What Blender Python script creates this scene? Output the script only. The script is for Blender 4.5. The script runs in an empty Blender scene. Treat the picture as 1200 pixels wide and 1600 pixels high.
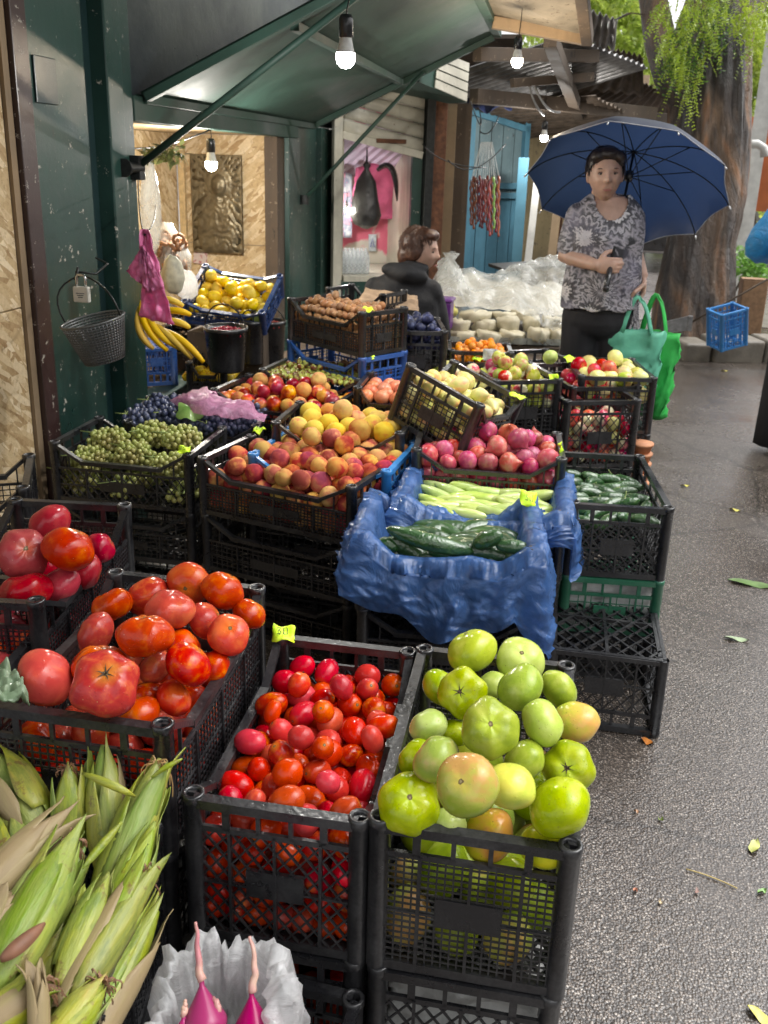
import bpy, math, random
import numpy as np
from mathutils import Vector, Matrix, noise
random.seed(7); RNG = np.random.default_rng(11)
D = bpy.data; SC = bpy.context.scene; COL = SC.collection; PI = math.pi

# ---------------------------------------------------------------- camera
F, XP, YP, CH = 1400.0, 600.0, 700.0, 1.48
YAW, PITCH, ROLL = math.radians(13), math.radians(17.8), .03
RM = Matrix.Rotation(YAW, 3, 'Z') @ Matrix.Rotation(PI/2 - PITCH, 3, 'X') @ Matrix.Rotation(ROLL, 3, 'Z')
cam_d = D.cameras.new('camera'); cam = D.objects.new('camera', cam_d); COL.objects.link(cam)
cam.matrix_world = Matrix.Translation((0, 0, CH)) @ RM.to_4x4()
cam_d.sensor_fit = 'VERTICAL'; cam_d.sensor_height = 24; cam_d.lens = F/1600*24
cam_d.shift_y = -(800-YP)/1600; cam_d.clip_start = .05; cam_d.clip_end = 500
cam_d.dof.use_dof = True; cam_d.dof.focus_distance = 1.75; cam_d.dof.aperture_fstop = 6.0
SC.camera = cam
# ---------------------------------------------------------------- world, sun, exposure
W = D.worlds.new("World"); SC.world = W; W.use_nodes = True
SUN_EL, SUN_AZ = math.radians(58), math.radians(70)
nt = W.node_tree; bg = nt.nodes['Background']
sky = nt.nodes.new('ShaderNodeTexSky'); sky.sky_type = 'NISHITA'; sky.sun_disc = False
sky.sun_elevation = SUN_EL; sky.sun_rotation = SUN_AZ; sky.dust_density = 4; sky.air_density = 1.2
hs = nt.nodes.new('ShaderNodeHueSaturation'); hs.inputs['Saturation'].default_value = .06
nt.links.new(sky.outputs[0], hs.inputs['Color']); nt.links.new(hs.outputs[0], bg.inputs[0])
bg.inputs[1].default_value = .15
sd = D.lights.new('sun', 'SUN'); sd.energy = .6; sd.angle = math.radians(60); sd.color = (1, .97, .93)
sun = D.objects.new('sun', sd); COL.objects.link(sun)
sv = Vector((math.sin(SUN_AZ)*math.cos(SUN_EL), math.cos(SUN_AZ)*math.cos(SUN_EL), math.sin(SUN_EL)))
sun.rotation_euler = sv.to_track_quat('Z', 'Y').to_euler(); sun.location = (6, 2, 9)
SC.view_settings.view_transform = 'Standard'; SC.view_settings.look = 'None'
SC.view_settings.exposure = 1.24; SC.view_settings.gamma = 1
try:
    SC.cycles.max_bounces = 6; SC.cycles.transparent_max_bounces = 12; SC.cycles.use_denoising = True
    SC.cycles.sample_clamp_indirect = 4; SC.cycles.caustics_reflective = False; SC.cycles.caustics_refractive = False
except Exception: pass

# ---------------------------------------------------------------- helpers
def ray(x, y): return RM @ Vector(((x-XP)/F, -(y-YP)/F, -1))
def P(x, y, z):
    d = ray(x, y); return Vector((0, 0, CH)) + d*((z-CH)/d.z)
def Q(x, y, t): return Vector((0, 0, CH)) + ray(x, y)*t          # point at depth t along the view axis
def dep(p): return -(RM.transposed() @ (Vector(p)-Vector((0, 0, CH)))).z

class MB:
    def __init__(s): s.v = []; s.f = []; s.m = []
    def add(s, vs, fs, mi=0):
        n = len(s.v); s.v += [tuple(v) for v in vs]; s.f += [tuple(i+n for i in f) for f in fs]; s.m += [mi]*len(fs)
    def box(s, c, d, mi=0, rot=None):
        c = Vector(c); hx, hy, hz = d[0]/2, d[1]/2, d[2]/2
        vs = [Vector((x, y, z)) for x in (-hx, hx) for y in (-hy, hy) for z in (-hz, hz)]
        if rot: vs = [rot @ v for v in vs]
        s.add([v+c for v in vs], [(0, 1, 3, 2), (4, 6, 7, 5), (0, 4, 5, 1), (2, 3, 7, 6), (0, 2, 6, 4), (1, 5, 7, 3)], mi)
    def bar(s, a, b, w, h, up=(0, 0, 1), mi=0):
        a = Vector(a); b = Vector(b); d = (b-a)
        if d.length < 1e-5: return
        d.normalize(); u = Vector(up); x = d.cross(u)
        if x.length < 1e-4: x = d.cross(Vector((1, 0, 0)))
        x.normalize(); u = x.cross(d)
        vs = [p+x*i*w/2+u*j*h/2 for p in (a, b) for i, j in ((-1, -1), (1, -1), (1, 1), (-1, 1))]
        s.add(vs, [(0, 1, 2, 3), (7, 6, 5, 4), (0, 4, 5, 1), (1, 5, 6, 2), (2, 6, 7, 3), (3, 7, 4, 0)], mi)
    def grid(s, rows, closed=False, mi=0, caps=False):
        n = len(rows[0]); vs = [p for r in rows for p in r]; fs = []
        for i in range(len(rows)-1):
            for j in range(n if closed else n-1):
                k = (j+1) % n; fs.append((i*n+j, i*n+k, (i+1)*n+k, (i+1)*n+j))
        if caps:
            fs.append(tuple(range(n))[::-1]); fs.append(tuple((len(rows)-1)*n+j for j in range(n)))
        s.add(vs, fs, mi)
    def tube(s, pts, r, seg=8, mi=0, caps=True, flat=1.0, up=None):
        pts = [Vector(p) for p in pts]; rows = []; n = len(pts)
        rr = r if isinstance(r, (list, tuple)) else [r]*n
        x = None
        for i, p in enumerate(pts):
            d = (pts[min(i+1, n-1)]-pts[max(i-1, 0)]).normalized()
            if x is None:
                x = d.cross(Vector(up) if up else (Vector((0, 0, 1)) if abs(d.z) < .9 else Vector((0, 1, 0)))).normalized()
            x = (x-d*x.dot(d)).normalized(); y = d.cross(x)
            rows.append([p+x*math.cos(2*PI*k/seg)*rr[i]+y*math.sin(2*PI*k/seg)*rr[i]*flat for k in range(seg)])
        s.grid(rows, True, mi, caps)
    def lathe(s, prof, seg=20, c=(0, 0, 0), mi=0, caps=False):
        c = Vector(c)
        s.grid([[c+Vector((math.cos(2*PI*k/seg)*r, math.sin(2*PI*k/seg)*r, z)) for k in range(seg)] for r, z in prof], True, mi, caps)
    def mesh(s, name, mats, smooth=False):
        me = D.meshes.new(name); me.from_pydata(s.v, [], s.f); me.update()
        for m in (mats if isinstance(mats, (list, tuple)) else [mats]): me.materials.append(m)
        if any(s.m): me.polygons.foreach_set('material_index', s.m)
        if smooth: me.polygons.foreach_set('use_smooth', [True]*len(s.f))
        return me
    def obj(s, name, mats, parent=None, smooth=False): return mk(name, s.mesh(name, mats, smooth), parent)

def mk(name, me, parent=None, loc=None, rot=None, scale=None):
    o = D.objects.new(name, me); COL.objects.link(o)
    if parent: o.parent = parent
    if loc is not None: o.location = loc
    if rot is not None: o.rotation_euler = rot
    if scale is not None: o.scale = scale if hasattr(scale, '__len__') else (scale,)*3
    return o
def tag(o, label=None, cat=None, group=None, kind=None):
    if label: o['label'] = label
    if cat: o['category'] = cat
    if group: o['group'] = group
    if kind: o['kind'] = kind
    return o
def thing(name, label, cat, loc=(0, 0, 0), rot=(0, 0, 0), group=None):
    o = D.objects.new(name, None); COL.objects.link(o); o.location = loc; o.rotation_euler = rot
    o.empty_display_size = .05
    return tag(o, label, cat, group)
def struct(name, mb, mats, smooth=False): return tag(mb.obj(name, mats, None, smooth), kind='structure')
def weld(me, d=1e-4):
    import bmesh
    b = bmesh.new(); b.from_mesh(me); bmesh.ops.remove_doubles(b, verts=b.verts, dist=d); b.to_mesh(me); b.free()
def bevel(o, w=.003, n=2):
    m = o.modifiers.new('b', 'BEVEL'); m.width = w; m.segments = n; m.limit_method = 'ANGLE'; return o
def bake_remesh(mb, name, mat, voxel, smooth=6, cut=None):
    me = mb.mesh(name, mat); tmp = D.objects.new('tmp_body', me); COL.objects.link(tmp)
    r = tmp.modifiers.new('r', 'REMESH'); r.mode = 'VOXEL'; r.voxel_size = voxel
    s = tmp.modifiers.new('s', 'SMOOTH'); s.iterations = smooth; s.factor = .5
    dg = bpy.context.evaluated_depsgraph_get(); dg.update()
    out = D.meshes.new_from_object(tmp.evaluated_get(dg)); out.name = name
    D.objects.remove(tmp); D.meshes.remove(me)
    if cut:
        import bmesh
        b = bmesh.new(); b.from_mesh(out)
        dl = [v for v in b.verts if cut(v.co)]
        bmesh.ops.delete(b, geom=dl, context='VERTS'); b.to_mesh(out); b.free()
    out.polygons.foreach_set('use_smooth', [True]*len(out.polygons))
    if not out.materials: out.materials.append(mat)
    return out

# ---------------------------------------------------------------- materials
class NT:
    def __init__(s, name):
        s.m = D.materials.new(name); s.m.use_nodes = True; s.t = s.m.node_tree; s.n = s.t.nodes
        s.b = s.n['Principled BSDF']; s.out = s.n['Material Output']
        tc = s.n.new('ShaderNodeTexCoord'); s.tc = tc; s.oi = s.n.new('ShaderNodeObjectInfo')
    def link(s, a, b): s.t.links.new(a, b)
    def obco(s, rnd=True, scale=(1, 1, 1)):
        mp = s.n.new('ShaderNodeMapping'); s.link(s.tc.outputs['Object'], mp.inputs[0]); mp.inputs['Scale'].default_value = scale
        if rnd:
            mu = s.n.new('ShaderNodeMath'); mu.operation = 'MULTIPLY'; mu.inputs[1].default_value = 37.
            s.link(s.oi.outputs['Random'], mu.inputs[0]); s.link(mu.outputs[0], mp.inputs['Location'])
        return mp.outputs[0]
    def noise(s, co, sc, det=4, rough=.5, dist=0):
        n = s.n.new('ShaderNodeTexNoise'); s.link(co, n.inputs['Vector']); n.inputs['Scale'].default_value = sc
        n.inputs['Detail'].default_value = det; n.inputs['Roughness'].default_value = rough; n.inputs['Distortion'].default_value = dist
        return n.outputs['Fac']
    def vor(s, co, sc, feat='F1', out='Distance', rnd=1):
        n = s.n.new('ShaderNodeTexVoronoi'); n.feature = feat; s.link(co, n.inputs['Vector']); n.inputs['Scale'].default_value = sc
        n.inputs['Randomness'].default_value = rnd
        return n.outputs[out]
    def ramp(s, fac, stops, interp='LINEAR'):
        n = s.n.new('ShaderNodeValToRGB'); n.color_ramp.interpolation = interp; e = n.color_ramp.elements
        for i, (p, c) in enumerate(stops):
            if i < 2: el = e[i]; el.position = p
            else: el = e.new(p)
            el.color = (*c, 1) if hasattr(c, '__len__') else (c, c, c, 1)
        s.link(fac, n.inputs[0]); return n.outputs[0]
    def mix(s, fac, a, b, mode='MIX'):
        n = s.n.new('ShaderNodeMix'); n.data_type = 'RGBA'; n.blend_type = mode
        for k, v in ((0, fac), (6, a), (7, b)):
            if hasattr(v, 'is_linked') or hasattr(v, 'links'): s.link(v, n.inputs[k])
            elif k == 0: n.inputs[0].default_value = v
            else: n.inputs[k].default_value = (*v, 1)
        return n.outputs[2]
    def math(s, op, a, b=0.):
        n = s.n.new('ShaderNodeMath'); n.operation = op
        for k, v in ((0, a), (1, b)):
            if hasattr(v, 'links'): s.link(v, n.inputs[k])
            else: n.inputs[k].default_value = v
        return n.outputs[0]
    def sep(s, v):
        n = s.n.new('ShaderNodeSeparateXYZ'); s.link(v, n.inputs[0]); return n.outputs
    def vary(s, col, hue=.02, val=.25, sat=.15):
        h = s.n.new('ShaderNodeHueSaturation'); s.link(col, h.inputs['Color'])
        wn = s.n.new('ShaderNodeTexWhiteNoise'); wn.noise_dimensions = '1D'; s.link(s.oi.outputs['Random'], wn.inputs['W'])
        c = s.sep(wn.outputs['Color'])
        for o, k, amp, base in ((c[0], 'Hue', hue, .5), (c[1], 'Value', val, 1), (c[2], 'Saturation', sat, 1)):
            m = s.n.new('ShaderNodeMapRange'); s.link(o, m.inputs[0]); m.inputs[3].default_value = base-amp; m.inputs[4].default_value = base+amp
            s.link(m.outputs[0], h.inputs[k])
        return h.outputs[0]
    def col(s, c):
        if hasattr(c, 'links'): s.link(c, s.b.inputs['Base Color'])
        else: s.b.inputs['Base Color'].default_value = (*c, 1)
        return s
    def rough(s, r):
        if hasattr(r, 'links'): s.link(r, s.b.inputs['Roughness'])
        else: s.b.inputs['Roughness'].default_value = r
        return s
    def coat(s, w, r=.08): s.b.inputs['Coat Weight'].default_value = w; s.b.inputs['Coat Roughness'].default_value = r; return s
    def bump(s, h, strength=.3, dist=.01):
        n = s.n.new('ShaderNodeBump'); s.link(h, n.inputs['Height']); n.inputs['Strength'].default_value = strength; n.inputs['Distance'].default_value = dist
        s.link(n.outputs[0], s.b.inputs['Normal']); s.link(n.outputs[0], s.b.inputs['Coat Normal']); return s
    def sss(s, w, rad=(.3, .1, .05), sc=.01):
        s.b.inputs['Subsurface Weight'].default_value = w; s.b.inputs['Subsurface Radius'].default_value = rad; s.b.inputs['Subsurface Scale'].default_value = sc; return s
def simple(name, c, rough=.5, metal=0, nsc=30, amt=.25, bmp=.1, coat=0, dist=.004):
    n = NT(name); co = n.obco()
    f = n.noise(co, nsc, 5, .6)
    n.col(n.ramp(f, [(.3, tuple(x*(1-amt) for x in c)), (.7, tuple(min(1, x*(1+amt)) for x in c))])).rough(rough)
    n.b.inputs['Metallic'].default_value = metal
    if bmp: n.bump(f, bmp, dist)
    if coat: n.coat(coat)
    return n.m
def fruit(name, stops, sc=1.2, axis=None, amt=.5, rough=.2, coat=.16, speck=None, scar=0, hue=.006, val=.14, sat=.08, bmp=.22, bsc=5, sss=.0, drops=True, streak=0):
    """stops: colour ramp over a mottling noise; axis 'x'/'z': blush running across the fruit"""
    n = NT(name); co = n.obco(); f = n.noise(co, sc, 4, .55, .3)
    if axis:
        xyz = n.sep(n.tc.outputs['Object']); g = {'x': 0, 'y': 1, 'z': 2}[axis]
        a = n.math('MULTIPLY', xyz[g], amt); f = n.math('ADD', n.math('MULTIPLY', n.math('SUBTRACT', f, .5), 1.5), n.math('ADD', a, .5))
    c = n.ramp(f, stops)
    if streak:
        cs = n.obco(True, (1, 1, .12)); st = n.noise(cs, streak, 3, .6)
        c = n.mix(n.ramp(st, [(.45, 0.), (.7, .35)]), c, stops[-1][1])
    if speck:
        v = n.vor(co, speck[1], 'F1'); c = n.mix(n.ramp(v, [(speck[2], 1.), (speck[2]+.06, 0.)]), c, speck[0])
    c = n.vary(c, hue, val, sat)
    if scar:
        fk = n.ramp(n.vor(co, 5.5, 'F1'), [(.03, 1.), (.06, 0.)]); c = n.mix(n.math('MULTIPLY', fk, .6), c, (.1, .05, .01)); xyz = n.sep(n.tc.outputs['Object']); rr = n.math('SQRT', n.math('ADD', n.math('MULTIPLY', xyz[0], xyz[0]), n.math('MULTIPLY', xyz[1], xyz[1])))
        rn = n.math('ADD', rr, n.math('MULTIPLY', n.math('SUBTRACT', n.noise(co, 7, 3, .7), .5), .16)); up = n.math('GREATER_THAN', xyz[2], .2)
        c = n.mix(n.math('MULTIPLY', n.ramp(rn, [(.1, .45), (.5, 0.)]), up), c, (min(1, stops[-1][1][0]*1.15+.05), min(1, stops[-1][1][1]*1.3+.07), stops[-1][1][2]))
        c = n.mix(n.math('MULTIPLY', n.ramp(rn, [(scar*.8, 1.), (scar, 0.)]), up), c, (.13, .09, .04)); c = n.mix(n.math('MULTIPLY', n.ramp(rn, [(scar*.35, 1.), (scar*.5, 0.)]), up), c, (.3, .24, .12))
    n.b.inputs['Specular IOR Level'].default_value = .22
    n.col(c).rough(rough).coat(coat, .03)
    h = n.noise(co, bsc, 4, .6)
    if drops:
        v = n.vor(co, 9, 'SMOOTH_F1'); v2 = n.ramp(v, [(.10, 1.), (.24, 0.)]); msk = n.ramp(n.noise(co, 2.2, 2), [(.5, 0.), (.56, 1.)])
        h = n.math('ADD', n.math('MULTIPLY', h, .5), n.math('MULTIPLY', n.math('MULTIPLY', v2, msk), 1.6))
    n.bump(h, bmp, .003)
    if sss: n.sss(sss)
    return n.m
def bezier(p0, p1, p2, n=10):
    p0, p1, p2 = Vector(p0), Vector(p1), Vector(p2)
    return [p0*(1-t)**2+p1*2*t*(1-t)+p2*t*t for t in [i/(n-1) for i in range(n)]]
M = {}
def plastic(name, c, rough=.32, wet=.4, dust=.5):
    n = NT(name); co = n.obco(); f = n.noise(co, 9, 6, .65); f2 = n.noise(co, 160, 3, .6)
    dc = tuple(min(1, x*1.0+.07) for x in c)
    n.col(n.mix(n.ramp(n.math('MULTIPLY', f, n.math('ADD', f2, .45)), [(.42, 0.), (.75, dust)]), c, dc))
    n.rough(n.ramp(f, [(.35, rough-.12), (.65, rough+.18)])).coat(wet, .12)
    n.bump(n.math('ADD', n.noise(co, 60, 4, .7), n.math('MULTIPLY', n.vor(co, 130, 'SMOOTH_F1'), .6)), .22, .003)
    return n.m
M['black'] = plastic('black_plastic', (.013, .013, .015))
M['black2'] = plastic('black_plastic_brownish', (.018, .013, .012))
M['bluep'] = plastic('blue_plastic', (.025, .09, .32), .35)
M['blued'] = plastic('dark_blue_plastic', (.015, .04, .14), .35)
M['blues'] = plastic('sky_blue_plastic', (.03, .2, .5), .35)
M['greenp'] = plastic('green_plastic', (.02, .13, .07), .4)
def neon():
    n = NT('neon_paper'); co = n.obco(); n.col(n.ramp(n.noise(co, 40, 2), [(.3, (.55, .9, .02)), (.7, (.75, 1., .04))])).rough(.5)
    n.bump(n.noise(co, 30, 3), .5, .01); return n.m
M['neon'] = neon(); M['ink'] = simple('ink', (.02, .03, .05), .6)
M['white_paper'] = simple('newspaper', (.5, .5, .48), .7, nsc=14, amt=.3, bmp=.6, dist=.02)

# ---------------------------------------------------------------- crates
def clip(x0, y0, x1, y1, X0, Y0, X1, Y1):
    t0, t1 = 0., 1.; dx, dy = x1-x0, y1-y0
    for p, q in ((-dx, x0-X0), (dx, X1-x0), (-dy, y0-Y0), (dy, Y1-y0)):
        if abs(p) < 1e-9:
            if q < 0: return None
        else:
            r = q/p
            if p < 0: t0 = max(t0, r)
            else: t1 = min(t1, r)
    return None if t0 >= t1 else (x0+dx*t0, y0+dy*t0, x0+dx*t1, y0+dy*t1)
def panel(mb, T, w, h, kind, pitch, lat, dip=.0, th=.006, logo=True, bw=.0028):
    """crate wall in (s,t) coordinates mapped by T(s,t,out) ; kind 'slots' | 'dip' | 'plain'"""
    n = (T(0, 0, 1)-T(0, 0, 0)).normalized()
    def B(s0, t0, s1, t1, wd, thk, off=0.):
        mb.bar(T(s0, t0, off), T(s1, t1, off), wd, thk, n)
    e = .016
    B(e, .008, w-e, .008, .016, th+.003)
    if kind == 'dip':
        c0, dx = .02, min(.1, w*.18); th_ = h-dip
        B(e, h-.007, c0+.01, h-.007, .014, .016); B(w-c0-.01, h-.007, w-e, h-.007, .014, .016)
        B(c0, h-.006, c0+dx, th_-.004, .010, .016); B(w-c0, h-.006, w-c0-dx, th_-.004, .010, .016)
        B(c0+dx-.004, th_-.006, w-c0-dx+.004, th_-.006, .013, .018)
        B(e, th_-.03, w-e, th_-.03, .007, th); top = th_-.03
        B(c0+dx*.5, th_-.01+dip*.5, c0+dx*.5, th_-.03, .004, th)
        B(w-c0-dx*.5, th_-.01+dip*.5, w-c0-dx*.5, th_-.03, .004, th)
        for k in range(1, 8): s = c0+dx+(w-2*c0-2*dx)*k/8; B(s, th_-.01, s, th_-.03, .003, th-.001)
        ribs = [w*k/4 for k in (1, 2, 3)] if w > .4 else [w/3, 2*w/3]
    elif kind == 'slots':
        B(e, h-.008, w-e, h-.008, .016, .018); top = h-.055
        B(e, top, w-e, top, .010, th)
        for k in range(1, 5): s = e+(w-2*e)*k/5; B(s, h-.01, s, top, .012 if k in (1, 4) else .007, th)
        ribs = [w*k/4 for k in (1, 3)]+[w/2]
    else:
        B(e, h-.007, w-e, h-.007, .014, .018); top = h-.02
        ribs = [w*k/5 for k in (1, 2, 3, 4)]
    for s in ribs: B(s, .012, s, top, .005, th+.004)
    B(e, top*.52, w-e, top*.52, .004, th)
    if lat == 'sq':
        k = int((w-2*e)/pitch)
        for i in range(1, k+1): s = e+(w-2*e)*i/(k+1); B(s, .014, s, top, bw, .003)
        k = int(top/pitch)
        for i in range(1, k+1): t = .014+(top-.014)*i/(k+1); B(e, t, w-e, t, bw, .0022)
    elif lat == 'slot':
        k = int((w-2*e)/(pitch*.7))
        for i in range(1, k+1): s = e+(w-2*e)*i/(k+1); B(s, .014, s, top, .004, th-.002)
        k = int(top/(pitch*2.4))
        for i in range(1, k+1): t = .014+(top-.014)*i/(k+1); B(e, t, w-e, t, .006, th-.003)
    else:
        for sgn in (1, -1):
            k = -top
            st = pitch*1.42
            x = -top*1.2
            while x < w+top*1.2:
                c = clip(x, .012, x+sgn*top*.8, .012+top, e, .012, w-e, top)
                if c: B(*c, bw, th-.002-(.001 if sgn > 0 else 0))
                x += st
    if logo: mb.box(T(w/2, top*.55, 0), (0, 0, 0)); B(w/2-w*.16, top*.56, w/2+w*.16, top*.56, min(.05, top*.3), th+.001)
def base_panel(mb, W_, L, pitch, z=.008):
    mb.bar((-W_/2, .01, z), (W_/2, .01, z), .02, .012); mb.bar((-W_/2, L-.01, z), (W_/2, L-.01, z), .02, .012)
    mb.bar((-W_/2+.01, .02, z), (-W_/2+.01, L-.02, z), .02, .012); mb.bar((W_/2-.01, .02, z), (W_/2-.01, L-.02, z), .02, .012)
    mb.bar((0, .02, z), (0, L-.02, z), .009, .011); mb.bar((-W_/2+.02, L/2, z+.0003), (W_/2-.02, L/2, z+.0003), .009, .01)
    for sgn in (1, -1):
        x = -W_/2-L; k = 0
        while x < W_/2+L:
            c = clip(x, .01, x+sgn*L*.75, .01+L, -W_/2+.012, .01, W_/2-.012, L-.01)
            if c: big = (k % 4 == 0); mb.bar((c[0], c[1], z-(.001 if sgn > 0 else 0)), (c[2], c[3], z-(.001 if sgn > 0 else 0)), .007 if big else .0035, .01 if big else .007)
            x += pitch*1.3; k += 1
CR_N = 0
def crate(label, W_, L, H, mat='black', loc=(0, 0, 0), rot=(0, 0, 0), lat='sq', lat2=None, pitch=.014, dip=.055, flip=False, logo=True, longx=None, straight=False, group=None, name='plastic_crate'):
    """open lattice crate; local origin at the middle of its front bottom edge, y runs back"""
    m = M[mat]; lat2 = lat2 or lat
    if longx is None: longx = W_ > L
    r = thing(name, label, 'crate', loc, rot, group)
    mats = m
    kf, ks = ('dip', 'slots') if longx else ('slots', 'dip')
    if straight: ks = kf = 'slots'; 
    def Tf(y0, sg): return lambda s, t, o: Vector((-W_/2+s, y0+o*sg, t))
    def Ts(x0, sg): return lambda s, t, o: Vector((x0+o*sg, s, t))
    for y0, sg in ((.009, -1), (L-.009, 1)):
        mb = MB(); panel(mb, Tf(y0, sg), W_, H, kf, pitch, lat, dip, logo=logo); mb.obj('end_panel' if not longx else 'side_panel', mats, r)
    for x0, sg in ((-W_/2+.009, -1), (W_/2-.009, 1)):
        mb = MB(); panel(mb, Ts(x0, sg), L, H, ks, pitch, lat2, dip, logo=logo and longx); mb.obj('side_panel' if not longx else 'end_panel', mats, r)
    mb = MB(); base_panel(mb, W_-.01, L-.01, max(pitch*1.5, .02)); b = mb.obj('base', mats, r); b.location = (0, .005, 0)
    for x in (-1, 1):
        for y in (0, 1):
            mb = MB(); cx, cy = x*(W_/2-.014), .014+y*(L-.028); s = 12
            prof = [(.016, 0), (.0165, H-.012), (.018, H-.01), (.018, H+.002), (.0165, H+.004), (.012, H+.004), (.0105, H-.0), (.010, H-.05), (.001, H-.05)]
            mb.lathe(prof, s, (cx, cy, 0)); p = mb.obj('corner_post', mats, r, True)
    if flip:
        for c in r.children:
            c.matrix_local = Matrix.Translation((0, 0, H)) @ Matrix.Diagonal((1, 1, -1, 1)) @ c.matrix_local
    return r
def price_tag(loc, rot, s=.035, writing=True, mat='neon', parent=None, seed=0):
    """crumpled neon tag as a part of its crate"""
    rg = random.Random(seed); mb = MB()
    n = 6; rows = []
    for i in range(n):
        rows.append([Vector(((i/(n-1)-.5)*s*1.25+rg.uniform(-.1, .1)*s*.3, (j/(n-1)-.5)*s+rg.uniform(-.1, .1)*s*.3, .006*math.sin(i*1.3+j*.9+seed)+rg.uniform(0, .003))) for j in range(n)])
    mb.grid(rows)
    o = mb.obj('price_tag', M[mat], parent, True); o.location = loc; o.rotation_euler = rot
    so = o.modifiers.new('s', 'SOLIDIFY'); so.thickness = .0006
    if writing:
        w = MB(); x = -.38*s
        pts = {0: [(0, 0), (.2, 0), (.2, .4), (0, .4), (0, 0)], 5: [(.2, .4), (0, .4), (0, .22), (.2, .2), (.2, 0), (0, 0)], 3: [(0, .4), (.2, .4), (.08, .22), (.2, .16), (.16, 0), (0, .02)]}
        for d in (rg.choice([3, 5]), rg.choice([0, 5])):
            q = [(x+a*s, (b-.2)*s) for a, b in pts[d]]
            w.tube([(a, b, .009) for a, b in q], .0009, 4); x += .36*s
        w.obj('price_writing', M['ink'], o)
    o['label'] = 'neon yellow green price tag'
    return o
def place(FL, FR, z, zR=None):
    """base transform of a crate from the two top front corners seen in the photo at height z"""
    A = P(*FL, z); B = P(*FR, z if zR is None else zR); d = B-A
    return A, B, d
def crate_at(label, FL, FR, z, L, H, tilt=0., roll=0., yaw=None, **k):
    A, B, d = place(FL, FR, z); a = math.atan2(d.y, d.x)
    if yaw is not None: a = math.radians(yaw)
    W_ = d.length; c = (A+B)/2
    if k.get('W'): W_ = k.pop('W')
    rot = Matrix.Rotation(a, 3, 'Z') @ Matrix.Rotation(tilt, 3, 'X') @ Matrix.Rotation(roll, 3, 'Y')
    base = c - rot @ Vector((0, 0, H))
    r = crate(label, W_, L, H, loc=base, rot=rot.to_euler(), **k)
    r['_w'] = W_
    return r, Matrix.Translation(base) @ rot.to_4x4(), W_

# ---------------------------------------------------------------- heaps: sphere settling inside a crate
def settle(W_, L, H, radii, fixed=(), floor=.012, heap=.35, iters=260, seed=1, z0=None, block=None, maxz=1e9, margin=.012):
    """settle spheres in a box; above the rim the allowed footprint shrinks, so they dome"""
    rg = np.random.default_rng(seed); n = len(radii); r = np.array(list(radii)+[f[3] for f in fixed], float); N = len(r); nf = len(fixed)
    x = np.zeros((N, 3)); x[:n, 0] = rg.uniform(-W_/2+.03, W_/2-.03, n); x[:n, 1] = rg.uniform(.03, L-.03, n)
    lo = floor if z0 is None else z0; x[:n, 2] = lo+.03+rg.uniform(0, 1, n)*(H-lo)*1.15
    for i, f in enumerate(fixed): x[n+i] = f[:3]
    w = np.ones(N); w[n:] = .06; F0 = x[n:].copy()
    for it in range(iters):
        x[:n, 2] -= .006*(1-it/iters)+.0012
        x[n:] += (F0-x[n:])*.25
        for _ in range(2):
            d = x[:, None]-x[None]; dist = np.sqrt((d**2).sum(-1))+1e-9; pen = (r[:, None]+r[None])*.985-dist; np.fill_diagonal(pen, 0); pen = np.maximum(pen, 0)
            ww = w[:, None]/(w[:, None]+w[None]); x += (d/dist[..., None]*(pen*ww)[..., None]*.6).sum(1)
            if block is not None:
                bx, by0, by1, bz = block
                ins = (np.abs(x[:, 0]) < bx) & (x[:, 1] > by0) & (x[:, 1] < by1) & (x[:, 2]-r < bz); ins[n:] = False
                x[ins, 2] = np.maximum(x[ins, 2], np.minimum(bz+r[ins], x[ins, 2]+.01))
            up = np.maximum(x[:n, 2]-(H-.02), 0)/max(heap, .01)
            hx = np.maximum(W_/2-margin-r[:n]-up, .05); x[:n, 0] = np.clip(x[:n, 0], -hx, hx)
            x[:n, 1] = np.clip(x[:n, 1], margin+r[:n]+np.minimum(up, L/2-.09), L-margin-r[:n]-np.minimum(up, L/2-.09))
            x[:n, 2] = np.maximum(x[:n, 2], floor+r[:n])
    return [(Vector(x[i]), r[i]) for i in range(N)]
# ================================================================ setting
def asphalt():
    n = NT('wet_asphalt'); co = n.tc.outputs['Object']
    v = n.vor(co, 190, 'F1', 'Distance'); vc = n.vor(co, 190, 'F1', 'Color'); big = n.noise(co, 1.1, 5, .6); fine = n.noise(co, 210, 3, .7)
    g = n.sep(vc)[0]
    st = n.ramp(g, [(.0, (.057, .044, .034)), (.4, (.125, .1, .08)), (.8, (.21, .17, .14)), (1., (.46, .41, .36))])
    gap = n.ramp(v, [(.3, 0.), (.62, 1.)])
    c = n.mix(gap, st, (.04, .033, .028)); c = n.mix(n.ramp(big, [(.35, .5), (.6, 0.)]), c, (.06, .047, .038)); crk = n.vor(n.mix(.25, co, n.n['Noise Texture'].outputs['Color'], 'ADD'), .9, 'DISTANCE_TO_EDGE'); c = n.mix(n.ramp(crk, [(.0, .6), (.012, 0.)]), c, (.015, .012, .01)); n.col(c)
    n.rough(n.ramp(big, [(.38, .14), (.62, .36)])); n.coat(.6, .12)
    h = n.math('ADD', n.math('MULTIPLY', n.math('SUBTRACT', 1., v), .8), n.math('ADD', n.math('MULTIPLY', fine, .5), n.math('MULTIPLY', n.noise(co, 45, 4, .7), .9)))
    h = n.math('MULTIPLY', h, n.ramp(big, [(.34, .35), (.55, 1.)]))
    n.bump(h, .5, .004); return n.m
M['asphalt'] = asphalt()
mb = MB(); N = 24
mb.grid([[Vector((-14+30*i/N, -3+80*(j/N)**2, 0)) for i in range(N+1)] for j in range(N+1)][::-1])
struct('ground', mb, M['asphalt'])
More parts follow.
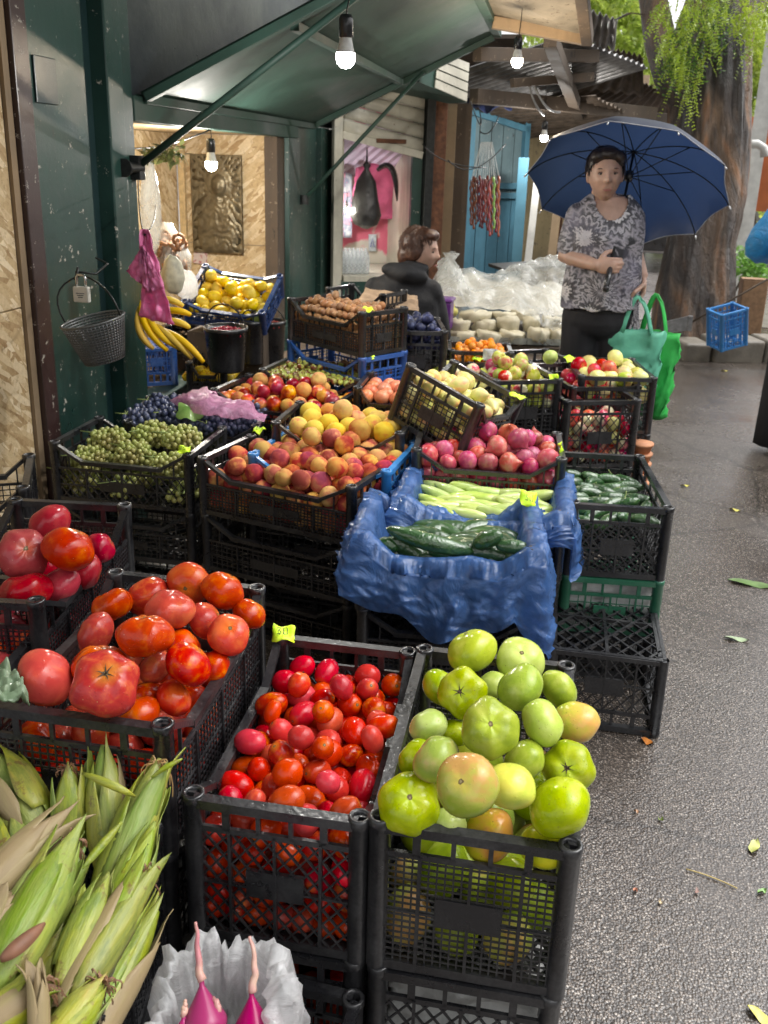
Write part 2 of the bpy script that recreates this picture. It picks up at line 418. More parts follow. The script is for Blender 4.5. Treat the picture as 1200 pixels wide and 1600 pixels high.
mb = MB(); mb.grid([[Vector((x, y, -.01)) for x in (-250, 250)] for y in (250, -250)]); struct('terrain', mb, simple('far_ground', (.08, .075, .07), .8))

def paint(name, c, chip=(.45, .42, .36), under=(.03, .025, .02), rough=.35, chips=.62, coat=.25, sc=1.):
    n = NT(name); co = n.obco(False); f = n.noise(co, 2.5*sc, 6, .65); f2 = n.noise(co, 22*sc, 6, .75)
    dr = n.noise(n.obco(False, (6, 6, .35)), 3*sc, 4, .6)
    base = n.ramp(f, [(.3, tuple(x*.62 for x in c)), (.7, tuple(x*1.25 for x in c))])
    base = n.mix(n.ramp(dr, [(.5, 0.), (.75, .5)]), base, tuple(x*.5+.01 for x in c))
    ch = n.ramp(f2, [(chips, 0.), (chips+.025, 1.)]); base = n.mix(ch, base, chip)
    ch2 = n.ramp(n.noise(n.obco(False, (1, 1, .35)), 9*sc, 6, .75), [(chips+.03, 0.), (chips+.05, .8)]); base = n.mix(ch2, base, under)
    n.col(base).rough(n.ramp(f, [(.3, rough-.1), (.7, rough+.2)])); n.coat(coat, .2)
    n.bump(n.math('ADD', n.math('MULTIPLY', f2, .5), n.math('MULTIPLY', ch, -.6)), .35, .006); return n.m
M['green'] = paint('dark_green_paint', (.015, .05, .04), chips=.625)
M['green2'] = paint('canopy_green_paint', (.022, .06, .045), chips=.70, rough=.6, coat=0)
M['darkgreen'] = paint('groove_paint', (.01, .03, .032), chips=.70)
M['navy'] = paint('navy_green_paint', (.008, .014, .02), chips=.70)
M['brown'] = paint('dark_brown_paint', (.045, .022, .02), chips=.61)
M['cream'] = paint('cream_shutter_paint', (.5, .48, .4), chip=(.12, .08, .05), chips=.66, rough=.5)
M['greyblue'] = paint('grey_blue_paint', (.13, .2, .22), chips=.64, rough=.6)
M['tan'] = paint('tan_board', (.28, .2, .12), chip=(.5, .45, .38), chips=.66, rough=.7, coat=0)
M['skyblue'] = paint('faded_blue_paint', (.07, .2, .28), chip=(.3, .3, .28), chips=.66, rough=.6, coat=.05)
M['ochre'] = paint('ochre_plaster', (.33, .26, .14), chip=(.15, .12, .08), chips=.6, rough=.8, coat=0)
M['oldwood'] = paint('old_dark_wood', (.09, .065, .045), chip=(.25, .2, .14), chips=.62, rough=.75, coat=0)
M['whitepipe'] = simple('white_pipe', (.6, .6, .57), .4, nsc=8, amt=.2)
M['rust'] = simple('rust_metal', (.12, .05, .025), .7, .3, nsc=25, amt=.5, bmp=.4)
M['iron'] = simple('dark_iron', (.02, .022, .022), .5, .5, nsc=40, amt=.4, bmp=.3)
M['rope'] = simple('cable_rubber', (.02, .02, .02), .5)
def osb(axis):
    n = NT('strand_board_'+axis); base = (.52, .36, .18); c = None; H = None
    for i, (a, s) in enumerate(((.3, 1.), (1.25, .9), (2.3, 1.15), (-.6, .8))):
        mp = n.n.new('ShaderNodeMapping'); n.link(n.tc.outputs['Object'], mp.inputs[0])
        mp.vector_type = 'TEXTURE'; mp.inputs['Rotation'].default_value = {'x': (a, 0, 0), 'y': (0, a, 0), 'z': (0, 0, a)}[axis]; k_ = 1/(14*s); l_ = 1/(62*s); mp.inputs['Scale'].default_value = {'x': (.2, k_, l_), 'y': (k_, .2, l_), 'z': (k_, l_, .2)}[axis]; mp.inputs['Location'].default_value = (i*3.1, i*1.7, i)
        v = n.n.new('ShaderNodeTexVoronoi'); n.link(mp.outputs[0], v.inputs['Vector']); v.inputs['Scale'].default_value = 1.; v.inputs['Randomness'].default_value = 1
        sp = n.sep(v.outputs['Color']); cc = n.ramp(sp[0], [(0, (.30, .18, .07)), (.25, (.5, .36, .18)), (.65, (.62, .48, .28)), (1, (.85, .72, .5))])
        if c is None: c = cc; H = sp[1]
        else:
            msk = n.ramp(sp[2], [(.42, 0.), (.45, 1.)], 'LINEAR'); c = n.mix(msk, c, cc); H = n.math('ADD', n.math('MULTIPLY', H, .6), n.math('MULTIPLY', sp[1], .4))
    gr = n.noise(n.obco(False, (1, 1, 1)), 60, 3, .7); c = n.mix(.25, c, n.ramp(gr, [(.3, (.25, .15, .07)), (.7, (.75, .58, .35))]))
    c = n.mix(n.ramp(n.noise(n.obco(False), 1.4, 4), [(.45, 0.), (.75, .3)]), c, (.22, .13, .06))
    c = n.mix(n.ramp(n.noise(n.obco(False), 38, 6, .8), [(.56, 0.), (.66, .55)]), c, (.2, .11, .045)); n.col(c).rough(.65); n.bump(H, .6, .005); return n.m
M['osb'] = osb('x'); M['osby'] = osb('y'); M['osbz'] = osb('z')

# wall frame of the kiosk row: s along the street, o out towards the street, z up
A3 = math.radians(3); W0 = Vector((-1.8, 2.85, 0)); WS = Vector((-math.sin(A3), math.cos(A3), 0)); WO = Vector((math.cos(A3), math.sin(A3), 0))
def wp(s, o, z): return W0+WS*s+WO*o+Vector((0, 0, z))
WR = Matrix((WO, WS, Vector((0, 0, 1)))).transposed()
def wbox(mb, s0, s1, o0, o1, z0, z1, mi=0):
    mb.box(wp((s0+s1)/2, (o0+o1)/2, (z0+z1)/2), (abs(o1-o0), abs(s1-s0), abs(z1-z0)), mi, WR)
def wcast(x, y, o=0.):
    d = ray(x, y); p0 = W0+WO*o; t = (WO.dot(p0-Vector((0, 0, CH))))/WO.dot(d); return Vector((0, 0, CH))+d*t
def sz(p, ):
    q = p-W0; return q.dot(WS), q.z
# near strand-board wall, far left
mb = MB(); wbox(mb, -2.2, -.335, -.03, .0, 1.0, 2.6); a = mb.obj('wall_board', M['osb'])
tag(a, 'upper strand board wall panel at the far left beside the brown post', 'wall panel'); bevel(a)
mb = MB(); wbox(mb, -2.2, -.335, -.03, .0, -.1, .996); a = mb.obj('wall_board', M['osb'])
tag(a, 'lower strand board wall panel behind the pink tomato crates', 'wall panel'); bevel(a)
ks = thing('market_kiosk', 'dark green painted steel kiosk with open hatch and raised canopy flap', 'kiosk', wp(.0, 0, 0))
def kp(name, mb, mat, par=None, sm=False, lab=None):
    me = mb.mesh(name, mat, sm); me.transform(Matrix.Translation(-ks.location)); o = mk(name, me, par or ks)
    if lab: o['label'] = lab
    return o
mb = MB(); wbox(mb, -.333, -.30, -.02, .012, -.1, 2.8); kp('trim_strip', mb, M['tan'], lab='cracked pale filler strip')
mb = MB(); wbox(mb, -.298, -.215, -.02, .03, -.1, 2.8); bevel(kp('brown_post', mb, M['brown'], lab='dark brown painted steel post'))
mb = MB(); wbox(mb, -.213, .14, -.04, .022, .0, 2.8); bevel(kp('side_panel', mb, M['green']))
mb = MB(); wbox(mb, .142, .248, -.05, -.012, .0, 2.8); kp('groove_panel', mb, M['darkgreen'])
mb = MB(); wbox(mb, .25, .37, -.06, .05, .0, 2.8); bevel(kp('corner_post', mb, M['green']), .006)
mb = MB(); wbox(mb, .372, .475, -.06, .035, .0, 2.8); bevel(kp('corner_post', mb, M['green']), .006)
mb = MB(); wbox(mb, -.19, -.06, .022, .03, 1.62, 1.76); bevel(kp('hinge_plate', mb, M['darkgreen'])) 
mb = MB(); wbox(mb, .477, 2.6, -.05, .02, .0, .40); kp('lower_panel', mb, M['green'])
mb = MB(); wbox(mb, .477, 2.6, -.07, .06, .402, .48); bevel(kp('sill', mb, M['green']), .006)
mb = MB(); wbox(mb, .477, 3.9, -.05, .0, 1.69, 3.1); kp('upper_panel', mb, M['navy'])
mb = MB(); wbox(mb, .477, 2.78, -.06, .04, 1.595, 1.688); bevel(kp('header', mb, M['green2']), .004)
mb = MB(); wbox(mb, 2.45, 2.6, -.08, .0, .48, 1.595); bevel(kp('timber_post', mb, M['oldwood'], lab='old brown timber post'))
mb = MB(); wbox(mb, 2.6, 2.85, -.06, .03, 0, 1.594); bevel(kp('corner_post', mb, M['green'])) 
mb = MB(); wbox(mb, 2.86, 3.4, -.06, -.01, 0, 1.68); kp('side_panel', mb, M['green']) 
mb = MB(); wbox(mb, 3.4, 3.6, -.06, .03, 0, 1.68); bevel(kp('corner_post', mb, M['green'])) 
mb = MB(); wbox(mb, 3.602, 3.9, -.06, .0, 0, 1.68); kp('side_panel', mb, M['green']) 
# inside: end wall, back wall, ceiling, floor shelf, batten
mb = MB(); wbox(mb, 2.56, 2.6, -.66, -.085, .95, 1.6); wbox(mb, 2.56, 2.6, -.66, -.085, .3, .946); kp('end_wall', mb, M['osby'], lab='lamp lit strand board end wall')
mb = MB(); wbox(mb, .3, 2.556, -.72, -.68, .3, 1.6); kp('back_wall', mb, M['osb'])
mb = MB(); wbox(mb, .3, .33, -.68, -.07, .3, 1.6); kp('end_wall', mb, M['osb'])
mb = MB(); wbox(mb, .3, 2.6, -.72, -.06, 1.602, 1.62); kp('ceiling_board', mb, M['osbz'])
mb = MB(); wbox(mb, .3, 2.6, -.72, -.06, .44, .47); kp('shelf', mb, M['oldwood'])
mb = MB(); wbox(mb, 2.52, 2.555, -.66, -.62, .47, 1.6); bevel(kp('batten', mb, simple('pale_batten', (.5, .36, .18), .6)))
# the raised flap
Zh = 1.70; O1 = 1.18; Z1 = Zh+.56
def fl(s, t, d=0.):      # t 0 hinge..1 outer edge ; d below
    return wp(s, .03+O1*t, Zh+(Z1-Zh)*t-d)
fs0, fs1 = .56, 3.15
mb = MB(); mb.grid([[fl(s, t) for t in (0, .25, .5, .75, 1)] for s in (fs0, (fs0+fs1)/2, fs1)]); 
flap = kp('canopy_flap', mb, M['green2'], lab='raised dark green canopy flap'); so = flap.modifiers.new('s', 'SOLIDIFY'); so.thickness = .012; so.offset = 0
for nm, a_, b_, w_ in (('frame_bar', fl(fs0, 0, .02), fl(fs1, 0, .02), .05), ('frame_bar', fl(fs0, 1, .02), fl(fs1, 1, .02), .05), ('frame_bar', fl(fs0, .02, .025), fl(fs0, .98, .025), .045), ('frame_bar', fl(fs1, .02, .025), fl(fs1, .98, .025), .045), ('frame_bar', fl(fs0+.1, .5, .025), fl(fs1-.05, .5, .025), .035)):
    mb = MB(); mb.bar(a_, b_, w_, .035, fl(0, 0)-fl(0, 0, 1)); bevel(kp(nm, mb, M['green2'], flap), .003)
R0 = wcast(213, 262, .05); s0, z0 = sz(R0)
mb = MB(); mb.tube([R0, fl(fs0+.04, .8, .03)], .014, 10); rod = kp('support_rod', mb, M['green2'], None, True)
mb = MB(); mb.box(R0, (.05, .05, .09), 0, WR); mb.tube([R0+WS*-.12+WO*.01, R0+WS*.02+WO*.01], .02, 10); mb.tube([R0+WS*-.13+WO*.01, R0+WS*-.12+WO*.01], .035, 10); bevel(kp('rod_bracket', mb, M['iron'], rod))
R1 = wcast(475, 312, .04)
mb = MB(); mb.tube([R1, fl(fs1-.04, .62, .03)], .013, 10); rod = kp('support_rod', mb, M['green2'], None, True)
mb = MB(); mb.box(R1, (.05, .05, .06), 0, WR); kp('rod_bracket', mb, M['iron'], rod)

# light bulbs (lit in the photograph)
def bulb(label, loc, wire_to, warm=(1, .97, .92), power=12, r=.03, cat='light bulb'):
    t = thing('light_bulb', label, cat, loc)
    e = NT('bulb_glow'+str(len(D.materials))); e.b.inputs['Base Color'].default_value = (.9, .9, .9, 1)
    e.b.inputs['Emission Color'].default_value = (*warm, 1); e.b.inputs['Emission Strength'].default_value = 22
    prof = [(.001, -r*1.05), (r*.5, -r*.93), (r*.86, -r*.55), (r, 0), (r*.93, r*.45)]
    mb = MB(); mb.lathe(prof, 20); mb.obj('glass', e.m, t, True)
    mb = MB(); mb.lathe([(r*.935, r*.44), (r*.8, r*.9), (r*.62, r*1.7), (r*.6, r*1.9)], 20); mb.obj('collar', simple('bulb_collar', (.75, .75, .72), .4), t, True)
    mb = MB(); mb.lathe([(r*.66, r*1.85), (r*.72, r*1.9), (r*.72, r*3.6), (r*.55, r*4.), (.001, r*4.)], 16); mb.obj('socket', M['black'], t, True)
    mb = MB(); wt = Vector(wire_to)-Vector(loc); st = Vector((0, 0, r*4)); md = (wt+st)/2+Vector((.01, 0, -.02)); mb.tube(bezier(st, md, wt, 10), .0025, 5); mb.obj('wire', M['rope'], t, True)
    ld = D.lights.new('bulb_light', 'POINT'); ld.energy = power; ld.color = warm; ld.shadow_soft_size = r*1.1
    lo = D.objects.new('bulb_light', ld); COL.objects.link(lo); lo.parent = t; lo.location = (0, 0, -r*1.2)
    return t
b1 = Q(540, 90, 2.75); bulb('bright white bulb hanging in front of the green canopy flap', b1, b1+Vector((.02, .0, .33)), power=14)
b2 = Q(808, 96, 4.6); bulb('warm glowing bulb hanging from the peeling board eave', b2, b2+Vector((0, .05, .35)), (1, .82, .6), 11)
b3 = Q(850, 215, 6.8); bulb('small bulb on a wire in front of the ochre wall', b3, b3+Vector((-.03, .1, .45)), power=14)
b4 = Q(330, 257, 4.35); bulb('bulb hanging from the kiosk ceiling before the bronze relief', b4, Vector((b4.x, b4.y, 1.6)), (1, .95, .86), 28)
# wires along the kiosk ceiling
mb = MB(); mb.tube(bezier(wp(.5, -.1, 1.52), wp(1.0, -.2, 1.45), Vector((b4.x, b4.y, 1.595)), 12), .004, 5); tag(mb.obj('cable', M['rope'], None, True), 'thin dark cable sagging under the kiosk ceiling', 'cable')
# unseen awning sheet, added above the display to keep sky light off it
mb = MB(); mb.grid([[Vector((x, y, z)) for x, z in ((-1.9, 2.75), (-.9, 2.62), (.15, 2.48))] for y in (-1.2, 1., 3.2, 5.2)]); o = mb.obj('shade_sheet', M['green2']); o.modifiers.new('s', 'SOLIDIFY').thickness = .01; tag(o, 'unseen green sheet added over the fruit display to shade it', 'awning')

# bronze relief plaque (generic robed bust), on the kiosk end wall
def wall_at(x, y, s):
    d = ray(x, y); p0 = W0+WS*s; t = WS.dot(p0-Vector((0, 0, CH)))/WS.dot(d); return Vector((0, 0, CH))+d*t
pa, pb = wall_at(303, 393, 2.53), wall_at(377, 243, 2.53); pw = abs((pb-pa).dot(WO)); ph = pb.z-pa.z
mb = MB(); n1, n2 = 60, 96; rows = []
for j in range(n2+1):
    row = []
    for i in range(n1+1):
        u, v = i/n1*2-1, j/n2*2-1; h = 0.
        h += .75*max(0, 1-((u-.12)/.30)**2-((v-.40)/.21)**2)**.6+.55*max(0, 1-((u/.8)**2+((v+.55)/.62)**2))**.5+.35*max(0, 1-((u-.1)/.5)**2-((v-.46)/.3)**2)**.5+.12*math.exp(-((u-.1)/.05)**2-((v-.36)/.08)**2)-.1*(math.exp(-((u-.01)/.06)**2-((v-.43)/.02)**2)+math.exp(-((u-.22)/.06)**2-((v-.43)/.02)**2)+math.exp(-((u-.12)/.07)**2-((v-.29)/.012)**2))
        h += .25*math.exp(-((u)**2/.03+(v-.05)**2/.03))
        rr = math.hypot(u-.1, v-.42); h += .05*math.cos(36*math.atan2(v-.42, u-.1))*(1 if .55 < rr < 1.1 and v > .0 else 0)
        h += .0
        h += .12*noise.noise(Vector((u*6+v*1.5, v*11, 0)))+.09*math.sin(30*(v+.35*u*u)+7*noise.noise(Vector((u*3, v*3, 3))))*(v < .12)+.10*noise.noise(Vector((u*16, v*26, 4)))*(rr > .26)
        e = min(1, (1-abs(u))*12)*min(1, (1-abs(v))*18)
        row.append(Vector((u*pw/2, -.008-h*.022*e, v*ph/2)))
    rows.append(row)
mb.grid(rows)
fr = [(-pw/2, -ph/2), (pw/2, -ph/2), (pw/2, ph/2), (-pw/2, ph/2)]
mb.box((0, 0, 0), (pw, .014, ph))
def bronze():
    n = NT('old_bronze'); co = n.obco(False); n.col(n.ramp(n.noise(co, 14, 5), [(.3, (.10, .08, .05)), (.7, (.2, .165, .1))])).rough(.42); n.b.inputs['Metallic'].default_value = .6; return n.m
o = mb.obj('relief_plaque', bronze(), None, True); o.location = (pa+pb)/2; o.rotation_euler = (0, 0, A3); tag(o, 'dark bronze relief of a robed bust on the kiosk end wall', 'plaque')
a = wall_at(302, 393, 2.545); b = wall_at(324, 413, 2.545); mb = MB(); mb.box((0, 0, 0), (abs((b-a).dot(WO)), .003, a.z-b.z)); 
o = mb.obj('postcard', fruit('card_print', [(.3, (.5, .42, .38)), (.5, (.6, .5, .46)), (.62, (.35, .1, .1))], sc=40, drops=False, coat=0)); o.location = (a+b)/2; o.rotation_euler = (0, .1, A3); tag(o, 'small crooked picture card below the bronze relief', 'card')

# ---------------------------------------------------------------- second kiosk
def at(x, y, d): return Q(x, y, d)
k2 = thing('market_kiosk', 'second kiosk with half lowered cream roller shutter and pink interior', 'kiosk')
A, B = at(533, 300, 6.4), at(668, 300, 6.55)
KX = Vector((B.x-A.x, B.y-A.y, 0)); KL = KX.length; KX.normalize(); KN = Vector((KX.y, -KX.x, 0))   # KN towards the street
K0 = Vector((A.x, A.y, 0)); KR = Matrix((KX, -KN, Vector((0, 0, 1)))).transposed()
def kq(u, o, z): return K0+KX*u+KN*o+Vector((0, 0, z))
def kbox(mb, u0, u1, o0, o1, z0, z1): mb.box(kq((u0+u1)/2, (o0+o1)/2, (z0+z1)/2), (u1-u0, abs(o1-o0), z1-z0), 0, KR)
def kpt(x, y, o=0.):
    d = ray(x, y); p0 = K0+KN*o; t = KN.dot(p0-Vector((0, 0, CH)))/KN.dot(d); p = Vector((0, 0, CH))+d*t; return (p-K0).dot(KX), p.z
mb = MB(); kbox(mb, -.06, .0, -.06, .04, 0, 2.6); bevel(mb.obj('door_post', M['cream'], k2))
mb = MB(); kbox(mb, KL-.04, KL+.02, -.06, .06, 0, 2.3); bevel(mb.obj('door_post', M['iron'], k2))
mb = MB(); kbox(mb, KL+.02, KL+.12, -.06, .02, 0, 2.3); bevel(mb.obj('door_post', M['rust'], k2))
mb = MB(); kbox(mb, 0, KL-.04, -.06, .0, 0, .62); mb.obj('lower_panel', M['green'], k2)
mb = MB(); kbox(mb, KL-.12, KL-.045, -.05, -.01, .62, 2.0); mb.obj('jamb_panel', M['green'], k2)
_, zt = kpt(600, 140); zsL = kpt(534, 208)[1]; zsR = kpt(662, 243)[1]
sh = None; ns = 7
def shq(u, z, o): 
    f = u/KL; return kq(u, o, z - f*(zsL-zsR)) 
for i in range(ns):
    mb = MB(); z0 = zsL+.005+i*.098; z1 = z0+.094
    rows = [[shq(u, z, .0+.012*math.sin((z-z0)/(z1-z0)*PI)) for u in (.0, KL*.33, KL*.66, KL-.05)] for z in [z0+(z1-z0)*k/5 for k in range(6)]]
    mb.grid(rows)
    if sh is None: sh = thing('roller_shutter', None, None); sh.parent = k2
    o = mb.obj('shutter_slat', M['cream'], sh, True); so = o.modifiers.new('s', 'SOLIDIFY'); so.thickness = .006
mb = MB(); mb.bar(shq(0, zsL-.01, .005), shq(KL-.05, zsL-.01, .005), .03, .05); bevel(mb.obj('bottom_rail', M['cream'], sh))
mb = MB(); c = shq(KL*.55, zsL+.03, .02); mb.bar(c-KX*.11, c+KX*.11, .012, .03); bevel(mb.obj('lock_bar', M['rust'], sh))
mb = MB(); kbox(mb, .0, KL-.04, -.9, -.87, .5, 2.4); mb.obj('back_wall', fruit('peeling_pink_wall', [(.38, (.55, .52, .45)), (.5, (.55, .5, .44)), (.56, (.6, .12, .2)), (.68, (.55, .1, .18))], sc=3.2, drops=False, coat=0, rough=.7), k2, lab if False else False)
mb = MB(); kbox(mb, .0, .03, -.87, -.06, .5, 2.4); mb.obj('side_wall', M['cream'], k2)
mb = MB(); kbox(mb, KL-.07, KL-.04, -.87, -.06, .5, 2.4); mb.obj('side_wall', M['cream'], k2)
def lilac():
    n = NT('lilac_corrugated'); x = n.sep(n.tc.outputs['Object']); w = n.math('SINE', n.math('MULTIPLY', n.math('ADD', x[0], x[1]), 60.)); n.col((.5, .42, .55)).rough(.4); n.bump(w, .5, .02); return n.m
mb = MB(); mb.grid([[kq(u, o, z) for u in (0.03, KL-.07)] for o, z in ((-.05, 1.72), (-.87, 1.35))]); mb.obj('ceiling_board', lilac(), k2)
mb = MB(); kbox(mb, .03, KL-.07, -.86, .0, .62, .66); mb.obj('counter', M['cream'], k2)
# pink poster, bags hanging, bottles, lamp glint
def cloth_sheet(name, pts, mat, seed=0, amp=.02, n=14, thick=.002, sc=6):
    """crumpled sheet spanned between four corner points (bl, br, tr, tl)"""
    bl, br, tr, tl = [Vector(p) for p in pts]; nn = (br-bl).cross(tl-bl).normalized(); mb = MB(); rows = []
    for j in range(n+1):
        v = j/n; row = []
        for i in range(n+1):
            u = i/n; p = (bl*(1-u)+br*u)*(1-v)+(tl*(1-u)+tr*u)*v
            row.append(p+nn*(noise.noise(Vector((u*sc*.6+seed, v*sc, seed)))*amp*2+noise.noise(Vector((u*sc*2, v*sc*2, seed+9)))*amp*.7))
        rows.append(row)
    mb.grid(rows); o = mb.obj(name, mat, None, True); so = o.modifiers.new('s', 'SOLIDIFY'); so.thickness = thick; return o
def film(name, c, alpha=.5, rough=.2, trans=.5, wr=18, spec=.5, crs=.12, bs=.7):
    n = NT(name); co = n.obco(False); f = n.noise(co, wr, 5, .65, 1.5); n.col(n.ramp(f, [(.3, tuple(x*.7 for x in c)), (.7, tuple(min(1, x*1.2) for x in c))])).rough(rough)
    cr = n.vor(n.mix(.12, co, n.n['Noise Texture'].outputs['Color'], 'ADD'), wr*1.3, 'DISTANCE_TO_EDGE'); cr2 = n.ramp(cr, [(0., 0.), (.25, 1.)])
    n.bump(n.math('ADD', n.math('MULTIPLY', f, 1.2), n.math('MULTIPLY', cr2, crs)), bs, .012); n.b.inputs['Specular IOR Level'].default_value = spec; n.coat(.6, .06)
    tr = n.n.new('ShaderNodeBsdfTransparent'); tl = n.n.new('ShaderNodeBsdfTranslucent'); tl.inputs[0].default_value = (*c, 1)
    m1 = n.n.new('ShaderNodeMixShader'); m1.inputs[0].default_value = trans; n.link(n.b.outputs[0], m1.inputs[1]); n.link(tl.outputs[0], m1.inputs[2])
    m2 = n.n.new('ShaderNodeMixShader'); n.link(n.ramp(f, [(.3, alpha), (.75, min(1, alpha+.35))]), m2.inputs[0]); n.link(tr.outputs[0], m2.inputs[1]); n.link(m1.outputs[0], m2.inputs[2])
    n.link(m2.outputs[0], n.out.inputs['Surface']); return n.m
M['pinkfilm'] = film('pink_bag_film', (.85, .26, .52), .93, .3, .35, 14)
M['pinkfilm2'] = film('pink_clear_film', (.7, .3, .5), .62, .2, .3, 22)
M['bluefilm'] = film('blue_bag_film', (.09, .21, .52), .74, .24, .45, 9, crs=.25, bs=.7)
M['clearfilm'] = film('clear_film', (.6, .62, .6), .26, .14, .4, 7, crs=.15, bs=.6)
M['whitefilm'] = film('white_bag_film', (.95, .96, .97), .52, .14, .5, 14, crs=.2, bs=.7)
M['blackfilm'] = film('black_bag_film', (.02, .02, .022), .95, .25, .1, 12)
M['pink'] = simple('pink_cloth', (.62, .12, .25), .6, nsc=4, amt=.25, bmp=.5, dist=.03)
def kw(x, y, o): u, z = kpt(x, y, o); return kq(u, o, z)
o = cloth_sheet('pink_sheet', [kw(547, 345, -.55), kw(640, 340, -.83), kw(640, 240, -.83), kw(556, 262, -.55)], M['pink'], 3, .02); tag(o, 'bright pink cloth hanging inside the second kiosk', 'cloth')
def bag_body(name, top, prof, mat, label, cat, seed=1, parent=None, flat=.6, seg=22, amp=.18):
    """tied plastic bag: profile list of (dz, radius) below the knot"""
    mb = MB(); rows = []
    for dz, r in prof:
        row = []
        for k in range(seg):
            a = 2*PI*k/seg; q = r*(1+amp*noise.noise(Vector((math.cos(a)*2+seed, math.sin(a)*2, dz*9))) + .10*math.sin(a*9+seed)*(1 if dz > -prof[-1][0]*.0 else 1)*min(1, .03/(r+.01)))
            row.append(Vector((math.cos(a)*q, math.sin(a)*q*flat, dz+.012*noise.noise(Vector((a, dz*7, seed))))))
        rows.append(row)
    mb.grid(rows, True, 0, True); o = mb.obj(name, mat, parent, True); o.location = top
    if not parent: tag(o, label, cat)
    return o
t = kw(573, 258, -.3)
bag_body('plastic_bag', t, [(.12, .004), (.02, .008), (0, .03), (-.03, .015), (-.12, .07), (-.25, .10), (-.36, .12), (-.43, .09), (-.46, .02)], M['blackfilm'], 'black plastic bag hanging full before the pink cloth', 'plastic bag', 2)
t = kw(602, 262, -.35); mb = MB(); mb.tube(bezier(t+Vector((-.06, 0, -.02)), t+Vector((.08, 0, .12)), t+Vector((.1, 0, -.24)), 10), [.03, .04, .045, .045, .045, .045, .045, .04, .03, .01], 10, flat=.5)
tag(mb.obj('rolled_bag', M['blackfilm'], None, True), 'small black bag folded over beside the hanging black bag', 'plastic bag')
lb = kw(540, 325, -.5)
o = cloth_sheet('poster', [kw(536, 372, -.6), kw(550, 372, -.6), kw(550, 272, -.6), kw(536, 268, -.6)], fruit('poster_print', [(.35, (.5, .5, .52)), (.5, (.2, .22, .3)), (.6, (.6, .3, .35))], sc=18, drops=False, coat=0), 5, .004); tag(o, 'narrow faded poster at the left edge inside the second kiosk', 'poster')
o = cloth_sheet('sticker', [kw(576, 393, -.84), kw(588, 393, -.84), kw(588, 366, -.84), kw(576, 366, -.84)], simple('sticker_paper', (.5, .55, .6), .4), 5, .003); tag(o, 'small white and blue label stuck on the peeling pink wall', 'sticker')
mb = MB(); c = kw(582, 380, -.815); mb.tube([c+KX*-.016+Vector((0, 0, -.03)), c+KX*-.0+Vector((0, 0, .035)), c+KX*.016+Vector((0, 0, -.03))], .004, 4); mb.obj('printed_mark', simple('label_blue', (.1, .12, .4), .5), o)
bm_ = film('bottle_plastic', (.8, .85, .88), .35, .08, .2, 40)
mb = MB(); mb.lathe([(.001, 0), (.03, 0), (.033, .01), (.033, .1), (.028, .13), (.012, .165), (.012, .18)], 12); me = mb.mesh('water_bottle', bm_, True)
bulb('small lamp glowing at the left edge inside the second kiosk', kw(542, 326, -.35), kw(542, 300, -.35), power=5, r=.014)
for i in range(14):
    c = kw(533+6.2*(i % 7), 446-(i//7)*9, -.12-(i//7)*.09); o = mk('water_bottle', me, None, (c.x, c.y, .665+(i//7)*.0)); tag(o, 'clear plastic water bottle packed on the second kiosk counter', 'bottle', 'water bottles on the second kiosk counter')
# awning box over the second kiosk
mb = MB(); A2 = at(640, 130, 6.0); B2 = at(735, 155, 6.9)
ux = Vector((B2.x-A2.x, B2.y-A2.y, 0)).normalized()
aw = thing('awning_box', 'green metal awning box with white slatted side above the shutter', 'awning', A2)
rows = []
c0 = at(655, 128, 5.7); c1 = at(728, 160, 6.2); c2 = at(732, 98, 6.2); c3 = at(662, 70, 5.7)
back = Vector((-.5, .5, 0))
def hexa(mb, q, off):
    vs = q+[p+off for p in q]; mb.add(vs, [(0, 1, 2, 3), (7, 6, 5, 4), (0, 4, 5, 1), (1, 5, 6, 2), (2, 6, 7, 3), (3, 7, 4, 0)])
hexa(mb, [c0-A2, c1-A2, c2-A2, c3-A2], back); mb.obj('box_body', M['green2'], aw)
for i in range(4):
    f0, f1 = i/4+.02, (i+1)/4-.02; mb = MB(); off = Vector((.01, -.02, 0))
    a_ = c0.lerp(c3, f0); b_ = c1.lerp(c2, f0); c_ = c1.lerp(c2, f1); d_ = c0.lerp(c3, f1)
    hexa(mb, [a_.lerp(b_, .3)-A2+off, b_-A2+off, c_-A2+off, d_.lerp(c_, .3)-A2+off], Vector((-.01, .018, 0))); mb.obj('white_slat', M['cream'], aw)

# posts between the second kiosk and the blue door
def postpx(name, x0, x1, y0, y1, d, mat, label, th=.12, cat='post', lean=0):
    ym = (y0+min(y1, 430))/2; a = Q(x0, ym, d); b = Q(x1, ym, d); zt_ = Q((x0+x1)/2, y0, d).z; zb = max(0, Q((x0+x1)/2, y1, d).z) if y1 < 1500 else 0
    c = (a+b)/2; w = (b-a).length; mb = MB(); mb.box((0, 0, (zt_-zb)/2), (w, th, zt_-zb)); o = mb.obj(name, mat); o.location = (c.x, c.y, zb); o.rotation_euler = (0, lean, math.atan2(-c.x, c.y)); bevel(o)
    return tag(o, label, cat)
postpx('wall_panel', 666, 692, 165, 1600, 6.9, M['greyblue'], 'tall grey blue weathered panel right of the roller shutter', .06, 'wall panel')
postpx('timber_post', 692, 708, 165, 1600, 6.85, M['tan'], 'pale brown timber post beside the grey blue panel', .1)
postpx('timber_post', 708, 731, 165, 1600, 6.9, M['oldwood'], 'dark cracked timber post left of the blue door', .16)
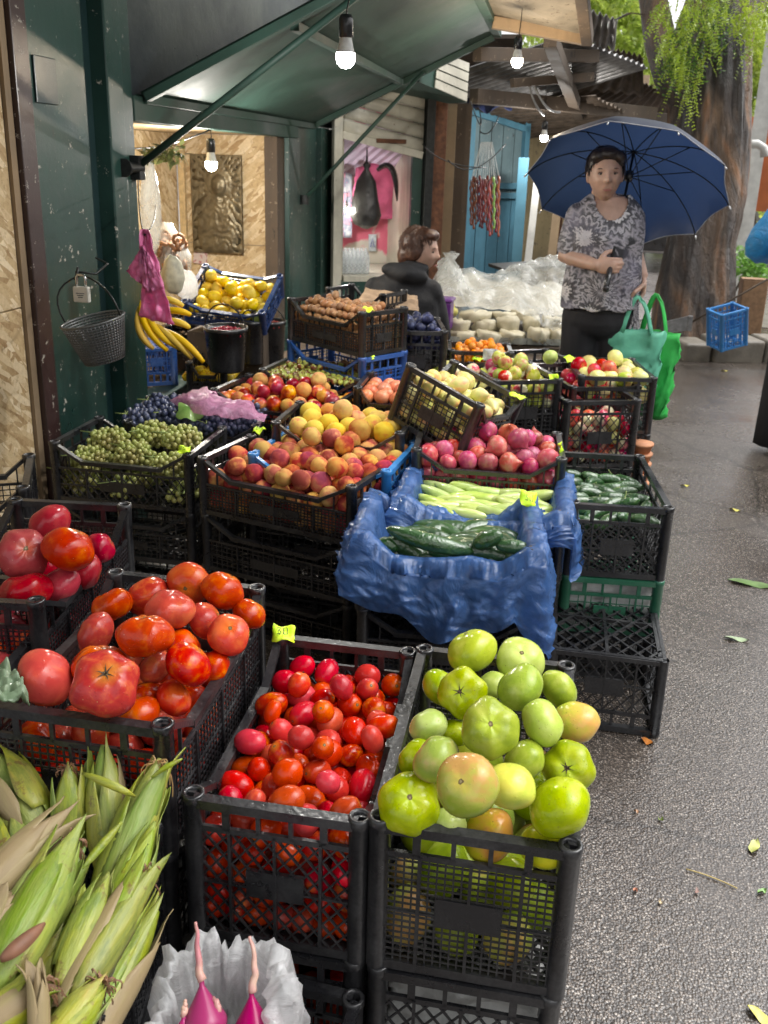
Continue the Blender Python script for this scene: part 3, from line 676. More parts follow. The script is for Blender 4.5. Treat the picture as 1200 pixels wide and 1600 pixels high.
# blue door with string of churchkhela
dr = thing('blue_door', 'faded sky blue boarded door standing open behind the sweet strings', 'door')
a = Q(728, 300, 7.5); b = Q(818, 300, 7.8); zt_ = Q(770, 178, 7.6).z
dx = (Vector((b.x, b.y, 0))-Vector((a.x, a.y, 0))); wd = dx.length; dx.normalize(); dang = math.atan2(dx.y, dx.x); dr.location = (a.x, a.y, 0); dr.rotation_euler = (0, 0, dang)
mb = MB(); nb = 5
for i in range(nb): mb.box((wd*(i+.5)/nb, .02, .62), (wd/nb-.008, .03, 1.24))
mb.obj('lower_board', M['skyblue'], dr)
mb = MB(); 
for i in range(nb): mb.box((wd*(i+.5)/nb, .03, 1.24+(zt_-1.24)/2), (wd/nb-.01, .02, zt_-1.25))
mb.obj('upper_board', M['greyblue'], dr)
for z in (1.22, 1.3, zt_):
    mb = MB(); mb.bar((0, -.01, z), (wd, -.01, z-(.12 if z == zt_ else 0)), .04, .05); bevel(mb.obj('rail', M['skyblue'], dr))
for x in (.02, wd-.02):
    mb = MB(); mb.bar((x, -.005, 0), (x, -.005, zt_-.04), .05, .05, (0, 1, 0)); bevel(mb.obj('stile', M['skyblue'], dr))
postpx('wooden_plank', 804, 820, 246, 1600, 7.3, M['skyblue'], 'blue painted plank leaning beside the white pipe', .05, 'plank')
postpx('drain_pipe', 818, 829, 270, 1600, 7.25, M['whitepipe'], 'thin white pipe standing against the ochre wall', .07, 'pipe', .04)
postpx('plaster_wall', 770, 925, 150, 1600, 9.2, M['ochre'], 'stained ochre plaster wall behind the blue door', .2, 'wall')
postpx('wooden_plank', 853, 866, 330, 1600, 7.6, M['tan'], 'pale plank upright between the white pipe and the umbrella', .05, 'plank', .03)
postpx('wooden_plank', 866, 876, 320, 1600, 7.65, M['rust'], 'reddish brown plank upright behind the umbrella edge', .05, 'plank')
# churchkhela strings
cm = fruit('churchkhela', [(.35, (.10, .018, .012)), (.55, (.22, .035, .03)), (.75, (.34, .10, .05))], sc=9, drops=False, coat=.5, rough=.35, val=.4, hue=.03)
cg = simple('green_sweet', (.2, .35, .08), .4)
tops = [Q(758, 205, 6.6), Q(770, 200, 6.6)]
for i in range(13):
    x = 736+i*3.6; y1 = 352+6*math.sin(i*1.7)+(12 if i > 6 else 0); y0 = 278+4*math.cos(i*2.3); d = 6.6+.05*math.sin(i*3)
    t = Q(x, y0, d); b = Q(x, y1, d); n = 9; mb = MB(); pts = []; rr = []
    for k in range(n*3):
        f = k/(n*3-1); p = t.lerp(b, f)-t; p.x += .004*math.sin(k+i); pts.append(p); rr.append((.011 if k % 3 else .007)*(1-.2*f))
    mb.tube(pts, rr, 7); o = mb.obj('sweet_string', cg if i == 10 else cm, None, True); o.location = t
    w = MB(); w.tube([(0, 0, 0), (Vector((750+i*1.6, 0, 0))*0+Q(752+i*1.4, 222, 6.6)-t)], .0022, 4); w.obj('string', M['white_paper'], o)
    tag(o, 'green nut sweet string hanging among the dark red ones' if i == 10 else 'dark red brown nut sweet string hanging before the blue door', 'sweets', None if i == 10 else 'nut sweet strings hanging before the blue door')
    if i != 10: o['group'] = 'nut sweet strings before the blue door'

# ---------------------------------------------------------------- roofs over the lane
def corr(name, q, mat, label, waves=16, amp=.015, nseg=10):
    """corrugated sheet between four corners (a,b along the corrugations' cross direction; c,d the far side)"""
    a, b, c, d = [Vector(x) for x in q]; nn = (b-a).cross(d-a).normalized(); mb = MB(); rows = []; m = waves*6
    for j in range(nseg+1):
        v = j/nseg; rows.append([(a.lerp(b, i/m)).lerp(d.lerp(c, i/m), v)+nn*(amp*math.sin(2*PI*i/m*waves)+.012*noise.noise(Vector((i/m*3, v*2, waves)))) for i in range(m+1)])
    mb.grid(rows); o = mb.obj(name, mat, None, True); so = o.modifiers.new('s', 'SOLIDIFY'); so.thickness = .002
    return tag(o, label, 'roof')
tin = simple('galvanised_tin', (.2, .195, .19), .45, .7, nsc=9, amt=.45, bmp=.25)
tin2 = simple('dark_rusty_tin', (.10, .075, .055), .6, .5, nsc=12, amt=.5, bmp=.3)
corr('tin_roof', [Q(890, 55, 6.0), Q(1012, 105, 6.6), Q(735, 190, 7.6), Q(690, 120, 6.6)], tin, 'grey corrugated tin roof sheet over the lane, upper layer', 14)
corr('tin_roof', [Q(930, 150, 6.9), Q(1005, 190, 7.6), Q(745, 225, 8.2), Q(745, 165, 7.2)], tin2, 'dark rusty corrugated sheet under the upper tin roof', 12)
corr('tin_roof', [Q(915, 15, 5.6), Q(965, 30, 5.8), Q(960, 78, 6.3), Q(900, 62, 6.0)], tin, 'bright bent tin sheet sticking up at the roof end', 5)
corr('tin_roof', [Q(960, 108, 8.0), Q(1052, 150, 9.0), Q(1052, 200, 9.6), Q(745, 215, 9.0)], tin2, 'rusty corrugated sheet reaching right up to the tree', 14)
corr('tin_roof', [Q(900, 62, 6.6), Q(1005, 88, 7.4), Q(1005, 150, 7.9), Q(760, 120, 7.4)], tin2, 'brown stained corrugated sheet between the upper tin sheets', 12)
# dark roof underside, beams
def beam(label, a, b, w=.09, h=.1, mat='oldwood', name='roof_beam'):
    mb = MB(); mb.bar(Vector((0, 0, 0)), b-a, w, h); o = mb.obj(name, M[mat]); o.location = a; bevel(o); return tag(o, label, 'beam')
beam('long dark beam crossing under the tin roof', Q(740, 150, 6.4), Q(1020, 178, 7.6))
beam('upper brown beam carrying the tin sheets', Q(745, 85, 5.6), Q(930, 88, 6.2), .08, .08)
beam('diagonal brace beam below the tin roof', Q(860, 62, 5.3), Q(905, 180, 7.4), .08, .08)
beam('lowest dark beam above the ochre wall', Q(735, 172, 7.9), Q(1050, 190, 9.0), .1, .14)
beam('short beam end poking out under the peeling board', Q(800, 130, 6.2), Q(925, 120, 6.4), .06, .06)
peel = paint('peeling_board', (.26, .23, .18), chip=(.12, .09, .06), chips=.6, rough=.75, coat=0)
mb = MB(); q = [Q(745, -25, 4.2), Q(912, -25, 4.2), Q(917, 60, 5.0), Q(775, 28, 5.0)]; hexa(mb, q, Vector((0, .0, .03))); o = mb.obj('eave_board', peel); tag(o, 'peeling painted board of the eave at the top of the lane', 'board')
mb = MB(); mb.bar(Q(770, 35, 4.95), Q(918, 62, 4.95), .07, .06); o = mb.obj('eave_batten', M['tan']); tag(o, 'pale wooden batten along the lower edge of the peeling eave board', 'batten'); bevel(o)
mb = MB(); mb.bar(Q(908, -20, 4.2), Q(918, 62, 4.95), .06, .07); o = mb.obj('eave_batten', M['oldwood']); tag(o, 'dark wooden batten at the right end of the peeling eave board', 'batten'); bevel(o)
o = cloth_sheet('blue_tarp', [Q(732, 172, 7.0), Q(800, 168, 7.0), Q(805, 140, 7.2), Q(725, 135, 7.2)], simple('dark_blue_tarp', (.02, .03, .09), .5, bmp=.5), 4, .03); tag(o, 'dark blue tarpaulin bunched under the roof beams', 'tarpaulin')
for i, (a, c, b) in enumerate([((735, 158), (760, 230), (748, 165)), ((700, 250), (735, 290), (790, 225)), ((830, 120), (850, 180), (875, 175)), ((825, 125), (832, 165), (850, 180)), ((660, 225), (690, 262), (760, 262)), ((780, 180), (765, 220), (750, 205))]):
    mb = MB(); mb.tube(bezier(Q(*a, 6.3), Q(*c, 6.3), Q(*b, 6.5), 12), .008 if i in (2, 3) else .004, 5)
    tag(mb.obj('hanging_cable', M['rope'] if i not in (2, 3) else simple('grey_cable', (.3, .3, .3), .5), None, True), ['cable looping down beside the tarpaulin', 'cable sagging in front of the timber posts', 'thick grey cable looping under the roof near the small bulb', 'second grey cable crossing beside the first under the roof', 'black cable running from the shutter post to the blue door', 'short dark cable holding the nut sweet strings'][i], 'cable')
mb = MB(); hexa(mb, [Q(680, 60, 6.9), Q(815, 60, 6.9), Q(815, 200, 8.4), Q(690, 195, 8.4)], Vector((0, 0, .03))); o = mb.obj('roof_board', M['oldwood']); tag(o, 'dark boarding closing the roof between canopy flap and tin sheets', 'board')
# far lane: dark shed backs, distant car, walls
far = thing('far_stall', 'distant open stall with red posts and pink goods behind the umbrella', 'stall', Q(880, 300, 12)*1)
far.location.z = 0
for nm, x0, x1, y0, y1, d, m_ in (('back_panel', 870, 1060, 175, 330, 12.5, simple('far_dark', (.10, .09, .085), .8)), ('red_curtain', 925, 965, 192, 250, 12.2, simple('red_cloth', (.3, .02, .03), .6)), ('pink_goods', 905, 922, 183, 205, 12.1, simple('pink_goods', (.8, .1, .25), .5)), ('striped_goods', 890, 920, 190, 222, 12.15, simple('pale_goods', (.35, .22, .22), .6, nsc=3, amt=.6))):
    a = Q(x0, y1, d); b = Q(x1, y0, d); mb = MB(); mb.box(((a+b)/2-far.location), (abs(b.x-a.x), .08, abs(b.z-a.z))); o = mb.obj(nm, m_, far); bevel(o, .02)
tag(struct('lane_surface', (lambda m: (m.grid([[Vector((x, y, .004)) for x in (-1.5, 4)] for y in (30, 9.5)]), m)[1])(MB()), simple('wet_concrete', (.22, .2, .19), .25, nsc=3, amt=.3)), kind='structure')
# parked car far down the lane
pc = thing('parked_car', 'white car nose parked far down the lane below the umbrella', 'car', P(1022, 388, 0) if False else Q(1022, 378, 15))
pc.location.z = 0
mb = MB(); rows = []
for y, w, z0_, z1_ in ((-2., .70, .35, .62), (-1.9, .8, .25, .78), (-1.2, .84, .22, .9), (-.7, .84, .22, .98), (-.2, .74, .22, 1.4), (1.2, .74, .22, 1.42), (1.8, .82, .24, 1.0), (2.1, .78, .3, .9)):
    rows.append([Vector((w*sx, y, z)) for sx, z in ((-1, z0_), (-1, (z0_+z1_)/2), (-.86, z1_), (.86, z1_), (1, (z0_+z1_)/2), (1, z0_))])
mb.grid(rows, True, 0, True); o = mb.obj('body', simple('white_car_paint', (.7, .7, .7), .2), pc, True); o.modifiers.new('s', 'SUBSURF').levels = 1
for x in (-.55, .55): mb = MB(); mb.box((x, -1.98, .62), (.3, .08, .14)); bevel(mb.obj('headlight', simple('lamp_glass', (.8, .8, .8), .1), pc), .03)
mb = MB(); mb.box((0, -2.0, .45), (1.1, .1, .25)); bevel(mb.obj('grille', M['black'], pc), .02)
for x in (-.78, .78):
    for y in (-1.3, 1.3):
        mb = MB(); mb.tube([(x-.09, y, .3), (x+.09, y, .3)], .3, 16); mb.obj('wheel', M['black'], pc, True)
# orange shed, pipe, white posts on the right
postpx('orange_shed', 1168, 1290, 188, 330, 11, simple('orange_paint', (.5, .14, .04), .5, nsc=3), 'orange metal shed wall behind the tree on the right', 1.2, 'shed')
postpx('street_pole', 1180, 1203, -80, 560, 10.2, M['whitepipe'], 'thick white pole right of the tree', .16, 'pole')
mb = MB(); p = Q(1163, 226, 9.6); mb.tube([Vector((0, 0, 0)), Vector((.13, 0, .01)), Vector((.2, .0, -.03)), Vector((.22, 0, -.12))], .045, 12); o = mb.obj('pipe_elbow', M['whitepipe'], None, True); o.location = p; tag(o, 'grey white pipe elbow sticking out beside the tree', 'pipe')
mb = MB(); mb.tube([Q(1105, 378, 7.9)*0+Vector((0, 0, 0)), Q(1200, 442, 7.2)-Q(1105, 497, 7.6)], .008, 5); o = mb.obj('dustpan_stick', M['iron'], None, True)
D.objects.remove(o)
postpx('house_wall', 920, 1010, 120, 175, 14, simple('far_plaster', (.4, .3, .2), .8), 'distant tan house wall glimpsed between roof and tree', .5, 'house')
postpx('back_wall', 1120, 1420, 300, 1600, 13.5, simple('far_grey_wall', (.2, .2, .19), .8), 'grey wall far behind the green shrubs on the right', .3, 'wall')

# unseen shed row across the lane, added to darken reflections from that side
op = thing('unseen_shed', 'unseen grey brown shed wall added across the lane to darken reflections', 'shed', (5.6, 3, 0))
mb = MB(); mb.box((.2, 0, 1.9), (.4, 15, 3.8)); mb.obj('wall', simple('shed_plaster', (.2, .17, .14), .8), op)
for y in (-5, -2, 1, 4): mb = MB(); mb.box((-.02, y, 1.2), (.06, 1.6, 2.2)); mb.obj('shutter', M['greyblue'], op)
# ================================================================ tree and greenery
def bark():
    n = NT('wet_bark'); co = n.obco(False, (1, 1, .22)); f = n.noise(co, 3.4, 8, .72, 1.2); g = n.noise(n.obco(False, (1, 1, .45)), 1.5, 4, .6, .6)
    a = n.ramp(g, [(.36, (.014, .009, .007)), (.46, (.05, .03, .02)), (.52, (.17, .11, .07)), (.58, (.27, .125, .05)), (.64, (.24, .17, .12)), (.74, (.10, .065, .045))])
    n.col(n.mix(n.ramp(f, [(.35, .85), (.6, 0.)]), a, (.018, .014, .012))).rough(n.ramp(f, [(.3, .3), (.7, .75)])); n.coat(.2, .2)
    n.bump(n.math('ADD', f, n.math('MULTIPLY', n.noise(n.obco(False, (1, 1, .3)), 30, 5, .7), .4)), 1., .08); return n.m
M['bark'] = bark()
def leafmat(name, a, b, tr=.45):
    n = NT(name); co = n.tc.outputs['Object']; f = n.noise(co, 2.3, 4, .6); f2 = n.noise(co, 19, 2, .5)
    c = n.ramp(n.math('ADD', n.math('MULTIPLY', f, .6), n.math('MULTIPLY', f2, .4)), [(.36, a), (.62, b)]); n.col(c).rough(.4); n.coat(.2)
    tl = n.n.new('ShaderNodeBsdfTranslucent'); n.link(c, tl.inputs[0]); m = n.n.new('ShaderNodeMixShader'); m.inputs[0].default_value = tr
    n.link(n.b.outputs[0], m.inputs[1]); n.link(tl.outputs[0], m.inputs[2]); n.link(m.outputs[0], n.out.inputs['Surface']); return n.m
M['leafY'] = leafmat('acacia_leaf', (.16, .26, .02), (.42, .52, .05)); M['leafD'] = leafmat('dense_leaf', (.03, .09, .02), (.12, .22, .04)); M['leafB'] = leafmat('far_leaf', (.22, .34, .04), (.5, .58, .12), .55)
def trunk_rows(pts, seg=110, amp=.16, seed=0):
    rows = []
    fine = []
    for i in range(len(pts)-1):
        for k in range(12):
            t = k/12; fine.append([pts[i][j]*(1-t)+pts[i+1][j]*t for j in range(2)]+[0])
    fine.append(list(pts[-1])+[0])
    for c, r, _ in fine:
        row = []
        for k in range(seg):
            a = 2*PI*k/seg; v = Vector((math.cos(a), math.sin(a), 0))
            q = noise.noise(Vector((v.x*1.6+seed, v.y*1.6, c.z*.45)))*amp*1.3+noise.noise(Vector((v.x*5+seed, v.y*5, c.z*.8)))*amp*.7+abs(noise.noise(Vector((v.x*9, v.y*9+seed, c.z*1.4))))*amp*.7-max(0, 1-abs(noise.noise(Vector((v.x*6+seed, v.y*6, c.z*.7))))*6)*amp*.45+noise.noise(Vector((v.x*22, v.y*22, c.z*5)))*amp*.18
            row.append(c+v*r*(1+q))
        rows.append(row)
    return rows
TD = 8.2
def tp(x, y, w, d=TD): return (Q(x, y, d), w/2/F*d)
tr = thing('street_tree', 'huge old tree with split wet bark trunk and hanging yellow green sprays', 'tree', (Q(1085, 540, TD).x, Q(1085, 540, TD).y, 0))
mb = MB(); b0 = Q(1085, 545, TD); g0 = Vector((b0.x, b0.y, -.1))
mb.grid(trunk_rows([(g0, .42), tp(1084, 520, 118), tp(1092, 450, 112), tp(1100, 380, 100), tp(1112, 300, 108), tp(1112, 210, 122), tp(1110, 140, 128), tp(1112, 70, 120), tp(1130, 0, 105), tp(1160, -90, 90), tp(1190, -220, 60)]), True)
me = mb.mesh('trunk', M['bark'], True); me.transform(Matrix.Translation(-tr.location)); mk('trunk', me, tr)
for nm, pts, sd in (('limb', [tp(1085, 190, 60), tp(1052, 130, 56), tp(1034, 70, 50), tp(1022, 10, 44), tp(1010, -80, 36), tp(980, -200, 20)], 5), ('limb', [tp(1020, 25, 12), tp(985, 20, 9), tp(960, 32, 6), tp(940, 30, 3)], 3), ('limb', [tp(1135, 90, 50), tp(1175, 10, 46), tp(1215, -70, 40), tp(1260, -180, 30)], 8)):
    mb = MB(); mb.grid(trunk_rows(pts, 20, .12, sd), True); me = mb.mesh('limb', M['bark'], True); me.transform(Matrix.Translation(-tr.location)); mk(nm, me, tr)
def sprays(mb, n, boxf, rg, ll=.028, hang=.35, k=12, face=Vector((-.1, -1, .3))):
    for _ in range(n):
        p = boxf(rg); d = Vector((rg.uniform(-.6, .6), rg.uniform(-.5, .5), -hang-rg.random()*.6)).normalized(); L = rg.uniform(.12, .3); bend = Vector((rg.uniform(-.3, .3), 0, -.5))
        side = d.cross(Vector((rg.uniform(-1, 1), rg.uniform(-1, 1), rg.uniform(-1, 1)))).normalized()
        for i in range(k):
            t = i/k; q = p+d*L*t+bend*L*t*t*.5
            for sg in (-1, 1):
                a = q; ax = (side*sg+d*.35).normalized()*ll*rg.uniform(.7, 1.2); wv = ax.cross(Vector((rg.uniform(-1, 1), rg.uniform(-1, 1), rg.uniform(-1, 1)))).normalized()*ll*.28
                mb.add([a, a+ax*.5+wv, a+ax, a+ax*.5-wv], [(0, 1, 2, 3)])
def pxbox(blobs, d0, d1):
    def f(rg):
        x, y, rx, ry = rg.choice(blobs); a = rg.uniform(0, 2*PI); q = math.sqrt(rg.random())
        return Q(x+math.cos(a)*q*rx, y+math.sin(a)*q*ry, rg.uniform(d0, d1))
    return f
rg = random.Random(5)
mb = MB(); sprays(mb, 170, pxbox([(1060, 5, 60, 25), (1145, 5, 55, 30), (1180, 40, 28, 38), (1050, 60, 24, 30), (1105, 20, 50, 35), (1185, 10, 40, 30)], 7.0, 7.75), rg, .03)
sprays(mb, 42, pxbox([(1075, 120, 30, 34), (1080, 85, 28, 25)], 7.2, 7.7), rg, .024, .9)
sprays(mb, 500, pxbox([(1100, -120, 150, 90), (1000, -160, 120, 80)], 7.0, 8.6), rg, .035)
mb.obj('crown', M['leafY'], tr).location = -tr.location
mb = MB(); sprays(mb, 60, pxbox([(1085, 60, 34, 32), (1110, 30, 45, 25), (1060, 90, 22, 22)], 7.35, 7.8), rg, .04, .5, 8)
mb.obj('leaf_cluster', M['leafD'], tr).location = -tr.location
mb = MB(); c = Q(1118, 48, 7.1); mb.box(c, (.05, .01, .03)); 
def bgtree(label, blobs, d0, d1, n, mat, tx, td, ll=.09, seed=1):
    t = thing('background_tree', label, 'tree', (Q(tx, 300, td).x, Q(tx, 300, td).y, 0)); m = MB(); r_ = random.Random(seed)
    sprays(m, n, pxbox(blobs, d0, d1), r_, ll, .3, 9); m.obj('crown', mat, t).location = -t.location
    m = MB(); m.tube([Vector((0, 0, -.1)), Vector((.1, 0, 1.5)), Vector((0, .1, 4.5))], [.22, .18, .1], 10); m.obj('trunk', M['bark'], t, True)
bgtree('bright yellow green tree beyond the tin roof', [(960, 20, 70, 50), (985, 90, 40, 30), (930, -10, 60, 40), (1010, 60, 30, 60)], 15, 18, 900, M['leafB'], 1000, 17, .11, 2)
bgtree('far pale green tree at the right edge of the lane', [(1190, 150, 40, 80), (1230, 80, 60, 80), (1160, 60, 30, 60)], 17, 20, 700, M['leafB'], 1235, 19, .12, 3)
bgtree('broad green tree beyond the end of the lane', [(900, 60, 90, 70), (1050, 150, 70, 60), (1060, 240, 60, 50)], 22, 26, 700, M['leafB'], 1040, 25, .16, 4)
def shrub(label, blobs, d0, d1, n, mat, tx, td, ll, seed):
    t = thing('green_shrub', label, 'shrub', (Q(tx, 300, td).x, Q(tx, 300, td).y, 0)); m = MB(); r_ = random.Random(seed); bf = pxbox(blobs, d0, d1)
    for _ in range(n):
        p = bf(r_); a = Vector((r_.uniform(-1, 1), r_.uniform(-1, .2), r_.uniform(-.6, .8))).normalized(); w = a.cross(Vector((r_.uniform(-1, 1), r_.uniform(-1, 1), 1))).normalized()*ll*.35
        m.add([p, p+a*ll*.5+w, p+a*ll, p+a*ll*.5-w], [(0, 1, 2, 3)])
    m.obj('leaves', mat, t).location = -t.location
    m = MB()
    for i in range(6): m.tube([Vector((r_.uniform(-.1, .1), r_.uniform(-.1, .1), 0)), Vector((r_.uniform(-.3, .3), r_.uniform(-.1, .1), .9))], .012, 5)
    m.obj('stem', M['oldwood'], t)
shrub('leafy green shrub growing right of the tree trunk', [(1165, 415, 22, 26), (1180, 430, 18, 22)], 9.2, 9.8, 420, leafmat('shrub_leaf', (.07, .2, .03), (.22, .42, .07)), 1170, 9.5, .075, 7)
shrub('pale green creeper on the wall behind the street pole', [(1195, 270, 20, 60), (1215, 340, 30, 50)], 12.4, 13.2, 300, M['leafB'], 1200, 12.8, .1, 8)
# kerb stones, dustpan, blue crate at the tree
stone = simple('wet_kerb_stone', (.17, .15, .12), .55, nsc=7, amt=.35, bmp=.5, dist=.02)
for lab, x0, x1, y, d, h in (('small square kerb stone at the foot of the tree', 1066, 1108, 565, 0, .17), ('long kerb stone below the hanging blue crate', 1113, 1190, 566, 0, .2), ('kerb stone continuing past the blue crate', 1192, 1290, 566, 0, .2)):
    a, b = P(x0, y, 0), P(x1, y, 0); mb = MB(); L_ = (b-a).length; mb.box((0, .13, h/2-.02), (L_, .3, h)); o = mb.obj('kerb_stone', stone); o.location = (a+b)/2; dd = b-a; o.rotation_euler = (.02, .02, math.atan2(dd.y, dd.x)); bevel(o, .025, 3); tag(o, lab, 'stone')
p = P(1150, 545, .18); cr_ = crate('blue plastic crate propped askew on the kerb stone by the tree', .24, .2, .3, 'blues', P(1148, 545, .17), (.1, -.22, .5), 'slot', straight=True, pitch=.03, name='blue_crate')
mb = MB(); mb.tube([Vector((0, 0, 0)), Q(1200, 436, 7.0)-Q(1078, 505, 7.4)], .009, 6); o = mb.obj('handle', M['oldwood'], None, True)
dp = thing('dustpan', 'grey long handled dustpan leaning before the tree trunk', 'dustpan', Q(1078, 505, 7.4)); o.parent = dp
mb = MB(); mb.add([Vector(v) for v in ((-.02, 0, .06), (.02, 0, -.05), (-.19, 0, -.10), (-.2, 0, .0))], [(0, 1, 2, 3)]); mb.box((0, .0, .0), (.03, .08, .12)); s_ = mb.obj('pan', simple('dull_steel', (.25, .25, .25), .3, .6), dp); s_.modifiers.new('s', 'SOLIDIFY').thickness = .02
o = thing('cardboard_box', 'small brown cardboard box standing behind the blue crate by the tree', 'box', Q(1172, 480, 8.4)); o.location.z = 0
mb = MB(); mb.box((0, 0, .28), (.22, .25, .5)); bevel(mb.obj('box_body', simple('cardboard', (.3, .18, .1), .8), o), .01)
mb = MB(); mb.box((0, -.06, .535), (.24, .13, .008)); mb.obj('flap', D.materials['cardboard'], o)

# fallen leaves and scraps on the asphalt
def flat_leaf(label, x, y, s, c, name='fallen_leaf', long=2.2, rot=0., cat='leaf'):
    mb = MB(); n = 7; rows = []
    for i in range(n+1):
        t = i/n; w = s*.5*math.sin(PI*t)**.7*(1+.2*math.sin(9*t)); X = (t-.5)*s*long
        rows.append([Vector((X, w, .006+.01*s*math.sin(5*t))), Vector((X, 0, .003)), Vector((X, -w, .007+.006*math.sin(7*t)))])
    mb.grid(rows); o = mb.obj(name, simple('leaf_'+str(x), c, .35, nsc=30, amt=.3, bmp=.2), None, True); o.location = P(x, y, 0); o.rotation_euler = (0, 0, rot); tag(o, label, cat)
flat_leaf('torn green husk leaf lying on the wet asphalt at the right', 1172, 913, .055, (.12, .2, .06), long=3, rot=-.1)
flat_leaf('pale husk scrap lying on wet asphalt below the green husk leaf', 1150, 1000, .026, (.3, .38, .22), long=3, rot=0)
flat_leaf('small yellow leaf on asphalt right of the small cucumber crate', 1148, 798, .022, (.55, .5, .1), rot=-.4)
flat_leaf('tiny yellow leaf on asphalt above the other yellow leaf', 1070, 760, .02, (.5, .45, .06), rot=.2)
flat_leaf('small yellow leaf on asphalt near the kerb stones', 1132, 580, .025, (.6, .5, .08), rot=.2)
flat_leaf('orange wet leaf beside the upturned empty crates', 1010, 1160, .024, (.45, .16, .03), rot=-.6, long=1.5)
flat_leaf('yellow green leaf at the right edge of the asphalt', 1178, 1325, .024, (.4, .42, .12), rot=1.2)
flat_leaf('yellow leaf in the bottom corner of the asphalt', 1187, 1590, .024, (.6, .55, .15), rot=-.7)
flat_leaf('dark green scrap on asphalt beside the right edge', 1190, 1395, .012, (.15, .3, .06), rot=.7)
for i, (x, y) in enumerate([(994, 1270), (992, 1393), (1032, 1413), (1032, 1283), (1088, 1396)]):
    flat_leaf('tiny pale petal scrap on the wet asphalt', x, y, .009, [(.6, .35, .2), (.6, .25, .15), (.5, .4, .25), (.3, .4, .1), (.6, .4, .35)][i], 'petal', 1.3, i, 'petal'); COL.objects[-1]['group'] = 'scraps scattered over the asphalt'
mb = MB(); a, b = P(1072, 1358, .004), P(1152, 1388, .004); mb.tube(bezier(a, (a+b)/2+Vector((0, .01, 0)), b, 8), .0015, 5); tag(mb.obj('dry_stalk', simple('straw', (.5, .38, .15), .6), None, True), 'thin dry stalk lying on the asphalt', 'stalk')

# ================================================================ produce meshes (unit radius)
def blob(name, mats, seg=28, rings=18, fn=None, scar=None):
    mb = MB(); rows = []; mi = []
    for i in range(rings+1):
        th = PI*i/rings; row = []
        for k in range(seg):
            ph = 2*PI*k/seg; v = Vector((math.sin(th)*math.cos(ph), math.sin(th)*math.sin(ph), math.cos(th)))
            row.append(fn(v, th, ph) if fn else v)
        rows.append(row)
    mb.grid(rows, True); 
    if scar:
        for idx in range(len(mb.f)):
            if scar > 5: mb.m[idx] = 1
    me = mb.mesh(name, mats, True); weld(me, 1e-5); return me
def tomato_fn(flat=.8, lobes=5, la=.05, dim=.16, seed=0, elong=0):
    def f(v, th, ph):
        w = math.sin(th)**.6 if th < PI/2 else math.sin(th)
        r = 1+la*math.cos(lobes*ph+seed)*w*(.4+.6*math.cos(th/2)**2)+la*.6*math.cos((lobes-2)*ph+seed*2)*w+.10*noise.noise(v*1.1+Vector((seed*3, 0, 0)))
        p = v*r; p.z *= flat; p.z -= dim*math.exp(-(th/.38)**2); p.z += dim*.35*math.exp(-((PI-th)/.4)**2); p.x *= 1+elong; return p
    return f
def sph_fn(seed=0, fx=1, fy=1, fz=1, dim=0., bum=.04, cleft=0):
    def f(v, th, ph):
        r = 1+bum*noise.noise(v*1.5+Vector((seed*5, 0, 0)))
        if cleft: r -= cleft*math.exp(-(((ph-PI)/.35)**2))*math.sin(th)
        p = v*r; p.z -= dim*math.exp(-(th/.3)**2); return Vector((p.x*fx, p.y*fy, p.z*fz))
    return f
scarm = simple('stem_scar', (.16, .11, .05), .7, nsc=3, amt=.5, bmp=.3)
G = {}
G['gt_green'] = fruit('green_tomato_skin', [(.3, (.22, .31, .012)), (.5, (.33, .42, .02)), (.7, (.46, .52, .07))], speck=((.16, .13, .05), 3.2, .025), drops=True, hue=.015, scar=0.1)
G['gt_pale'] = fruit('pale_green_tomato_skin', [(.3, (.33, .44, .07)), (.6, (.45, .53, .14)), (.8, (.55, .6, .25))], speck=((.2, .15, .07), 3., .03), scar=0.1)
G['gt_pink'] = fruit('pinkish_green_tomato_skin', [(.25, (.33, .42, .05)), (.5, (.45, .44, .09)), (.75, (.58, .33, .11))], axis='x', amt=.25, scar=0.1)
G['gt_orange'] = fruit('orange_green_tomato_skin', [(.25, (.38, .45, .03)), (.5, (.48, .42, .05)), (.85, (.62, .33, .09))], axis='x', amt=.35, speck=((.1, .08, .03), 4., .03), scar=0.1)
G['gt_yellow'] = fruit('yellow_tomato_skin', [(.3, (.45, .55, .03)), (.55, (.62, .6, .04)), (.8, (.7, .55, .04))], speck=((.15, .12, .03), 3., .02), scar=0.1)
G['red'] = fruit('red_tomato_skin', [(.3, (.36, .012, .001)), (.5, (.48, .03, .001)), (.63, (.58, .1, .003)), (.76, (.62, .24, .03))], sc=1.7, hue=.008, speck=((.5, .3, .1), 3.5, .02), scar=0.1)
G['redor'] = fruit('orange_red_tomato_skin', [(.2, (.46, .016, .003)), (.5, (.55, .035, .005)), (.8, (.64, .11, .012))], axis='z', amt=.22, scar=0.1)
G['redpink'] = fruit('pinkish_red_tomato_skin', [(.3, (.38, .014, .001)), (.5, (.47, .028, .001)), (.62, (.55, .07, .002)), (.75, (.6, .17, .02))], sc=1.7, speck=((.6, .4, .3), 4, .02), scar=0.1)
G['pinkt'] = fruit('pink_tomato_skin', [(.2, (.26, .01, .02)), (.5, (.38, .022, .035)), (.8, (.5, .07, .06))], speck=((.6, .35, .25), 5, .03), scar=0.1)
G['cherry'] = fruit('plum_tomato_skin', [(.25, (.42, .010, .001)), (.5, (.52, .016, .001)), (.75, (.58, .03, .002)), (.9, (.6, .12, .01))], sc=1.5, hue=.012, val=.2, scar=0.13)
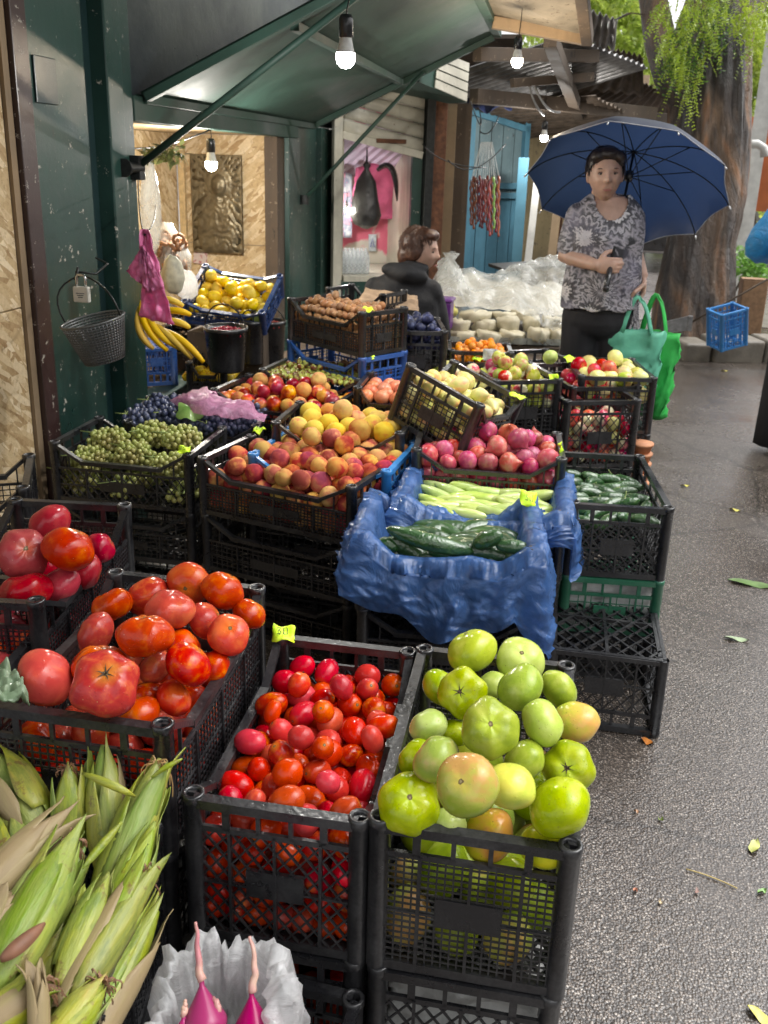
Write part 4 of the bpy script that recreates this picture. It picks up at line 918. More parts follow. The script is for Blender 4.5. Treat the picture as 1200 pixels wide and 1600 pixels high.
G['peach'] = fruit('peach_skin', [(.15, (.62, .3, .09)), (.36, (.56, .17, .07)), (.52, (.42, .06, .045)), (.78, (.25, .02, .03))], axis='x', amt=.3, rough=.75, coat=0, drops=False, bmp=.05, hue=.02, val=.12)
G['peachy'] = fruit('yellow_peach_skin', [(.3, (.6, .37, .1)), (.6, (.58, .26, .08)), (.8, (.45, .09, .05))], axis='x', amt=.2, rough=.75, coat=0, drops=False, bmp=.05, hue=.015)
G['nect'] = fruit('nectarine_skin', [(.15, (.72, .3, .03)), (.35, (.62, .12, .02)), (.5, (.42, .018, .012)), (.75, (.26, .008, .014))], axis='x', amt=.35, rough=.35, coat=.35, hue=.02)
G['lemon'] = fruit('lemon_skin', [(.3, (.78, .5, .012)), (.7, (.85, .62, .03))], rough=.4, coat=.3, bsc=14, bmp=.25, drops=False)
G['plum'] = fruit('plum_skin', [(.35, (.012, .014, .035)), (.55, (.035, .042, .10)), (.75, (.12, .14, .25))], sc=1.6, rough=.5, coat=.1, val=.25, drops=False)
G['bgrape'] = fruit('black_grape_skin', [(.35, (.012, .014, .035)), (.6, (.035, .045, .1)), (.8, (.10, .12, .2))], sc=1.5, rough=.45, coat=.2, drops=False)
G['ggrape'] = fruit('green_grape_skin', [(.3, (.28, .34, .08)), (.6, (.4, .46, .15)), (.8, (.42, .36, .14))], rough=.3, coat=.4, sss=.15, drops=False)
G['onion'] = fruit('red_onion_skin', [(.25, (.32, .02, .05)), (.5, (.5, .06, .1)), (.68, (.55, .2, .16)), (.85, (.3, .12, .04))], sc=1.4, rough=.3, coat=.25, streak=5, drops=False, hue=.03, val=.3)
G['apg'] = fruit('green_apple_skin', [(.3, (.42, .48, .07)), (.55, (.55, .56, .14)), (.7, (.6, .35, .16)), (.85, (.5, .12, .08))], axis='x', amt=.2, hue=.03, drops=False, scar=0.08)
G['apy'] = fruit('yellow_apple_skin', [(.3, (.62, .62, .2)), (.6, (.7, .62, .25)), (.8, (.72, .45, .2))], hue=.02, drops=False, scar=0.08)
G['apr'] = fruit('red_apple_skin', [(.3, (.42, .012, .02)), (.55, (.55, .03, .04)), (.75, (.62, .16, .08))], axis='x', amt=.2, hue=.015, drops=False, scar=0.08)
G['apm'] = fruit('mixed_apple_skin', [(.3, (.66, .62, .38)), (.48, (.66, .4, .3)), (.58, (.55, .08, .12)), (.8, (.45, .02, .06))], axis='x', amt=.3, hue=.02, drops=False, scar=0.08)
G['pear'] = fruit('pear_skin', [(.3, (.55, .55, .15)), (.55, (.68, .55, .2)), (.75, (.72, .36, .18))], axis='x', amt=.15, rough=.45, coat=.2, drops=False, hue=.02)
G['jujube'] = fruit('jujube_skin', [(.35, (.42, .46, .1)), (.55, (.35, .34, .08)), (.65, (.16, .05, .02))], axis='x', amt=.3, rough=.35, hue=.02, drops=False)
G['nut'] = fruit('hazelnut_shell', [(.3, (.28, .13, .06)), (.7, (.42, .23, .11))], rough=.6, coat=.05, drops=False, val=.25)
G['ocherry'] = fruit('orange_fruit_skin', [(.3, (.75, .2, .02)), (.7, (.82, .36, .04))], drops=False)
G['redberry'] = fruit('dark_berry', [(.3, (.16, .01, .02)), (.7, (.32, .03, .05))], drops=False, hue=.02, val=.3)
G['persim'] = fruit('salmon_fruit', [(.3, (.62, .16, .08)), (.7, (.72, .3, .16))], drops=False, coat=.2)
G['cuke'] = fruit('cucumber_skin', [(.3, (.012, .04, .012)), (.6, (.03, .085, .022)), (.85, (.12, .2, .05))], sc=2.5, speck=((.10, .17, .05), 9, .05), bsc=12, bmp=.6, rough=.35)
G['zuke'] = fruit('zucchini_skin', [(.3, (.3, .42, .07)), (.7, (.5, .6, .18))], rough=.35, streak=4, drops=False)
G['banana'] = fruit('banana_skin', [(.3, (.6, .36, .02)), (.6, (.75, .5, .04)), (.85, (.4, .2, .03))], rough=.5, coat=.1, drops=False)
G['radish'] = fruit('radish_skin', [(.3, (.26, .012, .08)), (.7, (.42, .035, .16))], rough=.3)
calm = simple('calyx_green', (.06, .1, .025), .6)
stemm = simple('pale_stem', (.25, .32, .1), .6)
ms = {}
ms['tomato'] = [blob('tomato', [None, scarm], 32, 20, fn=tomato_fn(.82, 5, .016, .08, s), scar=1) for s in (0, 2, 5)]
ms['lobed'] = [blob('lobed_tomato', [None, scarm], 36, 20, fn=tomato_fn(.76, 6, .045, .14, s), scar=1) for s in (1, 4)]
ms['plumt'] = [blob('plum_tomato', [None, scarm], 18, 12, fn=sph_fn(s, .88, .88, 1.0+.12*(s % 3), .06), scar=1) for s in (0, 1, 2)]
ms['peach'] = [blob('peach', [None, scarm], 22, 14, fn=sph_fn(s, 1, 1, .94, .12, .05, .07), scar=1) for s in (0, 1)]
ms['ball'] = [blob('round_fruit', [None], 16, 10, fn=sph_fn(s, 1, 1, .95, .08)) for s in (0, 1)]
ms['apple'] = [blob('apple', [None, scarm], 20, 14, fn=sph_fn(s, 1, 1, .9, .28, .04), scar=1) for s in (0, 1)]
ms['oval'] = [blob('oval_fruit', [None], 14, 10, fn=sph_fn(s, .82, .82, 1.08, .03)) for s in (0, 1)]
ms['small'] = [blob('small_fruit', [None], 10, 7, fn=sph_fn(s, .95, .95, 1.05)) for s in (0, 1)]
ms['lemon'] = [blob('lemon', [None], 18, 14, fn=lambda v, th, ph: Vector((v.x*.85, v.y*.85, v.z*1.08+.12*(math.exp(-(th/.35)**2)-math.exp(-((PI-th)/.35)**2))*1.)))]
def pear_fn(v, th, ph):
    k = 1-.42*max(0, v.z)**1.1; return Vector((v.x*k*.9, v.y*k*.9, v.z*1.25))
ms['pear'] = [blob('pear', [None], 18, 14, fn=pear_fn)]
def onion_fn(v, th, ph):
    k = 1; p = Vector((v.x, v.y, v.z*.85)); p.z += .5*math.exp(-(th/.2)**2)-.0; return p*(1+.02*math.sin(9*ph))
ms['onion'] = [blob('onion', [None], 24, 16, fn=onion_fn)]
def fmesh(kind, mat, var=0):
    key = ('m', kind, mat, var % len(ms[kind]))
    if key not in G:
        me = ms[kind][var % len(ms[kind])].copy(); me.materials[0] = G[mat]; me.name = kind+'_'+mat; G[key] = me
    return G[key]
NAMES = {}
FR = random.Random(99)
def rrot(rg=FR): return Matrix.Rotation(rg.uniform(0, 6.28), 3, 'Z') @ Matrix.Rotation(rg.uniform(0, 6.28), 3, 'X') @ Matrix.Rotation(rg.uniform(0, 6.28), 3, 'Y')
def put(name, kind, mat, pos, r, label, cat, group=None, rot=None, var=None, sq=None):
    o = D.objects.new(name, fmesh(kind, mat, FR.randrange(9) if var is None else var)); COL.objects.link(o)
    R_ = rot if rot is not None else rrot(); o.matrix_world = Matrix.Translation(pos) @ R_.to_4x4() @ Matrix.Diagonal((r*(sq[0] if sq else 1), r*(sq[1] if sq else 1), r*(sq[2] if sq else 1), 1))
    return tag(o, label, cat, group)
def calyx_mesh(n=5, s=.35, w=.06):
    mb = MB()
    for k in range(n):
        a = 2*PI*k/n+.3*(k % 2); d = Vector((math.cos(a), math.sin(a), 0)); t = Vector((-d.y, d.x, 0)); q = []
        rows = [[d*s*f+t*w*(1-f)*sg+Vector((0, 0, .03+.14*f*(.3 if f < .5 else 1)*(1-f)+.06*f)) for sg in (-1, 0, 1)] for f in (0, .25, .5, .75, 1)]
        mb.grid(rows)
    mb.tube([(0, 0, 0), (.01, 0, .08), (.03, .01, .16)], [.05, .03, .03], 6)
    return mb.mesh('calyx', calm, True)
CAL = calyx_mesh(); CALD = calyx_mesh(6, .3, .035); CALD.materials[0] = simple('dark_calyx', (.05, .03, .015), .7)
def add_calyx(o, me=None, z=.66):
    c = D.objects.new('calyx', me or CAL); COL.objects.link(c); c.parent = o; c.location = (0, 0, z); return c
def fill(Mx, W_, L, H, n, rr, kind, mats, name, label, cat, heap=.35, fixed=(), floor=.012, seed=1, block=None, z0=None, jit=.08, iters=220, calyx=None, prefix=None, over=.03):
    rg = random.Random(seed)
    if n is None: n = max(6, int(.60*(W_-.03)*(L-.03)*(H+over-floor)/(4.19*rr**3)))
    radii = [rr*rg.uniform(1-jit, 1+jit) for _ in range(n)]
    out = settle(W_, L, H, radii, fixed, floor, heap, iters, seed, z0, block)
    res = []
    for i, (p, r) in enumerate(out[:n]):
        m = mats[rg.randrange(len(mats))]; o = put(name, kind, m, Mx @ p, r, label, cat, label+' heap' if False else name.replace('_', ' ')+' heap, '+label.split(' in ')[-1] if ' in ' in label else label, rrot(rg))
        if calyx and rg.random() < calyx: add_calyx(o, None, .8)
        res.append(o)
    return out, res
def look(dirv):      # rotation whose local z looks along dirv
    return Vector(dirv).to_track_quat('Z', 'Y').to_matrix()
def heroes(lst, Mx, fixed_out, HR=.26):
    """lst: (px, py, radius px, height z, mesh kind, material, tilt x, tilt y, label, calyx)"""
    Mi = Mx.inverted(); out = []
    for (x, y, rp, z, kind, mat, tx, ty, lab, cal) in lst:
        p = P(x, y, z); r = rp/F*dep(p); out.append((p, r, kind, mat, tx, ty, lab, cal)); q = Mi @ p
        k_ = 0
        while k_ < 40 and q.y < r+.012 and q.z < HR+.5*r: p = p+(p-Vector((0, 0, CH))).normalized()*.004; q = Mi @ p; k_ += 1
        fixed_out.append((q.x, q.y, q.z, r*.93))
    return out
def put_heroes(hs, name, cat, settled, Mx, nbase):
    for i, (p, r, kind, mat, tx, ty, lab, cal) in enumerate(hs):
        q = Mx @ settled[nbase+i][0]
        vd = (Vector((0, 0, CH))-q).normalized(); rt = RM @ Vector((1, 0, 0)); up = RM @ Vector((0, 1, 0))
        o = put(name, kind, mat, q, r*1.02, lab, cat, None, look(vd*(1.0 if abs(tx)+abs(ty) < .7 else -.1)+rt*tx+up*ty) @ Matrix.Rotation(i*1.3, 3, 'Z'))
        if cal: add_calyx(o, CAL if cal == 1 else CALD, .58 if kind != 'plumt' else .9)
G['yelp'] = fruit('pale_peach_skin', [(.3, (.66, .5, .08)), (.7, (.68, .42, .07)), (.9, (.6, .2, .07))], axis='x', amt=.15, rough=.7, coat=0, drops=False, bmp=.05)
# ================================================================ front crates
def stack(label, top, Mx, W_, L, H, k=1, **kw):
    loc = Mx.translation; e = Mx.to_euler()
    return crate(label, W_, L, H, loc=(loc.x+kw.pop('dx', 0), loc.y+kw.pop('dy', 0), loc.z-H-.004 if 'z' not in kw else kw.pop('z')), rot=(0, 0, e.z), **kw)
# green tomatoes
r, Mx, W_ = crate_at('black crate heaped with big green tomatoes, front right of the display', (577, 1285), (908, 1335), .56, .515, .272, lat='sq', pitch=.0125, straight=True, logo=True)
HG = heroes([
 (738, 1018, 39, .63, 'tomato', 'gt_green', -.3, .8, 'yellow green tomato at the top left back of the green heap', 0),
 (813, 1032, 37, .61, 'tomato', 'gt_pale', .1, .5, 'pale green tomato with a brown scar at the back corner of the green heap', 0),
 (690, 1075, 32, .60, 'tomato', 'gt_green', .6, .9, 'green tomato at the back left behind the round scarred one', 0),
 (723, 1083, 38, .64, 'lobed', 'gt_green', -.2, .1, 'green tomato with dark round scar near the back left of the heap', 2),
 (770, 1071, 24, .59, 'tomato', 'gt_pale', .3, -.5, 'small pale tomato peeping between the back green tomatoes', 0),
 (813, 1074, 37, .66, 'tomato', 'gt_green', .9, -.9, 'smooth green tomato below the pale scarred one at the back', 0),
 (873, 1076, 31, .61, 'tomato', 'gt_green', .5, .5, 'yellow green tomato at the back right with a tiny tip', 0),
 (670, 1134, 30, .60, 'tomato', 'gt_pale', -.5, .9, 'pale freckled tomato against the left rim of the green heap', 0),
 (712, 1144, 25, .58, 'tomato', 'gt_green', 0, 1, 'small green tomato tucked left of the central ring scarred one', 0),
 (765, 1138, 45, .68, 'lobed', 'gt_green', .05, .25, 'big central green tomato with a round ring scar on top', 0),
 (847, 1130, 37, .66, 'tomato', 'gt_pale', .8, .5, 'pale green tomato with green calyx on its right side', 1),
 (900, 1128, 36, .60, 'tomato', 'gt_orange', .2, -.9, 'orange blushed green tomato with dark freckles at the right rim', 0),
 (650, 1183, 30, .58, 'tomato', 'gt_green', -.9, .8, 'green tomato against the left rim above the ribbed front one', 0),
 (680, 1188, 38, .63, 'tomato', 'gt_pink', -.8, .9, 'pinkish green tomato left of the centre of the heap', 0),
 (820, 1187, 34, .62, 'tomato', 'gt_green', .9, -.9, 'green tomato right of the bright yellow one', 0),
 (888, 1200, 40, .60, 'lobed', 'gt_green', -.1, .0, 'green tomato with a star shaped brown scar at the right', 2),
 (730, 1226, 48, .69, 'tomato', 'gt_pink', -.3, .15, 'large pinkish green tomato at the front centre of the heap', 0),
 (797, 1229, 40, .64, 'tomato', 'gt_yellow', .0, -.9, 'bright yellow tomato at the front centre of the green heap', 0),
 (640, 1253, 48, .575, 'lobed', 'gt_green', .05, .35, 'ribbed green tomato on the front left rim of its crate', 0),
 (872, 1266, 50, .59, 'tomato', 'gt_green', .6, -.9, 'large oval green tomato by the front right rim', 0),
 (703, 1285, 26, .55, 'tomato', 'gt_pale', -.3, -.9, 'pale tomato low under the large pinkish one', 0),
 (764, 1305, 44, .54, 'tomato', 'gt_orange', .8, -.5, 'orange blushed tomato behind the front rim of the green crate', 0),
 (855, 1315, 42, .56, 'tomato', 'gt_yellow', -.2, .9, 'yellow green tomato at the front right corner of the crate', 0),
], Mx, fx := [])
n = 26
out, _ = fill(Mx, W_, .515, .272, n, .043, 'tomato', ['gt_green', 'gt_pale', 'gt_pink', 'gt_green'], 'green_tomato', 'green tomato half hidden low in the front right crate', 'tomato', .25, fx, seed=3)
put_heroes(HG, 'green_tomato', 'tomato', out, Mx, n)
z1 = Mx.translation.z
rb = stack('black diamond lattice crate of crumpled newspaper under the green tomatoes', r, Mx, W_*.97, .51, .275, lat='di', pitch=.02, straight=True)
o = cloth_sheet('newspaper', [Mx @ Vector((-.12, .03, -.25)), Mx @ Vector((.12, .03, -.25)), Mx @ Vector((.12, .05, -.05)), Mx @ Vector((-.12, .05, -.05))], M['white_paper'], 3, .02); tag(o, 'crumpled white newspaper inside the lowest front right crate', 'newspaper')
o = cloth_sheet('newspaper', [Mx @ Vector((-.13, .05, -.05)), Mx @ Vector((.13, .05, -.05)), Mx @ Vector((.13, .45, -.06)), Mx @ Vector((-.13, .45, -.06))], M['white_paper'], 7, .012); tag(o, 'newspaper sheet lying on top inside the lowest front right crate', 'newspaper')
# plum tomatoes
r, Mx, W_ = crate_at('black crate of small red plum tomatoes, middle of the front row', (283, 1247), (574, 1290), .55, .51, .265, lat='di', lat2='sq', pitch=.017, mat='black')
HC = heroes([(x, y, rp, z, 'plumt', m_, tx, ty, lab, c) for x, y, rp, z, m_, tx, ty, lab, c in [
 (467, 1070, 20, .52, 'redor', .2, .5, 'orange red plum tomato at the back left with a brown star scar', 2),
 (534, 1074, 19, .53, 'cherry', -.4, .6, 'round red plum tomato standing highest at the back', 0),
 (574, 1077, 19, .51, 'cherry', .3, .3, 'round red plum tomato right of the highest one at the back', 0),
 (505, 1112, 20, .53, 'redor', -.2, .3, 'red plum tomato with cracked orange scar in the back half', 0),
 (600, 1135, 21, .53, 'redor', .9, .1, 'yellow orange streaked plum tomato near the right rim', 0),
 (505, 1168, 20, .54, 'cherry', .1, .2, 'round red plum tomato with brown scar in the middle of the heap', 0),
 (582, 1155, 19, .54, 'cherry', .2, -.5, 'red plum tomato wearing a small green calyx at the right', 1),
 (470, 1152, 21, .54, 'cherry', -.9, .2, 'upright oval red plum tomato left of the middle', 0),
 (449, 1208, 25, .54, 'cherry', -.9, -.4, 'large oval red plum tomato in the left half of the heap', 0),
 (513, 1222, 20, .54, 'cherry', .9, -.4, 'glossy red plum tomato front of the heap middle', 0),
 (447, 1254, 28, .53, 'cherry', -.9, -.5, 'biggest oval plum tomato at the front of the heap', 0),
 (360, 1248, 21, .52, 'cherry', -.4, .5, 'red plum tomato in the front left corner above the rim', 0),
 (398, 1255, 20, .52, 'redpink', -.2, -.8, 'dull red plum tomato beside the front left corner one', 0),
 (540, 1268, 24, .52, 'cherry', .9, .5, 'long red plum tomato leaning on the front right rim', 0),
 (426, 1112, 15, .52, 'cherry', .2, .5, 'small round red tomato at the left edge of the heap', 0),
]], Mx, fx := [])
n = 240
out, _ = fill(Mx, W_, .51, .262, n, .0235, 'plumt', ['cherry', 'cherry', 'cherry', 'cherry', 'red'], 'plum_tomato', 'small red plum tomato heaped in the front middle crate', 'tomato', .5, fx, seed=5, block=(.10, .08, .46, .11), jit=.16, iters=200, calyx=.12)
put_heroes(HC, 'plum_tomato', 'tomato', out, Mx, n)
tg = price_tag((-.125, .495, .275), (.5, .1, .3), .036, parent=r, seed=4)
rb = stack('black slotted crate beneath the red plum tomatoes', r, Mx, W_*.97, .5, .28, lat='slot', pitch=.016, straight=True)
M2_ = Mx @ Matrix.Translation((0, 0, -.284))
out, _ = fill(M2_, W_*.97, .5, .2, 60, .03, 'plumt', ['cherry', 'redpink'], 'plum_tomato', 'red tomato stored in the dark crate below the plum tomatoes', 'tomato', .5, seed=6, block=(.09, .1, .5, .12))
# beefsteak tomatoes
r, Mx, W_ = crate_at('black crate heaped with large red tomatoes, front left of the display', (-52, 1100), (262, 1142), .645, .50, .235, lat='sq', lat2='sq', pitch=.014, yaw=3.5)
HT = heroes([
 (295, 912, 34, .66, 'tomato', 'redor', -.2, -.3, 'orange red tomato at the back middle with a dark stem scar', 2),
 (350, 924, 34, .665, 'tomato', 'redpink', .5, .8, 'round pinkish red tomato at the back right of the large heap', 0),
 (231, 931, 34, .64, 'tomato', 'red', -.6, .8, 'red tomato at the back left of the large tomato heap', 0),
 (387, 957, 27, .63, 'tomato', 'red', .3, .6, 'small red tomato with calyx at the right rim of the large heap', 2),
 (175, 946, 32, .65, 'lobed', 'redpink', -.5, .9, 'flattened red tomato at the left with stem on top', 0),
 (268, 957, 38, .68, 'lobed', 'redor', -.1, -.8, 'large orange red tomato in the upper middle of the heap', 0),
 (320, 970, 30, .64, 'tomato', 'redpink', .8, .4, 'red tomato tucked right of the large orange red one', 0),
 (150, 990, 33, .65, 'lobed', 'redpink', -.9, .3, 'ribbed red tomato at the left rim of the large heap', 0),
 (217, 1000, 44, .70, 'lobed', 'redpink', .0, .9, 'large pointed pinkish red tomato at the heap centre', 0),
 (353, 1002, 33, .64, 'tomato', 'redor', .1, .5, 'orange tomato with dark star scar at the right of the heap', 2),
 (285, 1006, 29, .63, 'tomato', 'redor', .8, .8, 'orange red tomato between the centre and the orange scarred one', 0),
 (168, 1035, 45, .67, 'lobed', 'redor', .1, .8, 'broad mottled tomato behind the biggest front one', 0),
 (292, 1042, 37, .66, 'tomato', 'red', .4, .5, 'red tomato with dried green star near the right rim', 1),
 (340, 1032, 26, .61, 'tomato', 'redpink', .9, -.3, 'light red tomato against the right rim', 0),
 (165, 1068, 52, .70, 'lobed', 'red', .0, .6, 'biggest ribbed red tomato at the front of the heap', 2),
 (70, 1060, 46, .66, 'tomato', 'redor', -.6, -.4, 'smooth orange red tomato at the front left', 0),
 (238, 1058, 28, .62, 'tomato', 'red', .7, -.7, 'red tomato low between the two front ribbed ones', 0),
 (270, 1088, 29, .61, 'tomato', 'redor', .6, .6, 'orange red tomato at the front rim right of centre', 0),
 (225, 1104, 30, .60, 'tomato', 'redor', -.2, .8, 'orange red tomato behind the front rim of the left crate', 0),
 (232, 1078, 24, .61, 'tomato', 'red', 0, .8, 'small red tomato right of the biggest ribbed one', 0),
], Mx, fx := [], .23)
n = 34
out, _ = fill(Mx, W_, .5, .235, n, .037, 'tomato', ['red', 'redor', 'redpink'], 'red_tomato', 'red tomato half hidden low in the front left crate', 'tomato', .3, fx, seed=8)
put_heroes(HT, 'red_tomato', 'tomato', out, Mx, n)
MT = Mx.copy()
rb = stack('black crate under the large red tomatoes', r, Mx, W_*.98, .5, .2, lat='sq', pitch=.02)
stack('lowest black crate of the large red tomato stack', r, Mx, W_*.98, .5, .2, lat='sq', pitch=.025, z=0)
# pink tomatoes, two crates in a line
def crate3(label, FRp, BRp, z, W_, L, H, **k):
    B, C_ = P(*FRp, z), P(*BRp, z); d = C_-B; a = math.atan2(d.y, d.x)-PI/2; Lr = d.length if L is None else L
    rot = Matrix.Rotation(a, 3, 'Z'); c = B+rot @ Vector((-W_/2, 0, 0)); base = c-Vector((0, 0, H))
    r = crate(label, W_, Lr, H, loc=base, rot=(0, 0, a), **k); return r, Matrix.Translation(base) @ rot.to_4x4(), Lr
r, MK, Lk = crate3('black crate of pink tomatoes beside the strand board wall', (62, 945), (206, 787), .66, .30, None, .22, lat='sq', pitch=.012, longx=False)
HK = heroes([
 (77, 818, 33, .68, 'tomato', 'pinkt', -.6, .9, 'small pink tomato on top at the back of the pink heap', 0),
 (106, 858, 40, .70, 'tomato', 'redpink', .5, .9, 'large reddish pink tomato on top of the pink heap', 0),
 (38, 872, 39, .68, 'lobed', 'pinkt', .2, .3, 'ribbed pink tomato with a navel at the left edge', 0),
 (157, 856, 25, .63, 'tomato', 'pinkt', .9, .5, 'pink tomato at the right rim of the pink heap', 0),
 (45, 915, 38, .64, 'lobed', 'pinkt', -.2, .9, 'pale dotted pink tomato at the lower left of the pink heap', 0),
 (95, 912, 32, .62, 'tomato', 'pinkt', .6, -.8, 'pink tomato behind the front rim of the pink crate', 0),
 (130, 895, 28, .62, 'tomato', 'pinkt', .9, -.2, 'pink tomato low at the right rim under the large one', 0),
], MK, fx := [], .2)
n = 26
out, _ = fill(MK, .30, Lk, .22, n, .04, 'tomato', ['pinkt', 'pinkt', 'redpink'], 'pink_tomato', 'pink tomato half hidden low in the crate by the strand board', 'tomato', .3, fx, seed=9)
put_heroes(HK, 'pink_tomato', 'tomato', out, MK, n)
stack('black crate beneath the pink tomatoes', r, MK, .3, Lk, .21, lat='sq', pitch=.02, longx=False)
r, M3_, L3 = crate3('second black crate of pink and orange tomatoes cut by the left edge', (-60, 1078), (58, 950), .62, .30, .42, .22, lat='sq', pitch=.012, longx=False)
out, _ = fill(M3_, .30, .42, .22, 34, .038, 'tomato', ['pinkt', 'redor', 'redpink'], 'pink_tomato', 'pink or orange tomato in the crate cut by the left edge', 'tomato', .3, seed=10)
r, M4_, L4 = crate3('empty black crate at the far left against the strand board', (44, 764), (46, 752), .64, .34, .3, .2, lat='sq', pitch=.02, longx=True)
# grapes crates -------------------------------------------------
def bunch(pos, n, rr, mat, label, seed, spread=(.09, .06), h=.05, rot=0., lay=0, group=None, name='grape_bunch'):
    rg = np.random.default_rng(seed); r_ = rr*rg.uniform(.88, 1.12, n); x = rg.normal(size=(n, 3)); x /= np.linalg.norm(x, axis=1)[:, None]
    x *= rg.uniform(.45, 1, n)[:, None]**.5*np.array([spread[0], spread[1], h]); x[:, 1] *= 1-.45*(x[:, 0]/spread[0])
    for it in range(40):
        d = x[:, None]-x[None]; ds = np.sqrt((d**2).sum(-1))+1e-9; pen = np.maximum((r_[:, None]+r_[None])*.97-ds, 0); np.fill_diagonal(pen, 0)
        x += (d/ds[..., None]*pen[..., None]*.45).sum(1); x *= .992
    vs, fs = [], []
    base = ms['small'][0]; bv = np.array([v.co[:] for v in base.vertices]); bf = [tuple(p.vertices) for p in base.polygons]
    mb = MB()
    for i in range(n): mb.add(list(map(tuple, bv*r_[i]+x[i])), bf)
    o = thing(name, label, 'grapes', pos, (0, 0, rot), group)
    mb.obj('grapes', G[mat], o, True)
    w = MB(); w.tube(bezier((-spread[0]*1.15, 0, h*.7), (0, 0, h*.5), (spread[0]*.7, 0, 0), 8), .0022, 5)
    for k in range(4): a = Vector((-spread[0]*.8+k*spread[0]*.4, 0, h*.4)); w.tube([a, a+Vector((.01, (-1)**k*spread[1]*.5, .012))], .0014, 4)
    w.obj('stalk', stemm, o, True)
    return o
def grape_mat(name, stops):
    n = NT(name); co = n.tc.outputs['Object']; c = n.ramp(n.vor(co, 42, 'F1', 'Distance'), [(0, stops[0]), (.5, stops[1])]); g = n.noise(co, 9, 3); c = n.mix(n.ramp(g, [(.4, 0.), (.65, 1.)]), c, stops[2]); n.col(c).rough(.36).coat(.25, .2)
    n.bump(n.noise(co, 200, 2), .1, .002); return n.m
G['bg1'] = grape_mat('black_grape_bloom', [(.012, .014, .035), (.035, .045, .10), (.10, .12, .2)]); G['gg1'] = grape_mat('green_grape_bloom', [(.30, .36, .07), (.40, .46, .13), (.34, .30, .10)])
r, MG, WG = crate_at('black crate of green grapes against the dark green kiosk wall', (75, 692), (298, 712), .575, .33, .20, lat='di', pitch=.02, longx=True)
k = 0
lb = ['olive green grape bunch at the left end of the grape crate', 'brownish green grape bunch at the back middle of the grape crate', 'bright green grape bunch at the right end of the grape crate', 'green grape bunch hanging lowest before the front rim middle', 'green grape bunch in the front right corner of the grape crate', 'green grape bunch in the front left corner of the grape crate']
for i, (u, v, z, rt) in enumerate([(-.12, .17, .155, .2), (-.0, .25, .165, 1.2), (.13, .2, .175, .6), (.0, .12, .13, 0), (.14, .09, .12, .4), (-.15, .09, .11, .9)]):
    bunch(MG @ Vector((u, v, z+.012)), 150, .0092, 'gg1', lb[i], i+3, (.085, .06), .045, rt)
for i in range(9): bunch(MG @ Vector((-.19+.19*(i % 3), .07+.09*(i//3), .05)), 60, .0105, 'gg1', 'green grape bunch low inside the green grape crate', i+30, (.1, .06), .05, i, group='lower bunches in the green grape crate')
price_tag((WG/2-.03, .02, .21), (.5, 0, .2), .03, True, parent=r, seed=2)
stack('black crate below the green grapes', r, MG, WG, .33, .185, pitch=.02, longx=True); stack('lowest black crate under the green grapes', r, MG, WG, .33, .185, pitch=.03, longx=True, z=0)
r, MBG, WB = crate_at('wide black crate of dark blue grapes behind the green grapes', (192, 660), (405, 668), .575, .30, .17, lat='sq', pitch=.02, longx=True, tilt=.06)
j = 0
for u, v, z, rt in [(-.2, .08, .15, .3), (-.08, .12, .16, 1.), (.04, .07, .155, 2.), (-.15, .2, .17, .5), (.0, .2, .165, 1.4), (.14, .1, .15, .2), (.2, .18, .15, .8), (.1, .2, .14, .1), (-.22, .15, .14, 1)]:
    bunch(MBG @ Vector((u*WB/.5, v, z)), 80, .0115, 'bg1', ['dark blue grape bunch with dry stalk in the left corner', 'dark blue grape bunch left of the vine leaf', 'dark blue grape bunch under the green vine leaf', 'dark blue grape bunch behind against the green sill', 'dark blue grape bunch under the pink plastic bag', 'dark blue grape bunch right of the vine leaf', 'dark blue grape bunch at the right end by the blue crate', 'dark blue grape bunch below the tail of the pink bag', 'dark blue grape bunch at the far left back corner'][j], j+60, (.085, .06), .04, rt); j += 1
def vine_leaf(pos, s, rot, label):
    mb = MB(); rows = []; n = 30
    c = Vector((0, 0, .008)); ring = []; ring2 = []
    for k in range(n):
        a = 2*PI*k/n; q = s*(.78+.20*abs(math.cos(2.5*a)))*(1+.07*math.sin(23*a)); ring.append(Vector((math.cos(a)*q, math.sin(a)*q, .012*math.sin(3*a)-.01))); ring2.append(Vector((math.cos(a)*q*.5, math.sin(a)*q*.5, .006)))
    mb.grid([[c]*n, ring2, ring], True); o = mb.obj('vine_leaf', leafmat('vine_leaf_mat', (.12, .28, .05), (.28, .45, .12), .2), None, True); weld(o.data); o.location = pos; o.rotation_euler = rot; tag(o, label, 'leaf')
vine_leaf(MBG @ Vector((-.01, .03, .215)), .05, (.5, .1, .3), 'green vine leaf lying on the dark blue grapes')
def heap_bag(name, label, pts, w, mat, seed=0, h=.05, cat='plastic bag'):
    mb = MB(); n = 26; m = 14; rows = []
    for i in range(n+1):
        t = i/n*(len(pts)-1); k = min(int(t), len(pts)-2); f = t-k; c = Vector(pts[k]).lerp(Vector(pts[k+1]), f); ww = w[k]*(1-f)+w[k+1]*f
        d = (Vector(pts[k+1])-Vector(pts[k])).normalized(); sd_ = Vector((-d.y, d.x, 0)).normalized(); row = []
        for j in range(m+1):
            v = j/m*2-1; z = h*math.sqrt(max(0, 1-v*v))*min(1, i/n*6+.1, (1-i/n)*6+.1)
            q = c+sd_*v*ww+Vector((0, 0, z)); nn_ = noise.noise(q*38+Vector((seed, 0, 0)))*.012+noise.noise(q*15+Vector((seed, 5, 0)))*.016+.004*math.sin(v*15+i*.6); row.append(q+Vector((nn_*.5, nn_*.6, nn_*1.1)))
        rows.append(row)
    mb.grid(rows); o = mb.obj(name, mat, None, True); return tag(o, label, cat)
